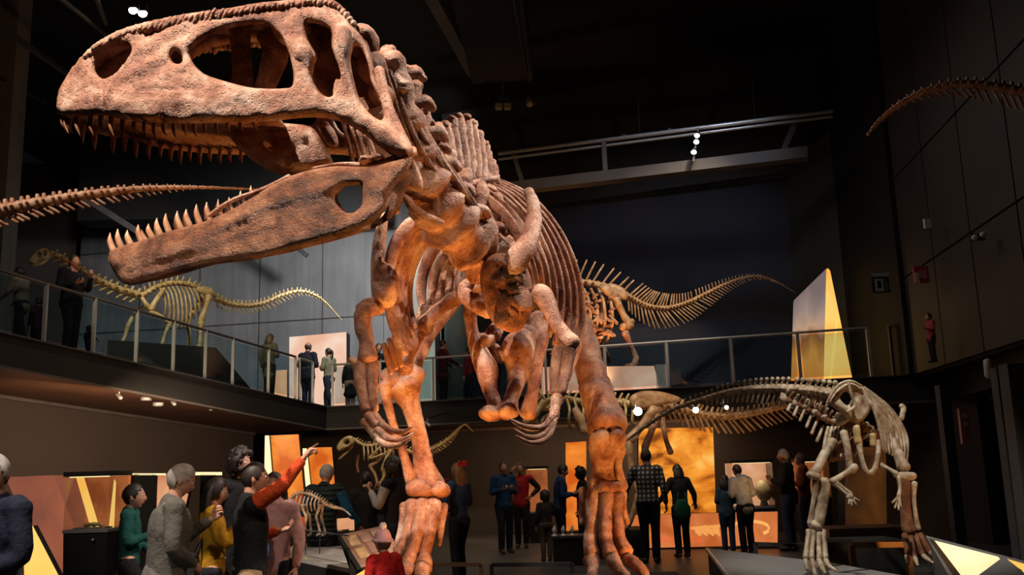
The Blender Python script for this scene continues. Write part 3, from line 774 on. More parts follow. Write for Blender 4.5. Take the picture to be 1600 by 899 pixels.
B('jaw_ridge', [(452, 276, 5.47, 4), (425, 290, 5.49, 4), (400, 300, 5.50, 3.5), (366, 312, 5.52, 3.5), (340, 328, 5.54, 4), (322, 342, 5.55, 3)], 'bone', jaw, lump=.05)
B('jaw_ridge', [(489, 264, 5.5, 3), (530, 257, 5.5, 3.5), (576, 258, 5.48, 5), (612, 250, 5.46, 6), (638, 240, 5.44, 8)], 'bone', jaw)
for (x, y, q) in ((574, 253, (.05, .1, .03)), (592, 249, (.05, .08, .035)), (640, 240, (.05, .07, .05))):
    mb = MB(); mb.ball(at(x, y, 5.5), q, 14, 10, lump=.5, freq=16); mb.build('jaw_joint', M['bone'], jaw)
lx = [(176, 392, 28), (188, 387, 29), (203, 382, 22), (220, 377, 26), (236, 371, 21), (249, 367, 26), (263, 363, 29), (281, 357, 27), (295, 353, 26), (311, 349, 30), (327, 345, 29), (345, 335, 24), (362, 328, 20), (380, 316, 18), (396, 308, 18)]
for (x, y, L) in lx:
    tooth(x + 2, y + 2, x - 4, y - L, jd(x, y) + .02, 5.2 if x < 330 else 3, jaw)
    if x > 200: tooth(x + 2, y + 2, x - 4, y - L, jd(x, y) + .02, 5, jaw, jmirr)

# neck
cerv = [(612, 118, 5.98, 36), (625, 165, 6.05, 38), (640, 213, 6.18, 44), (655, 260, 6.32, 50), (672, 300, 6.48, 56), (695, 334, 6.66, 60), (722, 362, 6.86, 60), (750, 388, 7.06, 56), (778, 412, 7.26, 50)]
spn = [(605, 92), (632, 118), (650, 142), (664, 176), (684, 208), (704, 250), (728, 280), (752, 300), (775, 318)]
for i, (x, y, d, r_) in enumerate(cerv):
    a = cerv[max(0, i - 1)]; b = cerv[min(len(cerv) - 1, i + 1)]
    tx, ty, td = (b[0] - a[0]) / 4.4, (b[1] - a[1]) / 4.4, (b[2] - a[2]) / 4.4
    if i in (0, len(cerv) - 1): tx, ty, td = tx * 2, ty * 2, td * 2
    mb = MB()
    Bm(mb, [(x - tx, y - ty, d - td, r_ * .80), (x, y, d, r_ * .66), (x + tx, y + ty, d + td, r_ * .86)], 20, 6, None, .22, 5)
    sx, sy = spn[i]
    Bm(mb, [(x + 10, y - 10, d, r_ * .4), ((x + sx) / 2, (y + sy) / 2, d + .02, 11), (sx, sy, d + .06, 12), (sx + 1, sy - 12, d + .08, 9)], 12, 5, ((0, 1, 0), .55), .35, 10)
    p = at(x, y, d)
    for sg in (-1, 1):
        q = at(x + sg * r_ * .82 + 8, y - 6, d + sg * .10); mb.tube([p, q, q + Vector((.06, .03, -.05))], [r_ * .35 * px2m(d), .05, .035], 10, 4, lump=.3, freq=9)
    mb.build('neck_vertebra', M['bone'], G)
for i, (x, y) in enumerate(((604, 80), (628, 128), (640, 150), (655, 168), (664, 192), (676, 212), (690, 232))):
    B('vertebra_knob', [(x - 8, y + 14, 6.1 + i * .07, 8), (x, y, 6.12 + i * .07, 10), (x + 12, y + 2, 6.14 + i * .07, 7)], 'bone', G, lump=.5, freq=18)
for i, (a, b, c, d0) in enumerate((((598, 100), (640, 222), (716, 352), 5.80), ((608, 112), (656, 232), (735, 348), 5.84), ((618, 122), (668, 226), (750, 340), 5.90), ((630, 146), (684, 246), (762, 352), 6.0), ((644, 172), (702, 268), (772, 366), 6.1), ((662, 204), (722, 292), (782, 384), 6.25))):
    B('neck_rib', [(*a, d0, 5.5), (*b, d0 + .25, 6), (*c, d0 + .85, 4)], 'jawbone' if i % 2 else 'bone', G, lump=.12)
for i, (a, b, c) in enumerate((((606, 275), (622, 290), (640, 300)), ((612, 300), (606, 312), (620, 330)), ((628, 296), (650, 330), (690, 350)))):
    B('neck_rib', [(*a, 6.3, 7), (*b, 6.3, 8), (*c, 6.4, 6)], 'bone', G, lump=.3, freq=14)
# shoulder fan of tall spines
tops = [(697, 196), (706, 188), (717, 184), (728, 186), (738, 194), (748, 209), (757, 228), (767, 254)]
for i, (x, y) in enumerate(tops):
    t = i / 7; bx, by = 708 + 62 * t, 284 - 3 * math.sin(t * 3)
    d0 = 6.95 + t * .9
    mb = MB()
    Bm(mb, [(bx, by, d0, 11), ((bx * .5 + x * .5) + 3, (by + y) / 2, d0 + .06, 9), (x + 1, y + 6, d0 + .1, 9), (x, y, d0 + .12, 8)], 10, 6, ((0, 1, 0), .6), .4, 16)
    mb.ball(at(x, y, d0 + .12), (.055, .06, .04), 10, 8, lump=.5, freq=18)
    p = at(bx, by, d0)
    mb.build('neural_spine', M['bone'], G)
mb = MB(); Bm(mb, [(706, 283, 6.95, 5), (725, 290, 7.0, 5), (750, 283, 7.2, 5), (776, 279, 7.4, 5)], 10, 5, None, .3, 12); mb.build('shoulder_ridge', M['bone'], G)
dors = [(742, 312, 7.5), (768, 314, 7.8), (790, 322, 8.1), (806, 334, 8.4), (816, 350, 8.7), (822, 368, 9.0), (824, 390, 9.3), (822, 414, 9.6)]
for i, (x, y, d) in enumerate(dors):
    b = dors[min(i + 1, len(dors) - 1)]; a = dors[max(0, i - 1)]
    t = (at(*b) - at(*a)).normalized(); p = at(x, y, d); mb = MB()
    mb.tube([p - t * .13, p, p + t * .13], [.16, .12, .16], 14, 4, lump=.2)
    up = Vector((.1, .1, 1)); mb.tube([p, p + up * .12, p + up * .2], [.07, .045, .055], 10, 4, flat=((1, 0, 0), .6), lump=.3)
    mb.build('back_vertebra', M['bone'], G)
# ribs on both flanks
rf = [(722, 290, 7.4, 8), (768, 316, 7.1, 9), (802, 354, 6.95, 10), (826, 402, 6.95, 10), (838, 446, 7.0, 8)]
rl = [(774, 284, 8.2, 8), (836, 318, 8.0, 9), (882, 382, 7.9, 10), (905, 458, 7.9, 11), (904, 530, 7.9, 10), (886, 592, 7.8, 7)]
for i in range(8):
    t = (i / 7) ** 0.85
    B('rib', between(rf, rl, t, 7), 'bone', G, flat=((.75, .55, .2), .42), lump=.08, n=12)
lf = [(688, 342, 7.3, 9), (650, 346, 7.05, 11), (620, 378, 6.95, 12), (606, 440, 6.95, 12), (614, 505, 6.95, 11), (634, 552, 7.0, 7)]
lm = [(704, 358, 7.7, 8), (668, 372, 7.5, 10), (644, 412, 7.5, 10), (636, 462, 7.5, 9), (646, 510, 7.4, 6)]
ll = [(738, 388, 8.7, 7), (724, 398, 8.6, 7), (708, 420, 8.5, 8), (702, 446, 8.4, 7), (706, 466, 8.3, 5)]
for t in (0, .28, .55, .8):
    B('rib', between(lf, lm, t, 7), 'bone', G, flat=((.8, -.5, .2), .45), lump=.08)
for t in (0, .33, .6, .8, 1):
    B('rib', between(lm, ll, t, 7), 'bone', G, flat=((.5, -.8, .2), .5), lump=.08)
# chest: shoulder blades, coracoids
mb = MB(); plate(mb, [(597, 334), (606, 336), (604, 370), (601, 408), (613, 414), (623, 440), (619, 472), (602, 482), (584, 472), (579, 440), (580, 400), (586, 362)], [], lambda x, y: 6.85, .07, 14, 5, lump=.03)
mb.ball(at(604, 452, 6.78), (.075, .07, .11), 14, 10, lump=.5, freq=14); mb.build('shoulder_blade', M['bone'], G)
B('shoulder_blade', [(826, 299, 7.3, 8), (833, 322, 7.1, 11), (834, 350, 6.95, 13), (824, 380, 6.8, 16), (808, 405, 6.75, 19), (796, 424, 6.8, 17)], 'bone', G, flat=((0, 1, 0), .6), lump=.12)
mb = MB()
plate(mb, [(754, 412), (775, 396), (802, 400), (824, 420), (833, 455), (828, 492), (812, 517), (790, 518), (768, 502), (756, 472), (750, 440)], [], lambda x, y: 6.85 + (y - 400) * .001, .15, 34, 4, lump=.075)
for (x, y, r_) in ((775, 425, .08), (802, 440, .10), (812, 474, .09), (786, 486, .10)):
    mb.ball(at(x, y, 6.80), (r_, .05, r_ * 1.3), 18, 14, lump=.9, freq=8)
mb.build('coracoid', M['jawbone'], G)
B('chest_bone', [(736, 438, 7.5, 8), (726, 456, 7.5, 12), (744, 474, 7.4, 13), (766, 486, 7.3, 14)], 'bone', G, lump=.35, freq=9)
B('gastralia', [(752, 444, 7.7, 11), (726, 458, 7.7, 11), (694, 478, 7.7, 11), (662, 506, 7.6, 12), (644, 536, 7.5, 13), (630, 576, 7.4, 15)], 'bone', G, lump=.25, freq=8)
for i, (x, y) in enumerate(((716, 462), (702, 472), (686, 484), (670, 497), (656, 512))):
    B('belly_rib', [(x, y + 4, 7.7, 6), (x - 2, y - 12, 7.8, 5), (x + 2, y - 34, 8.1, 4)], 'bone', G)
for (x, y) in ((606, 560), (614, 552), (622, 548)):
    B('belly_rib', [(x - 6, y - 22, 7.1, 4), (x, y, 7.1, 5), (x + 5, y + 24, 7.1, 4)], 'tooth', G)
# hips: pubis pair with boot, ischium, ilium
B('pubis', [(748, 464, 7.9, 14), (736, 484, 7.9, 11), (738, 520, 7.9, 10), (750, 552, 7.85, 15), (760, 578, 7.8, 18), (765, 605, 7.75, 13), (772, 628, 7.7, 12), (776, 644, 7.7, 15)], 'bone', G)
B('pubis', [(826, 520, 8.0, 17), (812, 545, 7.95, 27), (812, 575, 7.9, 21), (806, 600, 7.8, 14), (799, 622, 7.75, 12), (795, 642, 7.7, 14)], 'bone', G)
mb = MB(); mb.ball(at(768, 646, 7.65), (.115, .16, .075), 18, 12, lump=.3, freq=8); mb.ball(at(793, 643, 7.65), (.11, .16, .08), 18, 12, lump=.3, freq=8); mb.build('pubic_boot', M['bone'], G)
mb = MB()
for (x, y, d, r_) in ((758, 536, 7.9, .10), (778, 552, 7.95, .09), (772, 520, 8.1, .08)): mb.ball(at(x, y, d), r_, 14, 10, lump=.7, freq=12)
mb.build('pelvis_bone', M['bone'], G)
B('ischium', [(846, 500, 8.5, 20), (840, 540, 8.4, 15), (836, 580, 8.35, 11), (832, 615, 8.3, 10), (824, 648, 8.3, 13)], 'bone', G)
mb = MB(); plate(mb, [(720, 400), (760, 375), (830, 372), (880, 395), (900, 440), (880, 470), (820, 455), (760, 462), (728, 440)], [], lambda x, y: 9.7, .08, 20, 12); mb.build('ilium', M['bone'], G)
# legs
B('femur', [(730, 440, 9.6, 20), (690, 480, 9.3, 20), (655, 535, 9.0, 19), (636, 572, 8.8, 23), (628, 588, 8.75, 26)], 'bone', G)
mb = MB(); mb.ball(at(612, 592, 8.62), (.12, .13, .10), 14, 10, lump=.4, freq=8); mb.ball(at(648, 588, 8.66), (.11, .13, .12), 14, 10, lump=.4, freq=8); mb.build('knee', M['bone'], G)
B('tibia', [(632, 602, 8.66, 27), (640, 628, 8.68, 17), (649, 658, 8.7, 13), (656, 692, 8.75, 13), (662, 725, 8.8, 16), (667, 750, 8.83, 22), (669, 766, 8.85, 28)], 'bone', G, n=16, lump=.15)
B('fibula', [(601, 601, 8.55, 11), (604, 625, 8.58, 8), (614, 662, 8.62, 6.5), (628, 702, 8.68, 6.5), (641, 745, 8.72, 9), (650, 766, 8.75, 12)], 'bone', G)
mb = MB(); mb.ball(at(655, 763, 8.72), (.16, .14, .10), 16, 11, lump=.4, freq=7); mb.ball(at(685, 765, 8.75), (.11, .13, .085), 16, 11, lump=.4, freq=7); mb.build('ankle', M['bone'], G)
for pts in ([(634, 791, 8.75, 9), (629, 825, 8.66, 7), (618, 858, 8.55, 5)], [(647, 788, 8.7, 13), (640, 826, 8.58, 9.5), (626, 862, 8.42, 9.5), (612, 884, 8.3, 12)],
            [(660, 789, 8.68, 14), (655, 826, 8.54, 11), (644, 862, 8.36, 10.5), (636, 885, 8.22, 13)], [(677, 789, 8.7, 14), (673, 826, 8.56, 10.5), (665, 862, 8.38, 9.5), (662, 884, 8.26, 13)],
            [(692, 791, 8.78, 8), (689, 825, 8.7, 6), (687, 852, 8.6, 3)]):
    B('metatarsal', pts, 'bone', G, lump=.2, freq=7)
for pts in ([(607, 889, 8.25, 12), (596, 900, 8.1, 10), (584, 916, 7.95, 9), (572, 926, 7.85, 3)], [(634, 890, 8.18, 14), (628, 903, 8.0, 11), (620, 920, 7.85, 10), (612, 932, 7.75, 3)], [(661, 889, 8.2, 13), (660, 903, 8.05, 11), (658, 920, 7.9, 10), (656, 932, 7.8, 3)]):
    B('toe', pts, 'bone', G, lump=.25, freq=10)
B('femur', [(872, 440, 9.5, 22), (893, 490, 9.2, 21), (910, 530, 9.0, 22), (920, 570, 8.85, 23), (932, 610, 8.7, 25), (944, 645, 8.55, 27), (950, 668, 8.45, 30)], 'bone', G, n=16, lump=.15)
mb = MB(); mb.ball(at(938, 690, 8.35), (.10, .12, .12), 14, 10, lump=.5, freq=9); mb.ball(at(964, 688, 8.35), (.09, .12, .11), 14, 10, lump=.5, freq=9); mb.build('knee', M['bone'], G)
B('tibia', [(944, 700, 8.4, 24), (943, 716, 8.45, 20), (944, 736, 8.5, 19), (944, 756, 8.5, 25)], 'bone', G, n=16)
B('fibula', [(970, 702, 8.38, 9), (966, 728, 8.4, 6), (972, 762, 8.42, 9)], 'bone', G)
B('ankle', [(926, 760, 8.42, 10), (945, 762, 8.38, 13), (972, 764, 8.4, 10)], 'bone', G, lump=.4, freq=9)
for pts in ([(910, 765, 8.45, 5.5), (909, 790, 8.42, 5), (910, 818, 8.38, 5.5)], [(927, 772, 8.4, 12), (926, 805, 8.32, 10), (922, 842, 8.22, 10), (924, 866, 8.12, 12)],
            [(948, 774, 8.36, 12), (946, 805, 8.28, 10.5), (947, 842, 8.16, 10.5), (954, 868, 8.05, 12)], [(965, 774, 8.38, 11), (964, 805, 8.3, 9.5), (968, 840, 8.2, 9.5), (978, 864, 8.1, 11)],
            [(974, 770, 8.42, 5.5), (974, 795, 8.4, 5), (980, 818, 8.36, 4)]):
    B('metatarsal', pts, 'bone', G, lump=.2, freq=7)
for pts in ([(924, 874, 8.1, 12), (926, 890, 7.98, 9), (924, 908, 7.85, 8), (922, 918, 7.8, 3)], [(958, 876, 8.0, 12), (966, 888, 7.9, 10), (976, 900, 7.8, 9), (982, 912, 7.7, 3)], [(982, 872, 8.05, 10), (994, 884, 7.95, 9), (1006, 896, 7.85, 8), (1014, 908, 7.78, 3)]):
    B('toe', pts, 'bone', G, lump=.3, freq=10)
# arms
B('humerus', [(592, 480, 6.85, 12), (572, 486, 6.8, 14), (567, 508, 6.8, 14), (573, 535, 6.78, 12), (574, 560, 6.75, 16)], 'bone', G)
B('humerus_head', [(560, 482, 6.8, 6), (575, 474, 6.8, 8), (592, 472, 6.82, 6)], 'bone', G)
B('radius', [(562, 572, 6.74, 12), (564, 605, 6.68, 9), (572, 640, 6.6, 9)], 'bone', G)
B('ulna', [(580, 568, 6.78, 12), (582, 605, 6.72, 9), (584, 640, 6.64, 8)], 'bone', G)
B('elbow', [(548, 562, 6.75, 5), (556, 568, 6.74, 8)], 'tooth', G)
for pts in ([(574, 650, 6.6, 8), (588, 664, 6.5, 6)], [(584, 650, 6.6, 7), (597, 662, 6.5, 6)], [(570, 660, 6.58, 8), (585, 680, 6.5, 6)]):
    B('hand_bone', pts, 'bone', G, lump=.35, freq=14)
for pts in ([(597, 664, 6.5, 6), (612, 673, 6.44, 5), (630, 675, 6.4, 4.5), (645, 668, 6.38, 2)], [(590, 672, 6.48, 6), (606, 684, 6.4, 5.5), (628, 687, 6.36, 4.5), (646, 678, 6.34, 2)], [(586, 682, 6.46, 6), (602, 695, 6.38, 5), (622, 696, 6.34, 4.5), (640, 687, 6.3, 2)]):
    B('finger', pts, 'bone', G, lump=.2, freq=14)
B('humerus', [(830, 460, 6.9, 12), (846, 460, 6.85, 16), (858, 480, 6.8, 13), (869, 504, 6.75, 11), (882, 524, 6.7, 12), (895, 537, 6.65, 13)], 'bone', G)
B('radius', [(890, 548, 6.66, 11), (884, 580, 6.6, 8.5), (876, 614, 6.5, 9)], 'jawbone', G)
B('ulna', [(874, 548, 6.7, 12), (868, 580, 6.64, 8.5), (868, 614, 6.54, 9)], 'jawbone', G)
B('hand_bone', [(872, 622, 6.5, 11), (868, 640, 6.45, 8), (864, 654, 6.4, 7)], 'bone', G, lump=.4, freq=14)
for pts in ([(864, 650, 6.4, 6), (848, 667, 6.3, 5), (822, 668, 6.22, 4.5), (797, 656, 6.2, 2)], [(866, 656, 6.4, 6), (848, 680, 6.28, 5), (826, 684, 6.2, 4.5), (804, 672, 6.16, 2)], [(868, 650, 6.42, 6), (856, 682, 6.3, 5), (832, 693, 6.2, 4.5), (806, 682, 6.14, 2)]):
    B('finger', pts, 'bone', G, lump=.2, freq=14)
# tail, behind the body
for i in range(12):
    t = i / 11; p = at(815 + 30 * t, 440 + 60 * t, 9.8 + 4.2 * t); mb = MB(); r_ = .13 * (1 - .75 * t)
    mb.tube([p + Vector((0, -.16, 0)), p, p + Vector((0, .16, 0))], [r_, r_ * .75, r_], 12, 3, lump=.2)
    mb.tube([p, p + Vector((0, .08, .38 * (1 - .6 * t)))], [r_ * .5, r_ * .35], 8, 2); mb.build('tail_vertebra', M['bone'], G)
# ------------------------------------------------------------------ the other skeletons
def chain(parent, pts, n, mt, rad, spine, chev=None, name='tail_vertebra', wing=0.8, lean=0.5, clean=0.7, sr=0.4, knob=False, cs=8):
    """A run of n vertebrae along (px,py,d) stations; rad/spine/chev give pixels at t = 0..1 as tables."""
    P = resample(pts, n * 2 + 1)
    W = [at(*p[:3]) for p in P]
    for i in range(n):
        t = i / max(1, n - 1)
        a, c, b = W[2 * i], W[2 * i + 1], W[2 * i + 2]; d = P[2 * i + 1][2]; k = px2m(d)
        r_ = lin(t, rad) * k; ax = (b - a).normalized(); side = ax.cross(Vector((0, 0, 1))).normalized(); up = side.cross(ax).normalized()
        mb = MB(); g = (b - a) * 0.05
        mb.tube([a + g, c, b - g], [r_, r_ * .72, r_], cs, 2)
        s = lin(t, spine) * k
        if s > 0:
            q = c + up * r_ * .5; e = c + up * (r_ + s) + ax * s * lean
            mb.tube([q, e], [max(r_ * sr, k * .9), max(r_ * sr * .8, k * .8)], 6, 1)
            if knob: mb.ball(e, max(r_ * .45, k * 1.3), 7, 5)
        if chev:
            s = lin(t, chev) * k
            if s > 0: mb.tube([c - up * r_ * .5, c - up * (r_ + s) + ax * s * clean], [max(r_ * .3, k * .9), max(r_ * .25, k * .8)], 6, 1)
        if wing:
            for sg in (-1, 1): mb.tube([c, c + side * sg * r_ * (1 + wing)], [r_ * .4, r_ * .25], 6, 1)
        mb.build(name, M[mt], parent)
def ribs(parent, mt, A, Bb, n, name='rib', npt=5, nr=8, lump=0.0, pw=1.0):
    for i in range(n):
        t = (i / max(1, n - 1)) ** pw
        B(name, between(A, Bb, t, npt), mt, parent, n=nr, k=4, lump=lump)

# tail reaching in from the left
T = thing('hanging_tail_skeleton', at(0, 329, 9.0), 'long row of pale tail bones reaching in from the left above the ramp', 'skeleton')
chain(T, [(-70, 343, 8.8), (0, 329, 9.0), (60, 317, 9.1), (120, 307, 9.2), (180, 299, 9.3), (240, 294, 9.4), (310, 293, 9.5), (405, 296, 9.6)], 38, 'peach_bone',
      [(0, 13), (.25, 10), (.5, 7.5), (.75, 4), (1, 1.8)], [(0, 5), (.5, 2), (.8, 0)], [(0, 15), (.5, 11), (.72, 3), (.8, 0)], wing=.3, lean=.4, clean=1.3)
# tail reaching in from the right
T = thing('hanging_tail_skeleton', at(1600, 143, 9.4), 'dark brown tail bones curving down at the upper right before the dark wall', 'skeleton')
chain(T, [(1690, 168, 9.2), (1640, 153, 9.3), (1600, 145, 9.4), (1550, 136, 9.5), (1500, 132, 9.6), (1460, 139, 9.7), (1425, 152, 9.8), (1395, 171, 9.9), (1372, 191, 10), (1356, 211, 10)], 27, 'peach_bone',
      [(0, 10), (.4, 9), (.7, 6.5), (1, 3)], [(0, 4), (.7, 3), (1, 0)], [(0, 18), (.35, 20), (.6, 12), (.8, 3), (1, 0)], wing=.5, lean=.6, clean=-.9)

# cream long-necked skeleton on the ramp
RAMPD = [(40, 16.2), (172, 17.3), (300, 18.7), (432, 20.5), (540, 21.8)]
SLOPE = lambda px: lin(px, RAMPD) - 17.6
S = thing('dinosaur_skeleton', at(250, 560, 17.6), 'small cream long-necked skeleton standing on a black plinth on the left ramp', 'skeleton')
D = 17.6
mb = MB()
plate(mb, [(44, 410), (50, 400), (60, 391), (70, 388), (77, 392), (78, 401), (72, 406), (62, 408), (54, 413)], [[(58, 399), (63, 396), (64, 401)], [(68, 394), (72, 393), (73, 399), (69, 400)]], lambda x, y: D - .05, .07, 4, 2)
sk = mb.build('skull', M['cream'], S)
B('lower_jaw', [(76, 403, D, 2.2), (64, 412, D, 2.6), (50, 415, D, 1.8)], 'cream', S, lump=0)
chain(S, [(80, 395, D), (108, 409, D), (140, 431, D), (180, 450, D), (222, 463, D)], 13, 'cream', [(0, 5), (1, 7)], [(0, 3), (1, 4)], [(0, 6), (1, 8)], name='neck_vertebra', wing=.3, clean=-1.2)
chain(S, [(226, 460, D), (245, 449, D), (268, 443, D), (292, 444, D), (312, 452, D), (334, 466, D)], 14, 'cream', [(0, 5), (1, 5)], [(0, 6), (.5, 7), (1, 5)], name='back_vertebra', wing=.6)
chain(S, [(336, 467, D), (362, 476, D), (388, 478, D), (412, 474, D), (438, 463, D), (462, 456, D), (484, 458, D), (506, 471, D), (534, 500, D)], 34, 'cream', [(0, 5), (.5, 4.5), (.8, 2.6), (1, 1)], [(0, 5), (.6, 4), (.9, 0)], [(0, 9), (.4, 9), (.7, 4), (.85, 0)], wing=.5)
for dd in (-.30, .30):
    for i in range(10):
        x = 252 + i * 6.6; h = (46, 56, 62, 66, 66, 63, 58, 50, 42, 32)[i]
        B('rib', [(x - 2, 448 + abs(i - 4) * .7, D + dd * .2, 1.6), (x + 4, 462, D + dd * 1.0, 1.8), (x + 7, 448 + h * .62, D + dd * 1.05, 1.8), (x + 5, 448 + h, D + dd * .6, 1.4)], 'cream', S, n=6, lump=0)
B('shoulder_blade', [(256, 452, D - .35, 3.5), (245, 468, D - .4, 4), (236, 484, D - .35, 5.5)], 'cream', S, n=8)
B('chest_bone', [(222, 466, D - .2, 3), (232, 480, D - .25, 4), (246, 490, D - .2, 4)], 'cream', S, n=8)
B('humerus', [(236, 488, D - .35, 4.5), (252, 495, D - .38, 3.2), (266, 505, D - .38, 4.2)], 'cream', S, n=8)
B('forearm', [(265, 507, D - .38, 4.2), (258, 522, D - .36, 2.8), (254, 537, D - .34, 3.4)], 'cream', S, n=8)
B('hand', [(254, 539, D - .34, 3.5), (249, 545, D - .36, 4)], 'cream', S, n=8)
B('humerus', [(226, 480, D + .3, 4), (210, 492, D + .3, 3), (201, 508, D + .3, 4)], 'cream', S, n=8)
B('forearm', [(201, 508, D + .3, 4), (196, 524, D + .3, 2.8), (190, 538, D + .3, 3.2)], 'cream', S, n=8)
B('hand', [(190, 540, D + .3, 3.5), (184, 547, D + .3, 4)], 'cream', S, n=8)
B('ilium', [(310, 452, D - .28, 5), (324, 456, D - .32, 8), (336, 462, D - .28, 5)], 'cream', S, n=10, flat=((0, 1, 0), .4))
B('femur', [(326, 464, D - .34, 6.5), (321, 482, D - .38, 4), (314, 501, D - .4, 6)], 'cream', S, n=8)
B('shin', [(314, 504, D - .4, 6), (313, 520, D - .38, 3.2), (313, 537, D - .36, 4.5)], 'cream', S, n=8)
B('foot', [(313, 540, D - .36, 4.5), (305, 547, D - .42, 4.5)], 'cream', S, n=8)
B('femur', [(318, 466, D + .34, 6), (304, 484, D + .34, 3.6), (292, 502, D + .34, 5)], 'cream', S, n=8)
B('shin', [(292, 504, D + .34, 5), (296, 520, D + .34, 3), (296, 537, D + .34, 4)], 'cream', S, n=8)
B('foot', [(296, 540, D + .34, 4), (288, 548, D + .3, 4.5)], 'cream', S, n=8)

SLOPE = None
# tall-spined skeleton on the far balcony
D = 20.2
S = thing('dinosaur_skeleton', at(985, 585, D), 'pale tall-spined skeleton with a raised sweeping tail on the far balcony', 'skeleton')
chain(S, [(780, 470, D + .6), (820, 456, D + .4), (865, 446, D + .2), (906, 442, D), (940, 447, D), (978, 462, D)], 17, 'tan_bone', [(0, 6), (1, 7)], [(0, 26), (.6, 30), (.8, 26), (1, 20)], name='back_vertebra', wing=.8, lean=.45, sr=.28)
chain(S, [(980, 463, D), (1010, 478, D), (1040, 482, D), (1070, 475, D), (1100, 461, D), (1130, 446, D), (1160, 435, D), (1186, 432, D), (1212, 440, D), (1242, 457, D)], 50, 'tan_bone',
      [(0, 5.5), (.4, 4), (.7, 2.6), (1, .8)], [(0, 24), (.2, 19), (.35, 11), (.6, 5), (.85, 0)], [(0, 14), (.12, 26), (.3, 22), (.5, 12), (.7, 5), (.9, 0)], wing=.6, lean=.4, clean=.75, sr=.3)
mb = MB(); plate(mb, [(936, 448), (955, 443), (974, 450), (982, 464), (974, 471), (958, 466), (944, 460)], [], lambda x, y: D - .45, .06, 6, 3); mb.build('ilium', M['tan_bone'], S)
for dd in (-.5, .5):
    for i in range(12):
        x = 820 + i * 11.5
        B('rib', [(x, 452, D + dd * .2, 2.4), (x + 8, 472, D + dd, 2.8), (x + 10, 505, D + dd * 1.1, 2.8), (x + 2, 530 + 8 * math.sin(i * .25), D + dd * .6, 2.2)], 'tan_bone', S, n=7, lump=0)
for i in range(74):
    a = random.uniform(812, 852) if i % 3 == 0 else random.uniform(892, 955); y = random.uniform(462, 532) if i % 3 else random.uniform(490, 570)
    B('belly_rib', [(a, y, D - .55, 2.4), (a + random.uniform(6, 13), y + random.uniform(-11, 13), D - .6, 2.4)], 'bone', S, n=6, lump=0)
B('femur', [(962, 466, D - .5, 7), (972, 488, D - .5, 5), (984, 510, D - .5, 8)], 'tan_bone', S)
B('knee', [(972, 512, D - .5, 6), (988, 502, D - .5, 5)], 'tan_bone', S)
B('shin', [(977, 520, D - .5, 6), (985, 540, D - .48, 4), (994, 560, D - .45, 5)], 'bone', S)
B('foot', [(994, 560, D - .45, 5), (990, 570, D - .5, 5), (978, 574, D - .6, 4)], 'bone', S)
B('femur', [(945, 470, D + .5, 7), (940, 495, D + .5, 5), (934, 520, D + .5, 7)], 'bone', S)
B('shin', [(934, 522, D + .5, 6), (944, 545, D + .5, 4), (950, 565, D + .5, 5)], 'bone', S)
B('forelimb', [(836, 510, D - .4, 7), (842, 540, D - .4, 4.5), (838, 575, D - .4, 6)], 'tan_bone', S)
B('forelimb', [(850, 540, D + .3, 6), (852, 560, D + .3, 4), (850, 580, D + .3, 5)], 'tan_bone', S)

# horned hunter skeleton below the balcony, behind the giant's leg
D = 16.2
S = thing('dinosaur_skeleton', at(1010, 800, D), 'tan hunter skeleton under the far balcony, partly hidden by the giant skeleton', 'skeleton')
chain(S, [(838, 640, D - .3), (856, 626, D - .2), (880, 622, D - .1), (910, 628, D), (950, 628, D), (990, 632, D)], 16, 'cream', [(0, 5), (1, 6)], [(0, 7), (1, 9)], name='back_vertebra', wing=.9, lean=.5)
for i in range(14):
    a = random.uniform(832, 872); y = random.uniform(618, 655)
    B('neck_rib', [(a, y, D - .5, 1.8), (a + random.uniform(-9, 10), y + random.uniform(-12, 8), D - .45, 2.2), (a + random.uniform(-14, 14), y + random.uniform(-6, 16), D - .5, 1.5)], 'cream', S, n=6, lump=0)
for dd in (-.45, .45):
    for i in range(10):
        x = 886 + i * 11
        B('rib', [(x, 624, D + dd * .2, 2), (x + 4, 640, D + dd, 2.2), (x + 3, 660, D + dd, 2.2), (x + 10, 674 - i * 1.2, D + dd * .6, 1.8)], 'cream', S, n=6, lump=0)
mb = MB(); plate(mb, [(984, 622), (1000, 612), (1024, 611), (1048, 616), (1066, 624), (1052, 630), (1034, 634), (1012, 640), (990, 640)], [], lambda x, y: D - .4, .07, 8, 4); mb.build('ilium', M['tan_bone'], S)
chain(S, [(1040, 634, D), (1075, 643, D), (1110, 650, D), (1150, 650, D), (1190, 643, D), (1240, 632, D), (1290, 622, D)], 30, 'tan_bone', [(0, 7), (.5, 6), (1, 3)], [(0, 8), (1, 3)], [(0, 14), (.4, 20), (.8, 16), (1, 4)], wing=.9, lean=.5, clean=.8)
B('femur', [(1022, 640, D - .45, 8), (1004, 664, D - .5, 6), (984, 688, D - .55, 8)], 'tan_bone', S)
B('shin', [(982, 690, D - .55, 7), (986, 730, D - .5, 5), (998, 770, D - .5, 6)], 'tan_bone', S)
B('foot', [(998, 772, D - .5, 6), (990, 800, D - .52, 4.5), (980, 822, D - .6, 5), (968, 828, D - .7, 3)], 'tan_bone', S)
B('femur', [(1030, 640, D + .4, 7), (1020, 668, D + .4, 5), (1008, 700, D + .4, 6)], 'bone', S)
B('shin', [(1034, 650, D + .45, 5), (1040, 685, D + .45, 3.5), (1048, 708, D + .45, 4.5)], 'bone', S)
B('shin', [(1008, 702, D + .4, 6), (1016, 740, D + .4, 4), (1024, 780, D + .4, 5)], 'bone', S)
B('foot', [(1024, 782, D + .4, 5), (1016, 806, D + .4, 4), (1004, 824, D + .3, 4)], 'bone', S)
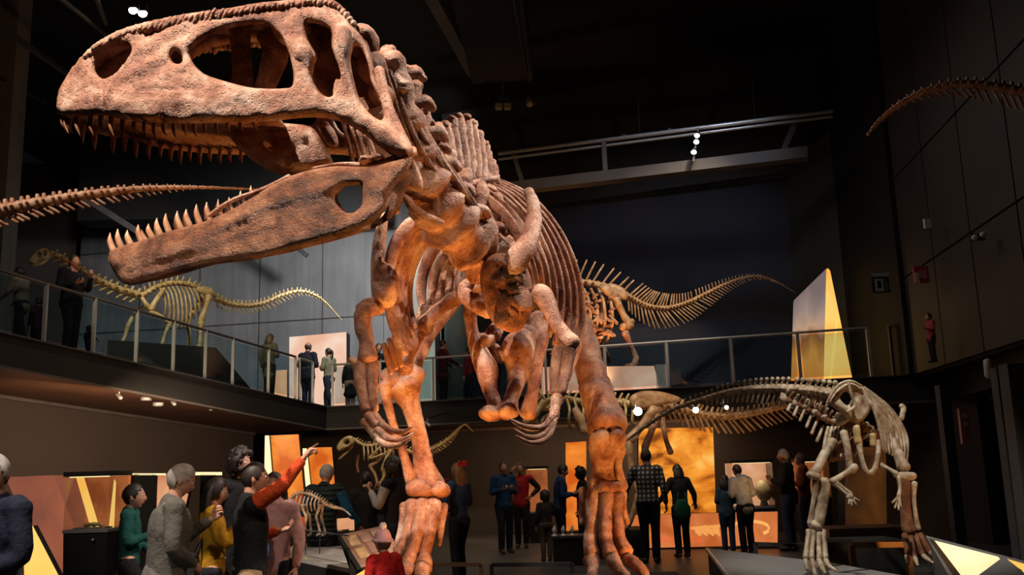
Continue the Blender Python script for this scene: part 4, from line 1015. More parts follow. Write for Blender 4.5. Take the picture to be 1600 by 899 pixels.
B('skull_bone', [(850, 628, D - .5, 4), (836, 646, D - .55, 6), (820, 660, D - .6, 5)], 'cream', S, lump=.3)
B('arm', [(900, 640, D - .5, 6), (908, 660, D - .55, 7), (914, 676, D - .6, 5)], 'tan_bone', S, lump=.3)

# grey long-tailed walker on the right
D = 10.1
S = thing('dinosaur_skeleton', at(1345, 890, D), 'grey-white walking skeleton with a long drooping tail on the right', 'skeleton')
chain(S, [(978, 690, 14.2), (1010, 666, 13.6), (1050, 641, 12.9), (1100, 624, 12.2), (1150, 611, 11.6), (1200, 607, 11.1), (1250, 609, 10.7), (1304, 616, 10.4)], 40, 'grey_bone', [(0, 1.8), (.25, 3.5), (.5, 5.5), (.8, 8), (1, 10)],
      [(0, 0), (.3, 4), (.6, 7), (1, 7)], [(0, 0), (.35, 4), (.6, 12), (.8, 20), (1, 26)], wing=1.1, lean=.5, clean=-.5, sr=.22, knob=True)
for i in range(12):
    t = i / 11; x = 1226 + 84 * t; y = 622 + 40 * t
    mb = MB(); p = at(x, y, 10.6 - .2 * t); mb.ball(p, (.06, .07, .06), 9, 7, lump=.6, freq=20); q = at(x + 6, y - 12, 10.5 - .2 * t); mb.tube([p, q], [.03, .02], 6, 1); mb.build('tail_process', M['jawbone' if i % 2 else 'grey_bone'], S)
for (x, y, l) in ((1235, 632, 10), (1246, 636, 14), (1257, 640, 18), (1268, 648, 20), (1277, 656, 22), (1286, 666, 24)):
    B('chevron', [(x, y, 10.5, 2.2), (x - l * .4, y + l, 10.45, 2.6)], 'grey_bone', S, n=8, lump=.1)
mb = MB(); plate(mb, [(1294, 628), (1302, 612), (1314, 600), (1330, 596), (1346, 602), (1356, 616), (1362, 636), (1352, 654), (1336, 662), (1322, 652), (1308, 642)], [[(1312, 622), (1322, 612), (1330, 622), (1324, 634)]], lambda x, y: 9.9, .06, 7, 3.5, lump=.02); mb.build('ilium', M['grey_bone'], S)
B('hip_edge', [(1292, 630, 9.8, 2), (1302, 612, 9.8, 2.4), (1314, 600, 9.8, 2.4), (1330, 596, 9.8, 2.4), (1346, 603, 9.8, 2)], 'grey_bone', S, n=8)
B('hip_edge', [(1326, 598, 9.75, 2), (1330, 616, 9.72, 2.6), (1336, 634, 9.72, 3), (1324, 644, 9.72, 2.4)], 'grey_bone', S, n=8)
rA = [(1346, 610, 9.9, 2.4), (1362, 634, 9.85, 2.6), (1374, 668, 9.85, 2.6), (1380, 704, 9.9, 2.2)]
rB = [(1350, 606, 10.8, 2.6), (1394, 642, 10.9, 2.8), (1418, 690, 10.9, 2.8), (1416, 724, 10.7, 2.2)]
ribs(S, 'grey_bone', rA, rB, 9, npt=5, lump=.1)
for i in range(7):
    x = 1288 + i * 6; B('rib', [(x + 6, 668, 10.2, 2.5), (x + 1, 690, 10.1, 2.8), (x - 2 + i, 716 - abs(i - 3) * 2, 10.0, 2.2)], 'grey_bone', S, n=8, lump=.1)
for i in range(9):
    B('belly_rib', [(1296 + i * 5, 722 - i, 10.05, 2), (1302 + i * 6, 705 - i * 3, 10.0, 2), (1314 + i * 6, 690 - i * 2, 9.95, 2)], 'jawbone', S, n=6, lump=.2)
for i in range(8):
    t = i / 7; mb = MB(); p = at(1318 + 62 * t, 652 + 40 * t, 10.0 + .3 * t); mb.ball(p, (.085, .09, .08), 10, 8, lump=.7, freq=14); mb.tube([p, p + Vector((.06, .1, .1))], [.04, .03], 7, 1); mb.build('back_vertebra', M['jawbone' if i % 2 else 'grey_bone'], S)
B('pubis', [(1318, 676, 9.8, 6), (1324, 700, 9.75, 5), (1328, 728, 9.75, 5.5), (1334, 736, 9.75, 6)], 'grey_bone', S)
B('pubis', [(1342, 690, 9.8, 5), (1346, 715, 9.75, 3.5), (1354, 738, 9.75, 4.5), (1366, 734, 9.75, 4), (1372, 708, 9.8, 3.5), (1372, 690, 9.85, 4)], 'grey_bone', S)
B('ischium', [(1338, 668, 9.8, 6), (1341, 692, 9.8, 6)], 'cream', S, lump=.3)
B('ischium', [(1364, 680, 9.85, 5), (1364, 696, 9.85, 5)], 'cream', S, lump=.3)
B('femur', [(1302, 690, 9.95, 7), (1288, 712, 9.9, 7), (1276, 734, 9.85, 8), (1270, 742, 9.85, 8)], 'grey_bone', S)
B('knee', [(1264, 742, 9.8, 6), (1278, 746, 9.8, 6)], 'grey_bone', S, lump=.3)
B('tibia', [(1288, 752, 9.85, 9), (1287, 772, 9.86, 8), (1283, 796, 9.88, 8), (1278, 815, 9.9, 10), (1274, 822, 9.9, 13)], 'grey_bone', S, n=14, lump=.2)
B('fibula', [(1274, 752, 9.82, 5), (1272, 775, 9.84, 3.5), (1268, 800, 9.86, 3.5), (1266, 818, 9.88, 5)], 'grey_bone', S)
for j, (x0, x1) in enumerate(((1264, 1259), (1271, 1268), (1279, 1280), (1286, 1290))):
    B('metatarsal', [(x0, 830, 9.86, 4.5), (x0 * .5 + x1 * .5, 850, 9.8, 3.6), (x1, 872, 9.7, 4.4)], 'grey_bone', S, lump=.25, freq=10)
for pts in ([(1259, 876, 9.68, 4), (1261, 890, 9.6, 3)], [(1268, 876, 9.68, 4.5), (1272, 890, 9.58, 4), (1274, 902, 9.5, 2)], [(1280, 876, 9.68, 4.5), (1284, 888, 9.58, 4), (1290, 896, 9.52, 2)], [(1290, 876, 9.68, 4), (1296, 885, 9.6, 3.5), (1306, 892, 9.52, 2)]):
    B('toe', pts, 'grey_bone', S, lump=.25, freq=12)
B('femur', [(1396, 690, 10.3, 8), (1404, 712, 10.2, 8), (1412, 732, 10.15, 10)], 'grey_bone', S)
B('knee', [(1400, 742, 10.1, 6), (1414, 745, 10.08, 7), (1428, 744, 10.1, 5)], 'grey_bone', S, lump=.35)
B('tibia', [(1412, 754, 10.1, 10), (1414, 778, 10.12, 8), (1416, 804, 10.14, 8), (1420, 828, 10.16, 11)], 'jawbone', S, n=14, lump=.2)
B('fibula', [(1428, 755, 10.08, 5), (1428, 780, 10.1, 3.2), (1431, 806, 10.12, 3.5), (1434, 826, 10.14, 4.5)], 'grey_bone', S)
for (x0, x1, y1) in ((1414, 1418, 866), (1422, 1428, 868), (1430, 1441, 866), (1438, 1452, 862)):
    B('metatarsal', [(x0, 836, 10.14, 4.5), (x0 * .5 + x1 * .5, 850, 10.05, 3.6), (x1, y1, 9.95, 4.2)], 'jawbone', S, lump=.25, freq=10)
for pts in ([(1418, 870, 9.93, 4), (1419, 882, 9.85, 2)], [(1429, 872, 9.93, 4), (1434, 884, 9.82, 2)], [(1443, 869, 9.93, 4), (1452, 876, 9.85, 3), (1458, 880, 9.8, 1.8)], [(1454, 864, 9.93, 3.8), (1462, 871, 9.86, 3), (1468, 875, 9.82, 1.6)]):
    B('toe', pts, 'grey_bone', S, lump=.2, freq=12)
B('humerus', [(1336, 730, 9.6, 6), (1318, 742, 9.55, 4), (1300, 753, 9.5, 5)], 'grey_bone', S)
for o_ in (0, 4):
    B('forearm', [(1302 + o_, 756 - o_ * .4, 9.5, 3.5), (1314 + o_, 765 - o_ * .6, 9.48, 2.2), (1326 + o_, 775 - o_ * .7, 9.46, 3)], 'grey_bone', S, n=8)
mb = MB(); mb.ball(at(1328, 777, 9.45), (.045, .04, .04), 10, 8, lump=.5, freq=20); mb.build('wrist', M['grey_bone'], S)
for (x, y) in ((1326, 788), (1331, 790), (1338, 789), (1343, 783)):
    B('finger', [(1329, 778, 9.45, 2.4), ((1329 + x) / 2, (778 + y) / 2 - 1, 9.42, 2), (x, y, 9.4, 1.4)], 'grey_bone', S, n=8)
B('humerus', [(1376, 727, 9.8, 4.5), (1388, 733, 9.75, 3), (1400, 740, 9.7, 4)], 'grey_bone', S)
B('forearm', [(1404, 745, 9.7, 3.5), (1406, 762, 9.66, 2.4), (1404, 776, 9.62, 3)], 'grey_bone', S)
for (x, y) in ((1394, 786), (1398, 794), (1404, 797), (1408, 792)):
    B('finger', [(1404, 777, 9.62, 2.6), ((1404 + x) / 2, (777 + y) / 2, 9.58, 2.2), (x, y, 9.55, 1.4)], 'grey_bone', S, n=8)
B('tail_end', [(1408, 655, 10.9, 4), (1411, 640, 11.0, 5), (1408, 634, 11.0, 4)], 'grey_bone', S, lump=.5)

# small hunter skeleton at the lower left, raised on a black plinth
D = 14.0
S = thing('dinosaur_skeleton', at(595, 800, D), 'small cream running skeleton with a raised bent tail tip, left of the giant leg', 'skeleton')
mb = MB()
plate(mb, [(526, 700), (530, 691), (538, 684), (547, 681), (553, 685), (553, 694), (546, 699), (538, 703), (530, 706)], [[(539, 691), (544, 688), (546, 692), (541, 695)]], lambda x, y: D - .05, .06, 3.5, 1.8)
mb.build('skull', M['cream'], S)
B('lower_jaw', [(551, 697, D, 2), (541, 708, D, 2.2), (530, 718, D, 1.6)], 'cream', S, lump=0)
chain(S, [(553, 686, D), (562, 693, D), (576, 697, D), (596, 694, D), (616, 698, D), (640, 706, D)], 18, 'cream', [(0, 2.6), (1, 3.4)], [(0, 3), (1, 4)], name='back_vertebra', wing=.5)
chain(S, [(642, 707, D), (664, 706, D), (684, 698, D), (704, 684, D), (718, 670, D), (726, 664, D), (732, 668, D), (739, 675, D)], 34, 'cream', [(0, 3.2), (.6, 2.4), (1, .9)], [(0, 3), (.7, 1), (.8, 0)], [(0, 6), (.5, 5), (.75, 0)], wing=.5)
for dd in (-.2, .2):
    for i in range(8):
        x = 568 + i * 6.5
        B('rib', [(x, 697, D + dd * .2, 1.3), (x + 1, 708, D + dd, 1.4), (x + 1, 722 - abs(i - 3), D + dd * .8, 1.1)], 'cream', S, n=6, lump=0)
B('shoulder_blade', [(600, 692, D - .25, 2.5), (590, 703, D - .28, 2), (578, 716, D - .25, 3)], 'cream', S, n=8)
B('humerus', [(578, 716, D - .26, 2.6), (588, 714, D - .28, 1.8), (598, 710, D - .26, 2.4)], 'cream', S, n=8)
B('forearm', [(560, 712, D + .2, 2.2), (558, 726, D + .2, 1.8), (560, 738, D + .2, 2)], 'bone', S, n=8)
B('femur', [(612, 702, D - .26, 3.5), (604, 716, D - .3, 2.6), (598, 732, D - .3, 3.4)], 'cream', S, n=8)
B('shin', [(598, 732, D - .3, 3.4), (600, 744, D - .28, 2.2), (594, 757, D - .26, 2.8)], 'cream', S, n=8)
B('foot', [(594, 757, D - .26, 2.8), (592, 775, D - .26, 2.2), (588, 792, D - .3, 3)], 'tan_bone', S, n=8)
B('femur', [(606, 706, D + .26, 3), (590, 722, D + .26, 2.4), (578, 728, D + .26, 3)], 'tan_bone', S, n=8)
B('shin', [(578, 728, D + .26, 3), (586, 742, D + .26, 2.2), (590, 757, D + .26, 2.6)], 'tan_bone', S, n=8)
B('foot', [(590, 757, D + .26, 2.6), (582, 775, D + .26, 2), (576, 792, D + .2, 2.8)], 'tan_bone', S, n=8)

# tiny four-legged skeleton on the low plinth
D = 9.6
S = thing('small_skeleton', at(485, 840, D), 'tiny dark four-legged skeleton on the low white plinth, in front of the orange light', 'skeleton')
mb = MB(); mb.ball(at(452, 783, D), (.05, .035, .04), 12, 9, lump=.4, freq=20); mb.build('skull', M['grey_bone'], S)
chain(S, [(456, 778, D), (466, 772, D), (480, 772, D), (494, 778, D), (508, 788, D)], 14, 'grey_bone', [(0, 2.6), (1, 3)], [(0, 3), (1, 3)], name='back_vertebra', wing=.5)
chain(S, [(509, 789, D), (522, 794, D), (536, 797, D), (548, 806, D)], 16, 'grey_bone', [(0, 2.6), (1, .8)], [(0, 2), (1, 0)], wing=.4)
for dd in (-.10, .10):
    for i in range(7):
        x = 464 + i * 6
        B('rib', [(x, 775 + i * .8, D + dd * .2, 1.2), (x - 3, 788, D + dd, 1.3), (x - 1, 799, D + dd * .8, 1.1)], 'grey_bone', S, n=6, lump=0)
for (x, y, x2, x3, dd) in ((470, 790, 478, 476, -.12), (474, 790, 484, 486, .12), (500, 790, 494, 500, -.12), (504, 790, 502, 508, .12)):
    B('upper_leg', [(x, y, D + dd, 2.8), ((x + x2) / 2, y + 9, D + dd, 2), (x2, y + 17, D + dd, 2.4)], 'grey_bone', S, n=8)
    B('lower_leg', [(x2, y + 18, D + dd, 2.4), ((x2 + x3) / 2, y + 30, D + dd, 1.6), (x3, y + 43, D + dd, 2)], 'grey_bone', S, n=8)
    B('foot', [(x3, y + 44, D + dd, 2), (x3 - 5, y + 47, D + dd - .02, 1.8)], 'grey_bone', S, n=8)
# ------------------------------------------------------------------ exhibits, panels, signs
def slab(name, label, cat, outline, d, m, th=0.12, frame=None, group=None, tilt=0.0):
    """An upright panel: its outline in pixels at distance d (a number or one per corner), th thick."""
    ds = d if isinstance(d, (list, tuple)) else [d] * len(outline)
    pts = [at(x, y, dd) for (x, y), dd in zip(outline, ds)]
    n = (pts[1] - pts[0]).cross(pts[2] - pts[0]).normalized()
    if n.y < 0: n = -n
    pts = pts if (pts[1] - pts[0]).cross(pts[2] - pts[0]).dot(n) > 0 else pts[::-1]
    c = sum(pts, Vector()) / len(pts); zmin = min(p.z for p in pts)
    o = thing(name, (c.x, c.y, zmin), label, cat, group)
    mb = MB(); fr = [p + n * .03 for p in pts]; mb.hexa([p + n * (th + .03) for p in pts], fr); mb.build('casing', M['black'], o, smooth=False)
    mb = MB(); mb.hexa([p + n * .028 for p in pts], pts); mb.build('graphic', m, o, smooth=False)
    z0 = 3.25 if zmin > 3.0 else 0.0
    if zmin > z0 + .03:
        lowp = sorted(pts, key=lambda p: p.z)[:2]; a, b = lowp; e = (b - a) * .2; a, b = a + e, b - e; q = n * (th + .02); q.z = 0
        mb = MB(); mb.hexa([(a.x, a.y, z0), (b.x, b.y, z0), (b.x + q.x, b.y + q.y, z0), (a.x + q.x, a.y + q.y, z0)], [(a.x, a.y, a.z + .02) , (b.x, b.y, b.z + .02), (b.x + q.x, b.y + q.y, b.z + .02), (a.x + q.x, a.y + q.y, a.z + .02)])
        mb.build('foot', M['black'], o, smooth=False)
    return o
G_ = lambda n, *a: M.setdefault(n, glow(n, *a))
pink = glow('rose_graphic', srgb(172, 96, 66), 1.0, srgb(120, 72, 58), 0.7)
rust = glow('rust_graphic', srgb(196, 112, 62), 1.0, srgb(130, 66, 34), 1.2)
peach = glow('peach_graphic', srgb(232, 176, 128), 1.0, srgb(205, 130, 92), 1.0)
sunset = None
def sunset_mat():
    """Painted sunset: amber sky, darker cloud bands and brush-stroke trees."""
    m, nt, b = nodes_of('sunset_print'); L = nt.links.new; N = nt.nodes.new
    tc = N('ShaderNodeTexCoord'); mp = N('ShaderNodeMapping'); mp.inputs['Scale'].default_value = (.9, .9, 1.5)
    L(tc.outputs['Object'], mp.inputs['Vector'])
    n1 = N('ShaderNodeTexNoise'); n1.inputs['Scale'].default_value = 1.6; n1.inputs['Detail'].default_value = 8; n1.inputs['Distortion'].default_value = .5
    L(mp.outputs[0], n1.inputs['Vector'])
    cr = N('ShaderNodeValToRGB'); e = cr.color_ramp.elements
    e[0].position = .36; e[0].color = (*srgb(122, 58, 12), 1); e[1].position = .56; e[1].color = (*srgb(246, 156, 50), 1)
    k = e.new(.45); k.color = (*srgb(212, 118, 30), 1); k = e.new(.70); k.color = (*srgb(255, 200, 104), 1)
    L(n1.outputs['Fac'], cr.inputs[0]); L(cr.outputs[0], b.inputs['Emission Color'])
    b.inputs['Emission Strength'].default_value = 1.0; b.inputs['Base Color'].default_value = (.05, .02, .005, 1)
    return m
sunset = sunset_mat()
# lit panels and cases, lower left
slab('graphic_board', 'large slanting rose-brown graphic panel behind the white-haired man in navy', 'panel', [(8, 746), (83, 743), (176, 910), (84, 910)], 12.4, pink, .1)
slab('light_box', 'bright yellow slanting light panel beside the navy coat at the lower left', 'panel', [(36, 848), (49, 822), (92, 905), (38, 905)], 10.0, M['yellow'], .1)
slab('graphic_board', 'rose-brown graphic behind the first glass display case', 'panel', [(84, 743), (172, 743), (196, 830), (118, 830)], 12.2, pink, .1)
slab('graphic_board', 'slanting amber graphic behind the boy in green', 'panel', [(188, 743), (300, 743), (262, 905), (232, 905)], 12.0, peach, .1)
slab('light_box', 'narrow pale slanting light panel left of the boy in green', 'panel', [(175, 748), (182, 743), (208, 792), (194, 800)], 11.6, M['pale'], .06)
slab('graphic_board', 'low rust-coloured slanting panel left of the boy in green', 'panel', [(172, 826), (186, 824), (215, 895), (196, 895)], 11.5, rust, .08)
slab('light_box', 'small yellow light panel low on the floor beside the black case pedestal', 'panel', [(170, 868), (174, 862), (190, 905), (170, 905)], 11.2, M['yellow'], .06)
slab('light_strip', 'thin white light strip on the wall behind the man in grey', 'lamp', [(305, 738), (346, 738), (346, 743), (305, 743)], 12.5, M['pale'], .04)
slab('light_strip', 'thin white light strip on the wall over the boy in green', 'lamp', [(186, 740), (258, 740), (258, 743), (186, 743)], 11.4, M['pale'], .04)

def display_case(x0, x1, ytop, ymid, d, label, inner, dep=0.55, base_bottom=0.0, spec=None, base='black'):
    a, b = at(x0, ymid, d), at(x1, ymid, d); zt = at((x0 + x1) / 2, ytop, d).z; zm = a.z * .5 + b.z * .5
    o = thing('display_case', ((a.x + b.x) / 2, d + dep / 2, base_bottom), label, 'display case')
    X0, X1, Y0, Y1 = a.x, b.x, d, d + dep
    mb = MB(); mb.hexa([(X0 + .04, Y0 + .03, base_bottom), (X1 - .04, Y0 + .03, base_bottom), (X1 - .04, Y1, base_bottom), (X0 + .04, Y1, base_bottom)], [(X0 + .01, Y0, zm - .04), (X1 - .01, Y0, zm - .04), (X1 - .01, Y1, zm - .04), (X0 + .01, Y1, zm - .04)]); mb.build('pedestal', M[base], o, smooth=False)
    mb = MB(); mb.box((X0, Y0 - .01, zm - .04), (X1, Y1, zm)); mb.build('shelf', M['plinth'], o, smooth=False)
    mb = MB(); mb.box((X0, Y1 - .03, zm), (X1, Y1 + .02, zt)); mb.build('back_graphic', inner, o, smooth=False)
    mb = MB(); mb.box((X0 + .005, Y0, zm), (X1 - .005, Y0 + .012, zt - .03)); mb.build('front_glass', M['caseglass'], o, smooth=False)
    for sx in (X0, X1 - .012):
        mb = MB(); mb.box((sx, Y0 + .012, zm), (sx + .012, Y1 - .03, zt - .03)); mb.build('side_glass', M['caseglass'], o, smooth=False)
    mb = MB(); mb.box((X0 - .02, Y0 - .02, zt - .03), (X1 + .02, Y1 + .02, zt + .03)); mb.build('lid', M['black'], o, smooth=False)
    mb = MB(); mb.box((X0 + .04, Y0 + .02, zt - .045), (X1 - .04, Y0 + .06, zt - .03)); mb.build('lid_light', M['pale'], o, smooth=False)
    return o, X0, X1, Y0, Y1, zm, zt
o, X0, X1, Y0, Y1, zm, zt = display_case(98, 169, 741, 828, 10.8, 'glass display case on a black pedestal with yellow slanting light inside, lower left', rust)
mb = MB(); mb.hexa([(X0 + .03, Y0 + .2, zt - .04), (X0 + .12, Y0 + .2, zt - .04), (X0 + .33, Y0 + .25, zm), (X0 + .23, Y0 + .25, zm)], [(X0 + .03, Y0 + .23, zt - .04), (X0 + .12, Y0 + .23, zt - .04), (X0 + .33, Y0 + .28, zm), (X0 + .23, Y0 + .28, zm)]); mb.build('light_blade', M['yellow'], o, smooth=False)
mb = MB(); mb.hexa([(X0 + .44, Y0 + .3, zm), (X0 + .50, Y0 + .3, zm), (X0 + .50, Y0 + .3, zt - .12), (X0 + .48, Y0 + .3, zt - .08)], [(X0 + .44, Y0 + .32, zm), (X0 + .50, Y0 + .32, zm), (X0 + .50, Y0 + .32, zt - .12), (X0 + .48, Y0 + .32, zt - .08)]); mb.build('light_blade', M['yellow'], o, smooth=False)
f = thing('fossil', ((X0 + X1) / 2, Y0 + .2, zm), 'small pale fossil lying in the glass case at the lower left', 'fossil')
mb = MB(); mb.box(((X0 + X1) / 2 - .20, Y0 + .08, zm), ((X0 + X1) / 2 + .20, Y0 + .36, zm + .02)); mb.build('tray', M['plinth'], f, smooth=False)
mb = MB(); mb.tube([((X0 + X1) / 2 - .12, Y0 + .2, zm + .045), ((X0 + X1) / 2, Y0 + .22, zm + .055), ((X0 + X1) / 2 + .12, Y0 + .2, zm + .04)], [.02, .03, .016], 10, 4, lump=.5, freq=22); mb.build('bone', M['cream'], f)
mb = MB(); mb.ball((X0 + .40, Y0 - .02, zm - .13), .018, 10, 8); o2 = mb.build('lock', M['steel'], o)
display_case(824, 858, 731, 800, 19.2, 'tall narrow lit case in the back wall behind the man in blue', rust, .4)
o, X0, X1, Y0, Y1, zm, zt = display_case(1147, 1212, 721, 792, 17.6, 'lit glass case with a pale egg on a black pedestal, right of the hooded visitor', peach, .5)
eg = thing('fossil_egg', (X0 + .70, Y0 + .25, zm), 'pale rounded egg standing in the lit case on the right', 'egg')
mb = MB(); mb.tube([(X0 + .70, Y0 + .25, zm), (X0 + .70, Y0 + .25, zm + .12)], [.09, .06], 12, 2); mb.build('stand', M['plinth'], eg)
cl = bpy.data.lights.new('egg_fill_light', 'POINT'); cl.energy = 9; cl.color = (1, .86, .66); cl.shadow_soft_size = .04; co = bpy.data.objects.new('egg_fill_light', cl); COL.objects.link(co); co.location = (X0 + .55, Y0 + .10, zt - .10)  # point light added under the lid to brighten the egg
mb = MB(); mb.ball((X0 + .70, Y0 + .25, zm + .30), (.17, .17, .22), 20, 14, lump=.15); mb.build('shell', M['cream'], eg)
display_case(1252, 1300, 719, 776, 17.4, 'lit case behind the visitor in the orange jacket', rust, .4)

# orange light towers at the back left
slab('light_tower', 'tall orange light panel behind the pointing man', 'panel', [(421, 681), (466, 679), (478, 812), (430, 812)], 17.6, M['orange'], .2)
slab('light_box', 'thin pale yellow edge light left of the tall orange panel', 'panel', [(414, 681), (420, 681), (427, 770), (413, 740)], 17.4, M['pale'], .1)
slab('light_tower', 'shorter orange light panel behind the man in the puffer vest', 'panel', [(482, 700), (518, 699), (526, 800), (488, 800)], 18.6, M['orange'], .2)
slab('light_box', 'thin pale yellow edge light left of the shorter orange panel', 'panel', [(473, 701), (479, 701), (488, 790), (472, 776)], 18.3, M['pale'], .1)
slab('light_disc', 'glowing orange round panel low behind the tiny skeleton', 'panel', [(446 + 38 + 40 * math.cos(a), 800 + 32 * math.sin(a)) for a in [math.pi * 2 * k / 20 for k in range(20)]], 13.5, glow('deep_orange', srgb(214, 84, 20), 1.0, srgb(150, 48, 10), 2.0), .1)
# panels of the horned hunter's bay
slab('graphic_board', 'orange graphic panel behind the woman with curly black hair', 'panel', [(884, 692), (916, 690), (916, 830), (884, 830)], 18.6, M['orange'], .15)
slab('graphic_board', 'large glowing sunset picture behind the visitors in plaid and black', 'picture', [(998, 670), (1114, 668), (1119, 802), (998, 806)], 18.0, sunset, .2)
lo = slab('title_sign', 'low glowing orange panel with a skeleton drawing and the title lettering', 'sign', [(955, 806), (1215, 800), (1215, 852), (955, 858)], [17.2, 16.5, 16.5, 17.2], glow('title_orange', srgb(212, 120, 66), 1.0, srgb(186, 92, 40), 1.5), .25)
def text3(parent, txt, px, py, d, height, m, px_end=None, ext=0.004):
    cu = bpy.data.curves.new('lettering', 'FONT'); cu.body = txt; cu.size = 1; cu.extrude = ext; cu.align_x = 'LEFT'
    t = bpy.data.objects.new('lettering', cu); COL.objects.link(t)
    bpy.context.view_layer.update()
    a, b = at(px, py, d[0]), at(px_end, py, d[1])
    dg = bpy.context.evaluated_depsgraph_get(); me = bpy.data.meshes.new_from_object(t.evaluated_get(dg)); bpy.data.objects.remove(t)
    wdt = max(v.co.x for v in me.vertices); hgt = max(v.co.y for v in me.vertices)
    X = (b - a)
    for v in me.vertices:
        c = v.co.copy(); v.co = a + X * (c.x / wdt) + Vector((0, 0, c.y / hgt * height)) + Vector((0, -c.z, 0)) - wloc(parent)
    me.materials.append(m); o = bpy.data.objects.new('lettering', me); COL.objects.link(o); o.parent = parent
    return o
text3(lo, 'CARNOTAURUS', 1009, 848, (16.98, 16.74), .115, glow('letter_red', srgb(245, 92, 50), 1.0), 1096)
mb = MB()
for i in range(16):
    a = 2.2 * i / 15 - .3; p = at(1172 + 30 * math.cos(a * 1.7 + 3.6) , 826 + 11 * math.sin(a * 1.7 + 3.6), 16.55); q = at(1172 + 30 * math.cos((a + .15) * 1.7 + 3.6), 826 + 11 * math.sin((a + .15) * 1.7 + 3.6), 16.55)
    mb.bar(p, q, .03, .06)
mb.build('drawn_tail', glow('drawn_bone', srgb(250, 180, 100), 1.0), lo, smooth=False)
mb = MB()
for i in range(12):
    x = 1086 + i * 3.2; p = at(x, 824 + 3 * math.sin(i), 16.72); mb.bar(p, at(x + 2.5, 836 - 2 * math.cos(i * 2), 16.72), .035, .03)
mb.bar(at(1080, 826, 16.74), at(1128, 822, 16.70), .05, .05); mb.build('drawn_body', glow('drawn_bone_b', srgb(240, 160, 84), 1.0), lo, smooth=False)
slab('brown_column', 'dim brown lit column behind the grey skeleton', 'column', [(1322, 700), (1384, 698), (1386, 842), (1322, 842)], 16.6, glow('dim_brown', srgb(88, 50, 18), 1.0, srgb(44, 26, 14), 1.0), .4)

# upper level panels
slab('light_box', 'big white light box with a pale pink print on the far balcony', 'light box', [(452, 527), (541, 519), (541, 640), (452, 642)], 23.4, glow('white_print', srgb(238, 208, 186), 1.0, srgb(226, 170, 140), .7), .5)
slab('light_box', 'small pale light panel behind the standing visitors at the ramp end', 'panel', [(420, 580), (448, 578), (448, 640), (420, 642)], 23.0, peach, .1)
M['case_cream'] = glow('cream_print', srgb(140, 142, 126), 1.0, srgb(116, 122, 112), .8)
slab('projection_screen', 'tall cream-green lit panel seen between the giant ribs', 'panel', [(634, 380), (689, 372), (689, 640), (634, 640)], 23.2, M['case_cream'], .2)
pl = thing('round_column', at(712, 610, 23.0), 'pale teal round column between the giant skeleton legs on the balcony', 'column')
pl['kind'] = 'thing'
p = at(714, 500, 23.0); mb = MB(); mb.tube([(p.x, p.y, 3.2), (p.x, p.y, 8.6)], [.36, .36], 28, 1, cap=False); mb.build('shaft', mat('teal_plaster', (.16, .23, .24), .5, var=.15), pl)
mb = MB(); mb.tube([(p.x, p.y, 3.2), (p.x, p.y, 3.5)], [.42, .42], 28, 1, cap=False); mb.build('base', M['plinth'], pl)
mb = MB(); mb.box((p.x - .60, p.y - .3, 3.25), (p.x - .46, p.y - .12, 8.5)); tag(mb.build('dark_post', M['black'], smooth=False), 'thin black post left of the pale teal column', 'post')
def dusk_mat():
    """Printed dusk landscape: lilac-grey sky over an orange plain, by height on the sheet."""
    m, nt, b = nodes_of('dusk_print'); L = nt.links.new; N = nt.nodes.new
    tc = N('ShaderNodeTexCoord'); sp = N('ShaderNodeSeparateXYZ'); L(tc.outputs['Generated'], sp.inputs[0])
    nz = N('ShaderNodeTexNoise'); nz.inputs['Scale'].default_value = 3; nz.inputs['Detail'].default_value = 5; L(tc.outputs['Generated'], nz.inputs['Vector'])
    ad = N('ShaderNodeMath'); ad.operation = 'MULTIPLY_ADD'; ad.inputs[1].default_value = .35; L(nz.outputs['Fac'], ad.inputs[0]); L(sp.outputs['Z'], ad.inputs[2])
    cr = N('ShaderNodeValToRGB'); e = cr.color_ramp.elements
    e[0].position = .15; e[0].color = (*srgb(222, 128, 44), 1); e[1].position = 1.0; e[1].color = (*srgb(120, 104, 104), 1)
    for q, c in ((.40, srgb(232, 150, 66)), (.58, srgb(160, 92, 44)), (.66, srgb(196, 160, 130)), (.82, srgb(150, 130, 124))):
        k = e.new(q); k.color = (*c, 1)
    L(ad.outputs[0], cr.inputs[0]); L(cr.outputs[0], b.inputs['Emission Color']); b.inputs['Emission Strength'].default_value = .85; b.inputs['Base Color'].default_value = (.03, .02, .01, 1)
    return m
# leaning two-sided triangle of light on the right
o = thing('triangular_light_box', at(1290, 585, 17.6), 'tall triangular light panel with a glowing yellow side, right end of the far balcony', 'light panel')
tri = [at(1242, 468, 19.0), at(1291, 420, 18.6), at(1287, 598, 18.5), at(1238, 600, 19.0)]
bk = Vector((.04, .22, 0))
mb = MB(); mb.hexa([p + bk for p in tri], tri); mb.build('dusk_side', dusk_mat(), o, smooth=False)
tr2 = [at(1293, 419, 18.58), at(1297, 423, 18.5), at(1333, 598, 18.2), at(1288, 598, 18.45)]
mb = MB(); mb.hexa([p + bk for p in tr2], tr2); mb.build('lit_side', M['amber'], o, smooth=False)
mb = MB(); mb.bar(at(1309, 490, 18.40), at(1298, 592, 18.34), .03, .03); mb.build('strut', M['yellow'], o, smooth=False)
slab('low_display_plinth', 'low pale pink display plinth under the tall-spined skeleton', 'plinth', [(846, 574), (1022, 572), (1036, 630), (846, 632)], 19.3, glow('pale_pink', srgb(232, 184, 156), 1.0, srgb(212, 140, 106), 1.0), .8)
mb = MB(); a = at(1024, 570, 19.3); mb.box((a.x, a.y, 3.25), (a.x + .25, a.y + .6, a.z)); tag(mb.build('plinth_end', M['plinth'], smooth=False), 'pale grey end block beside the pink display plinth', 'block')
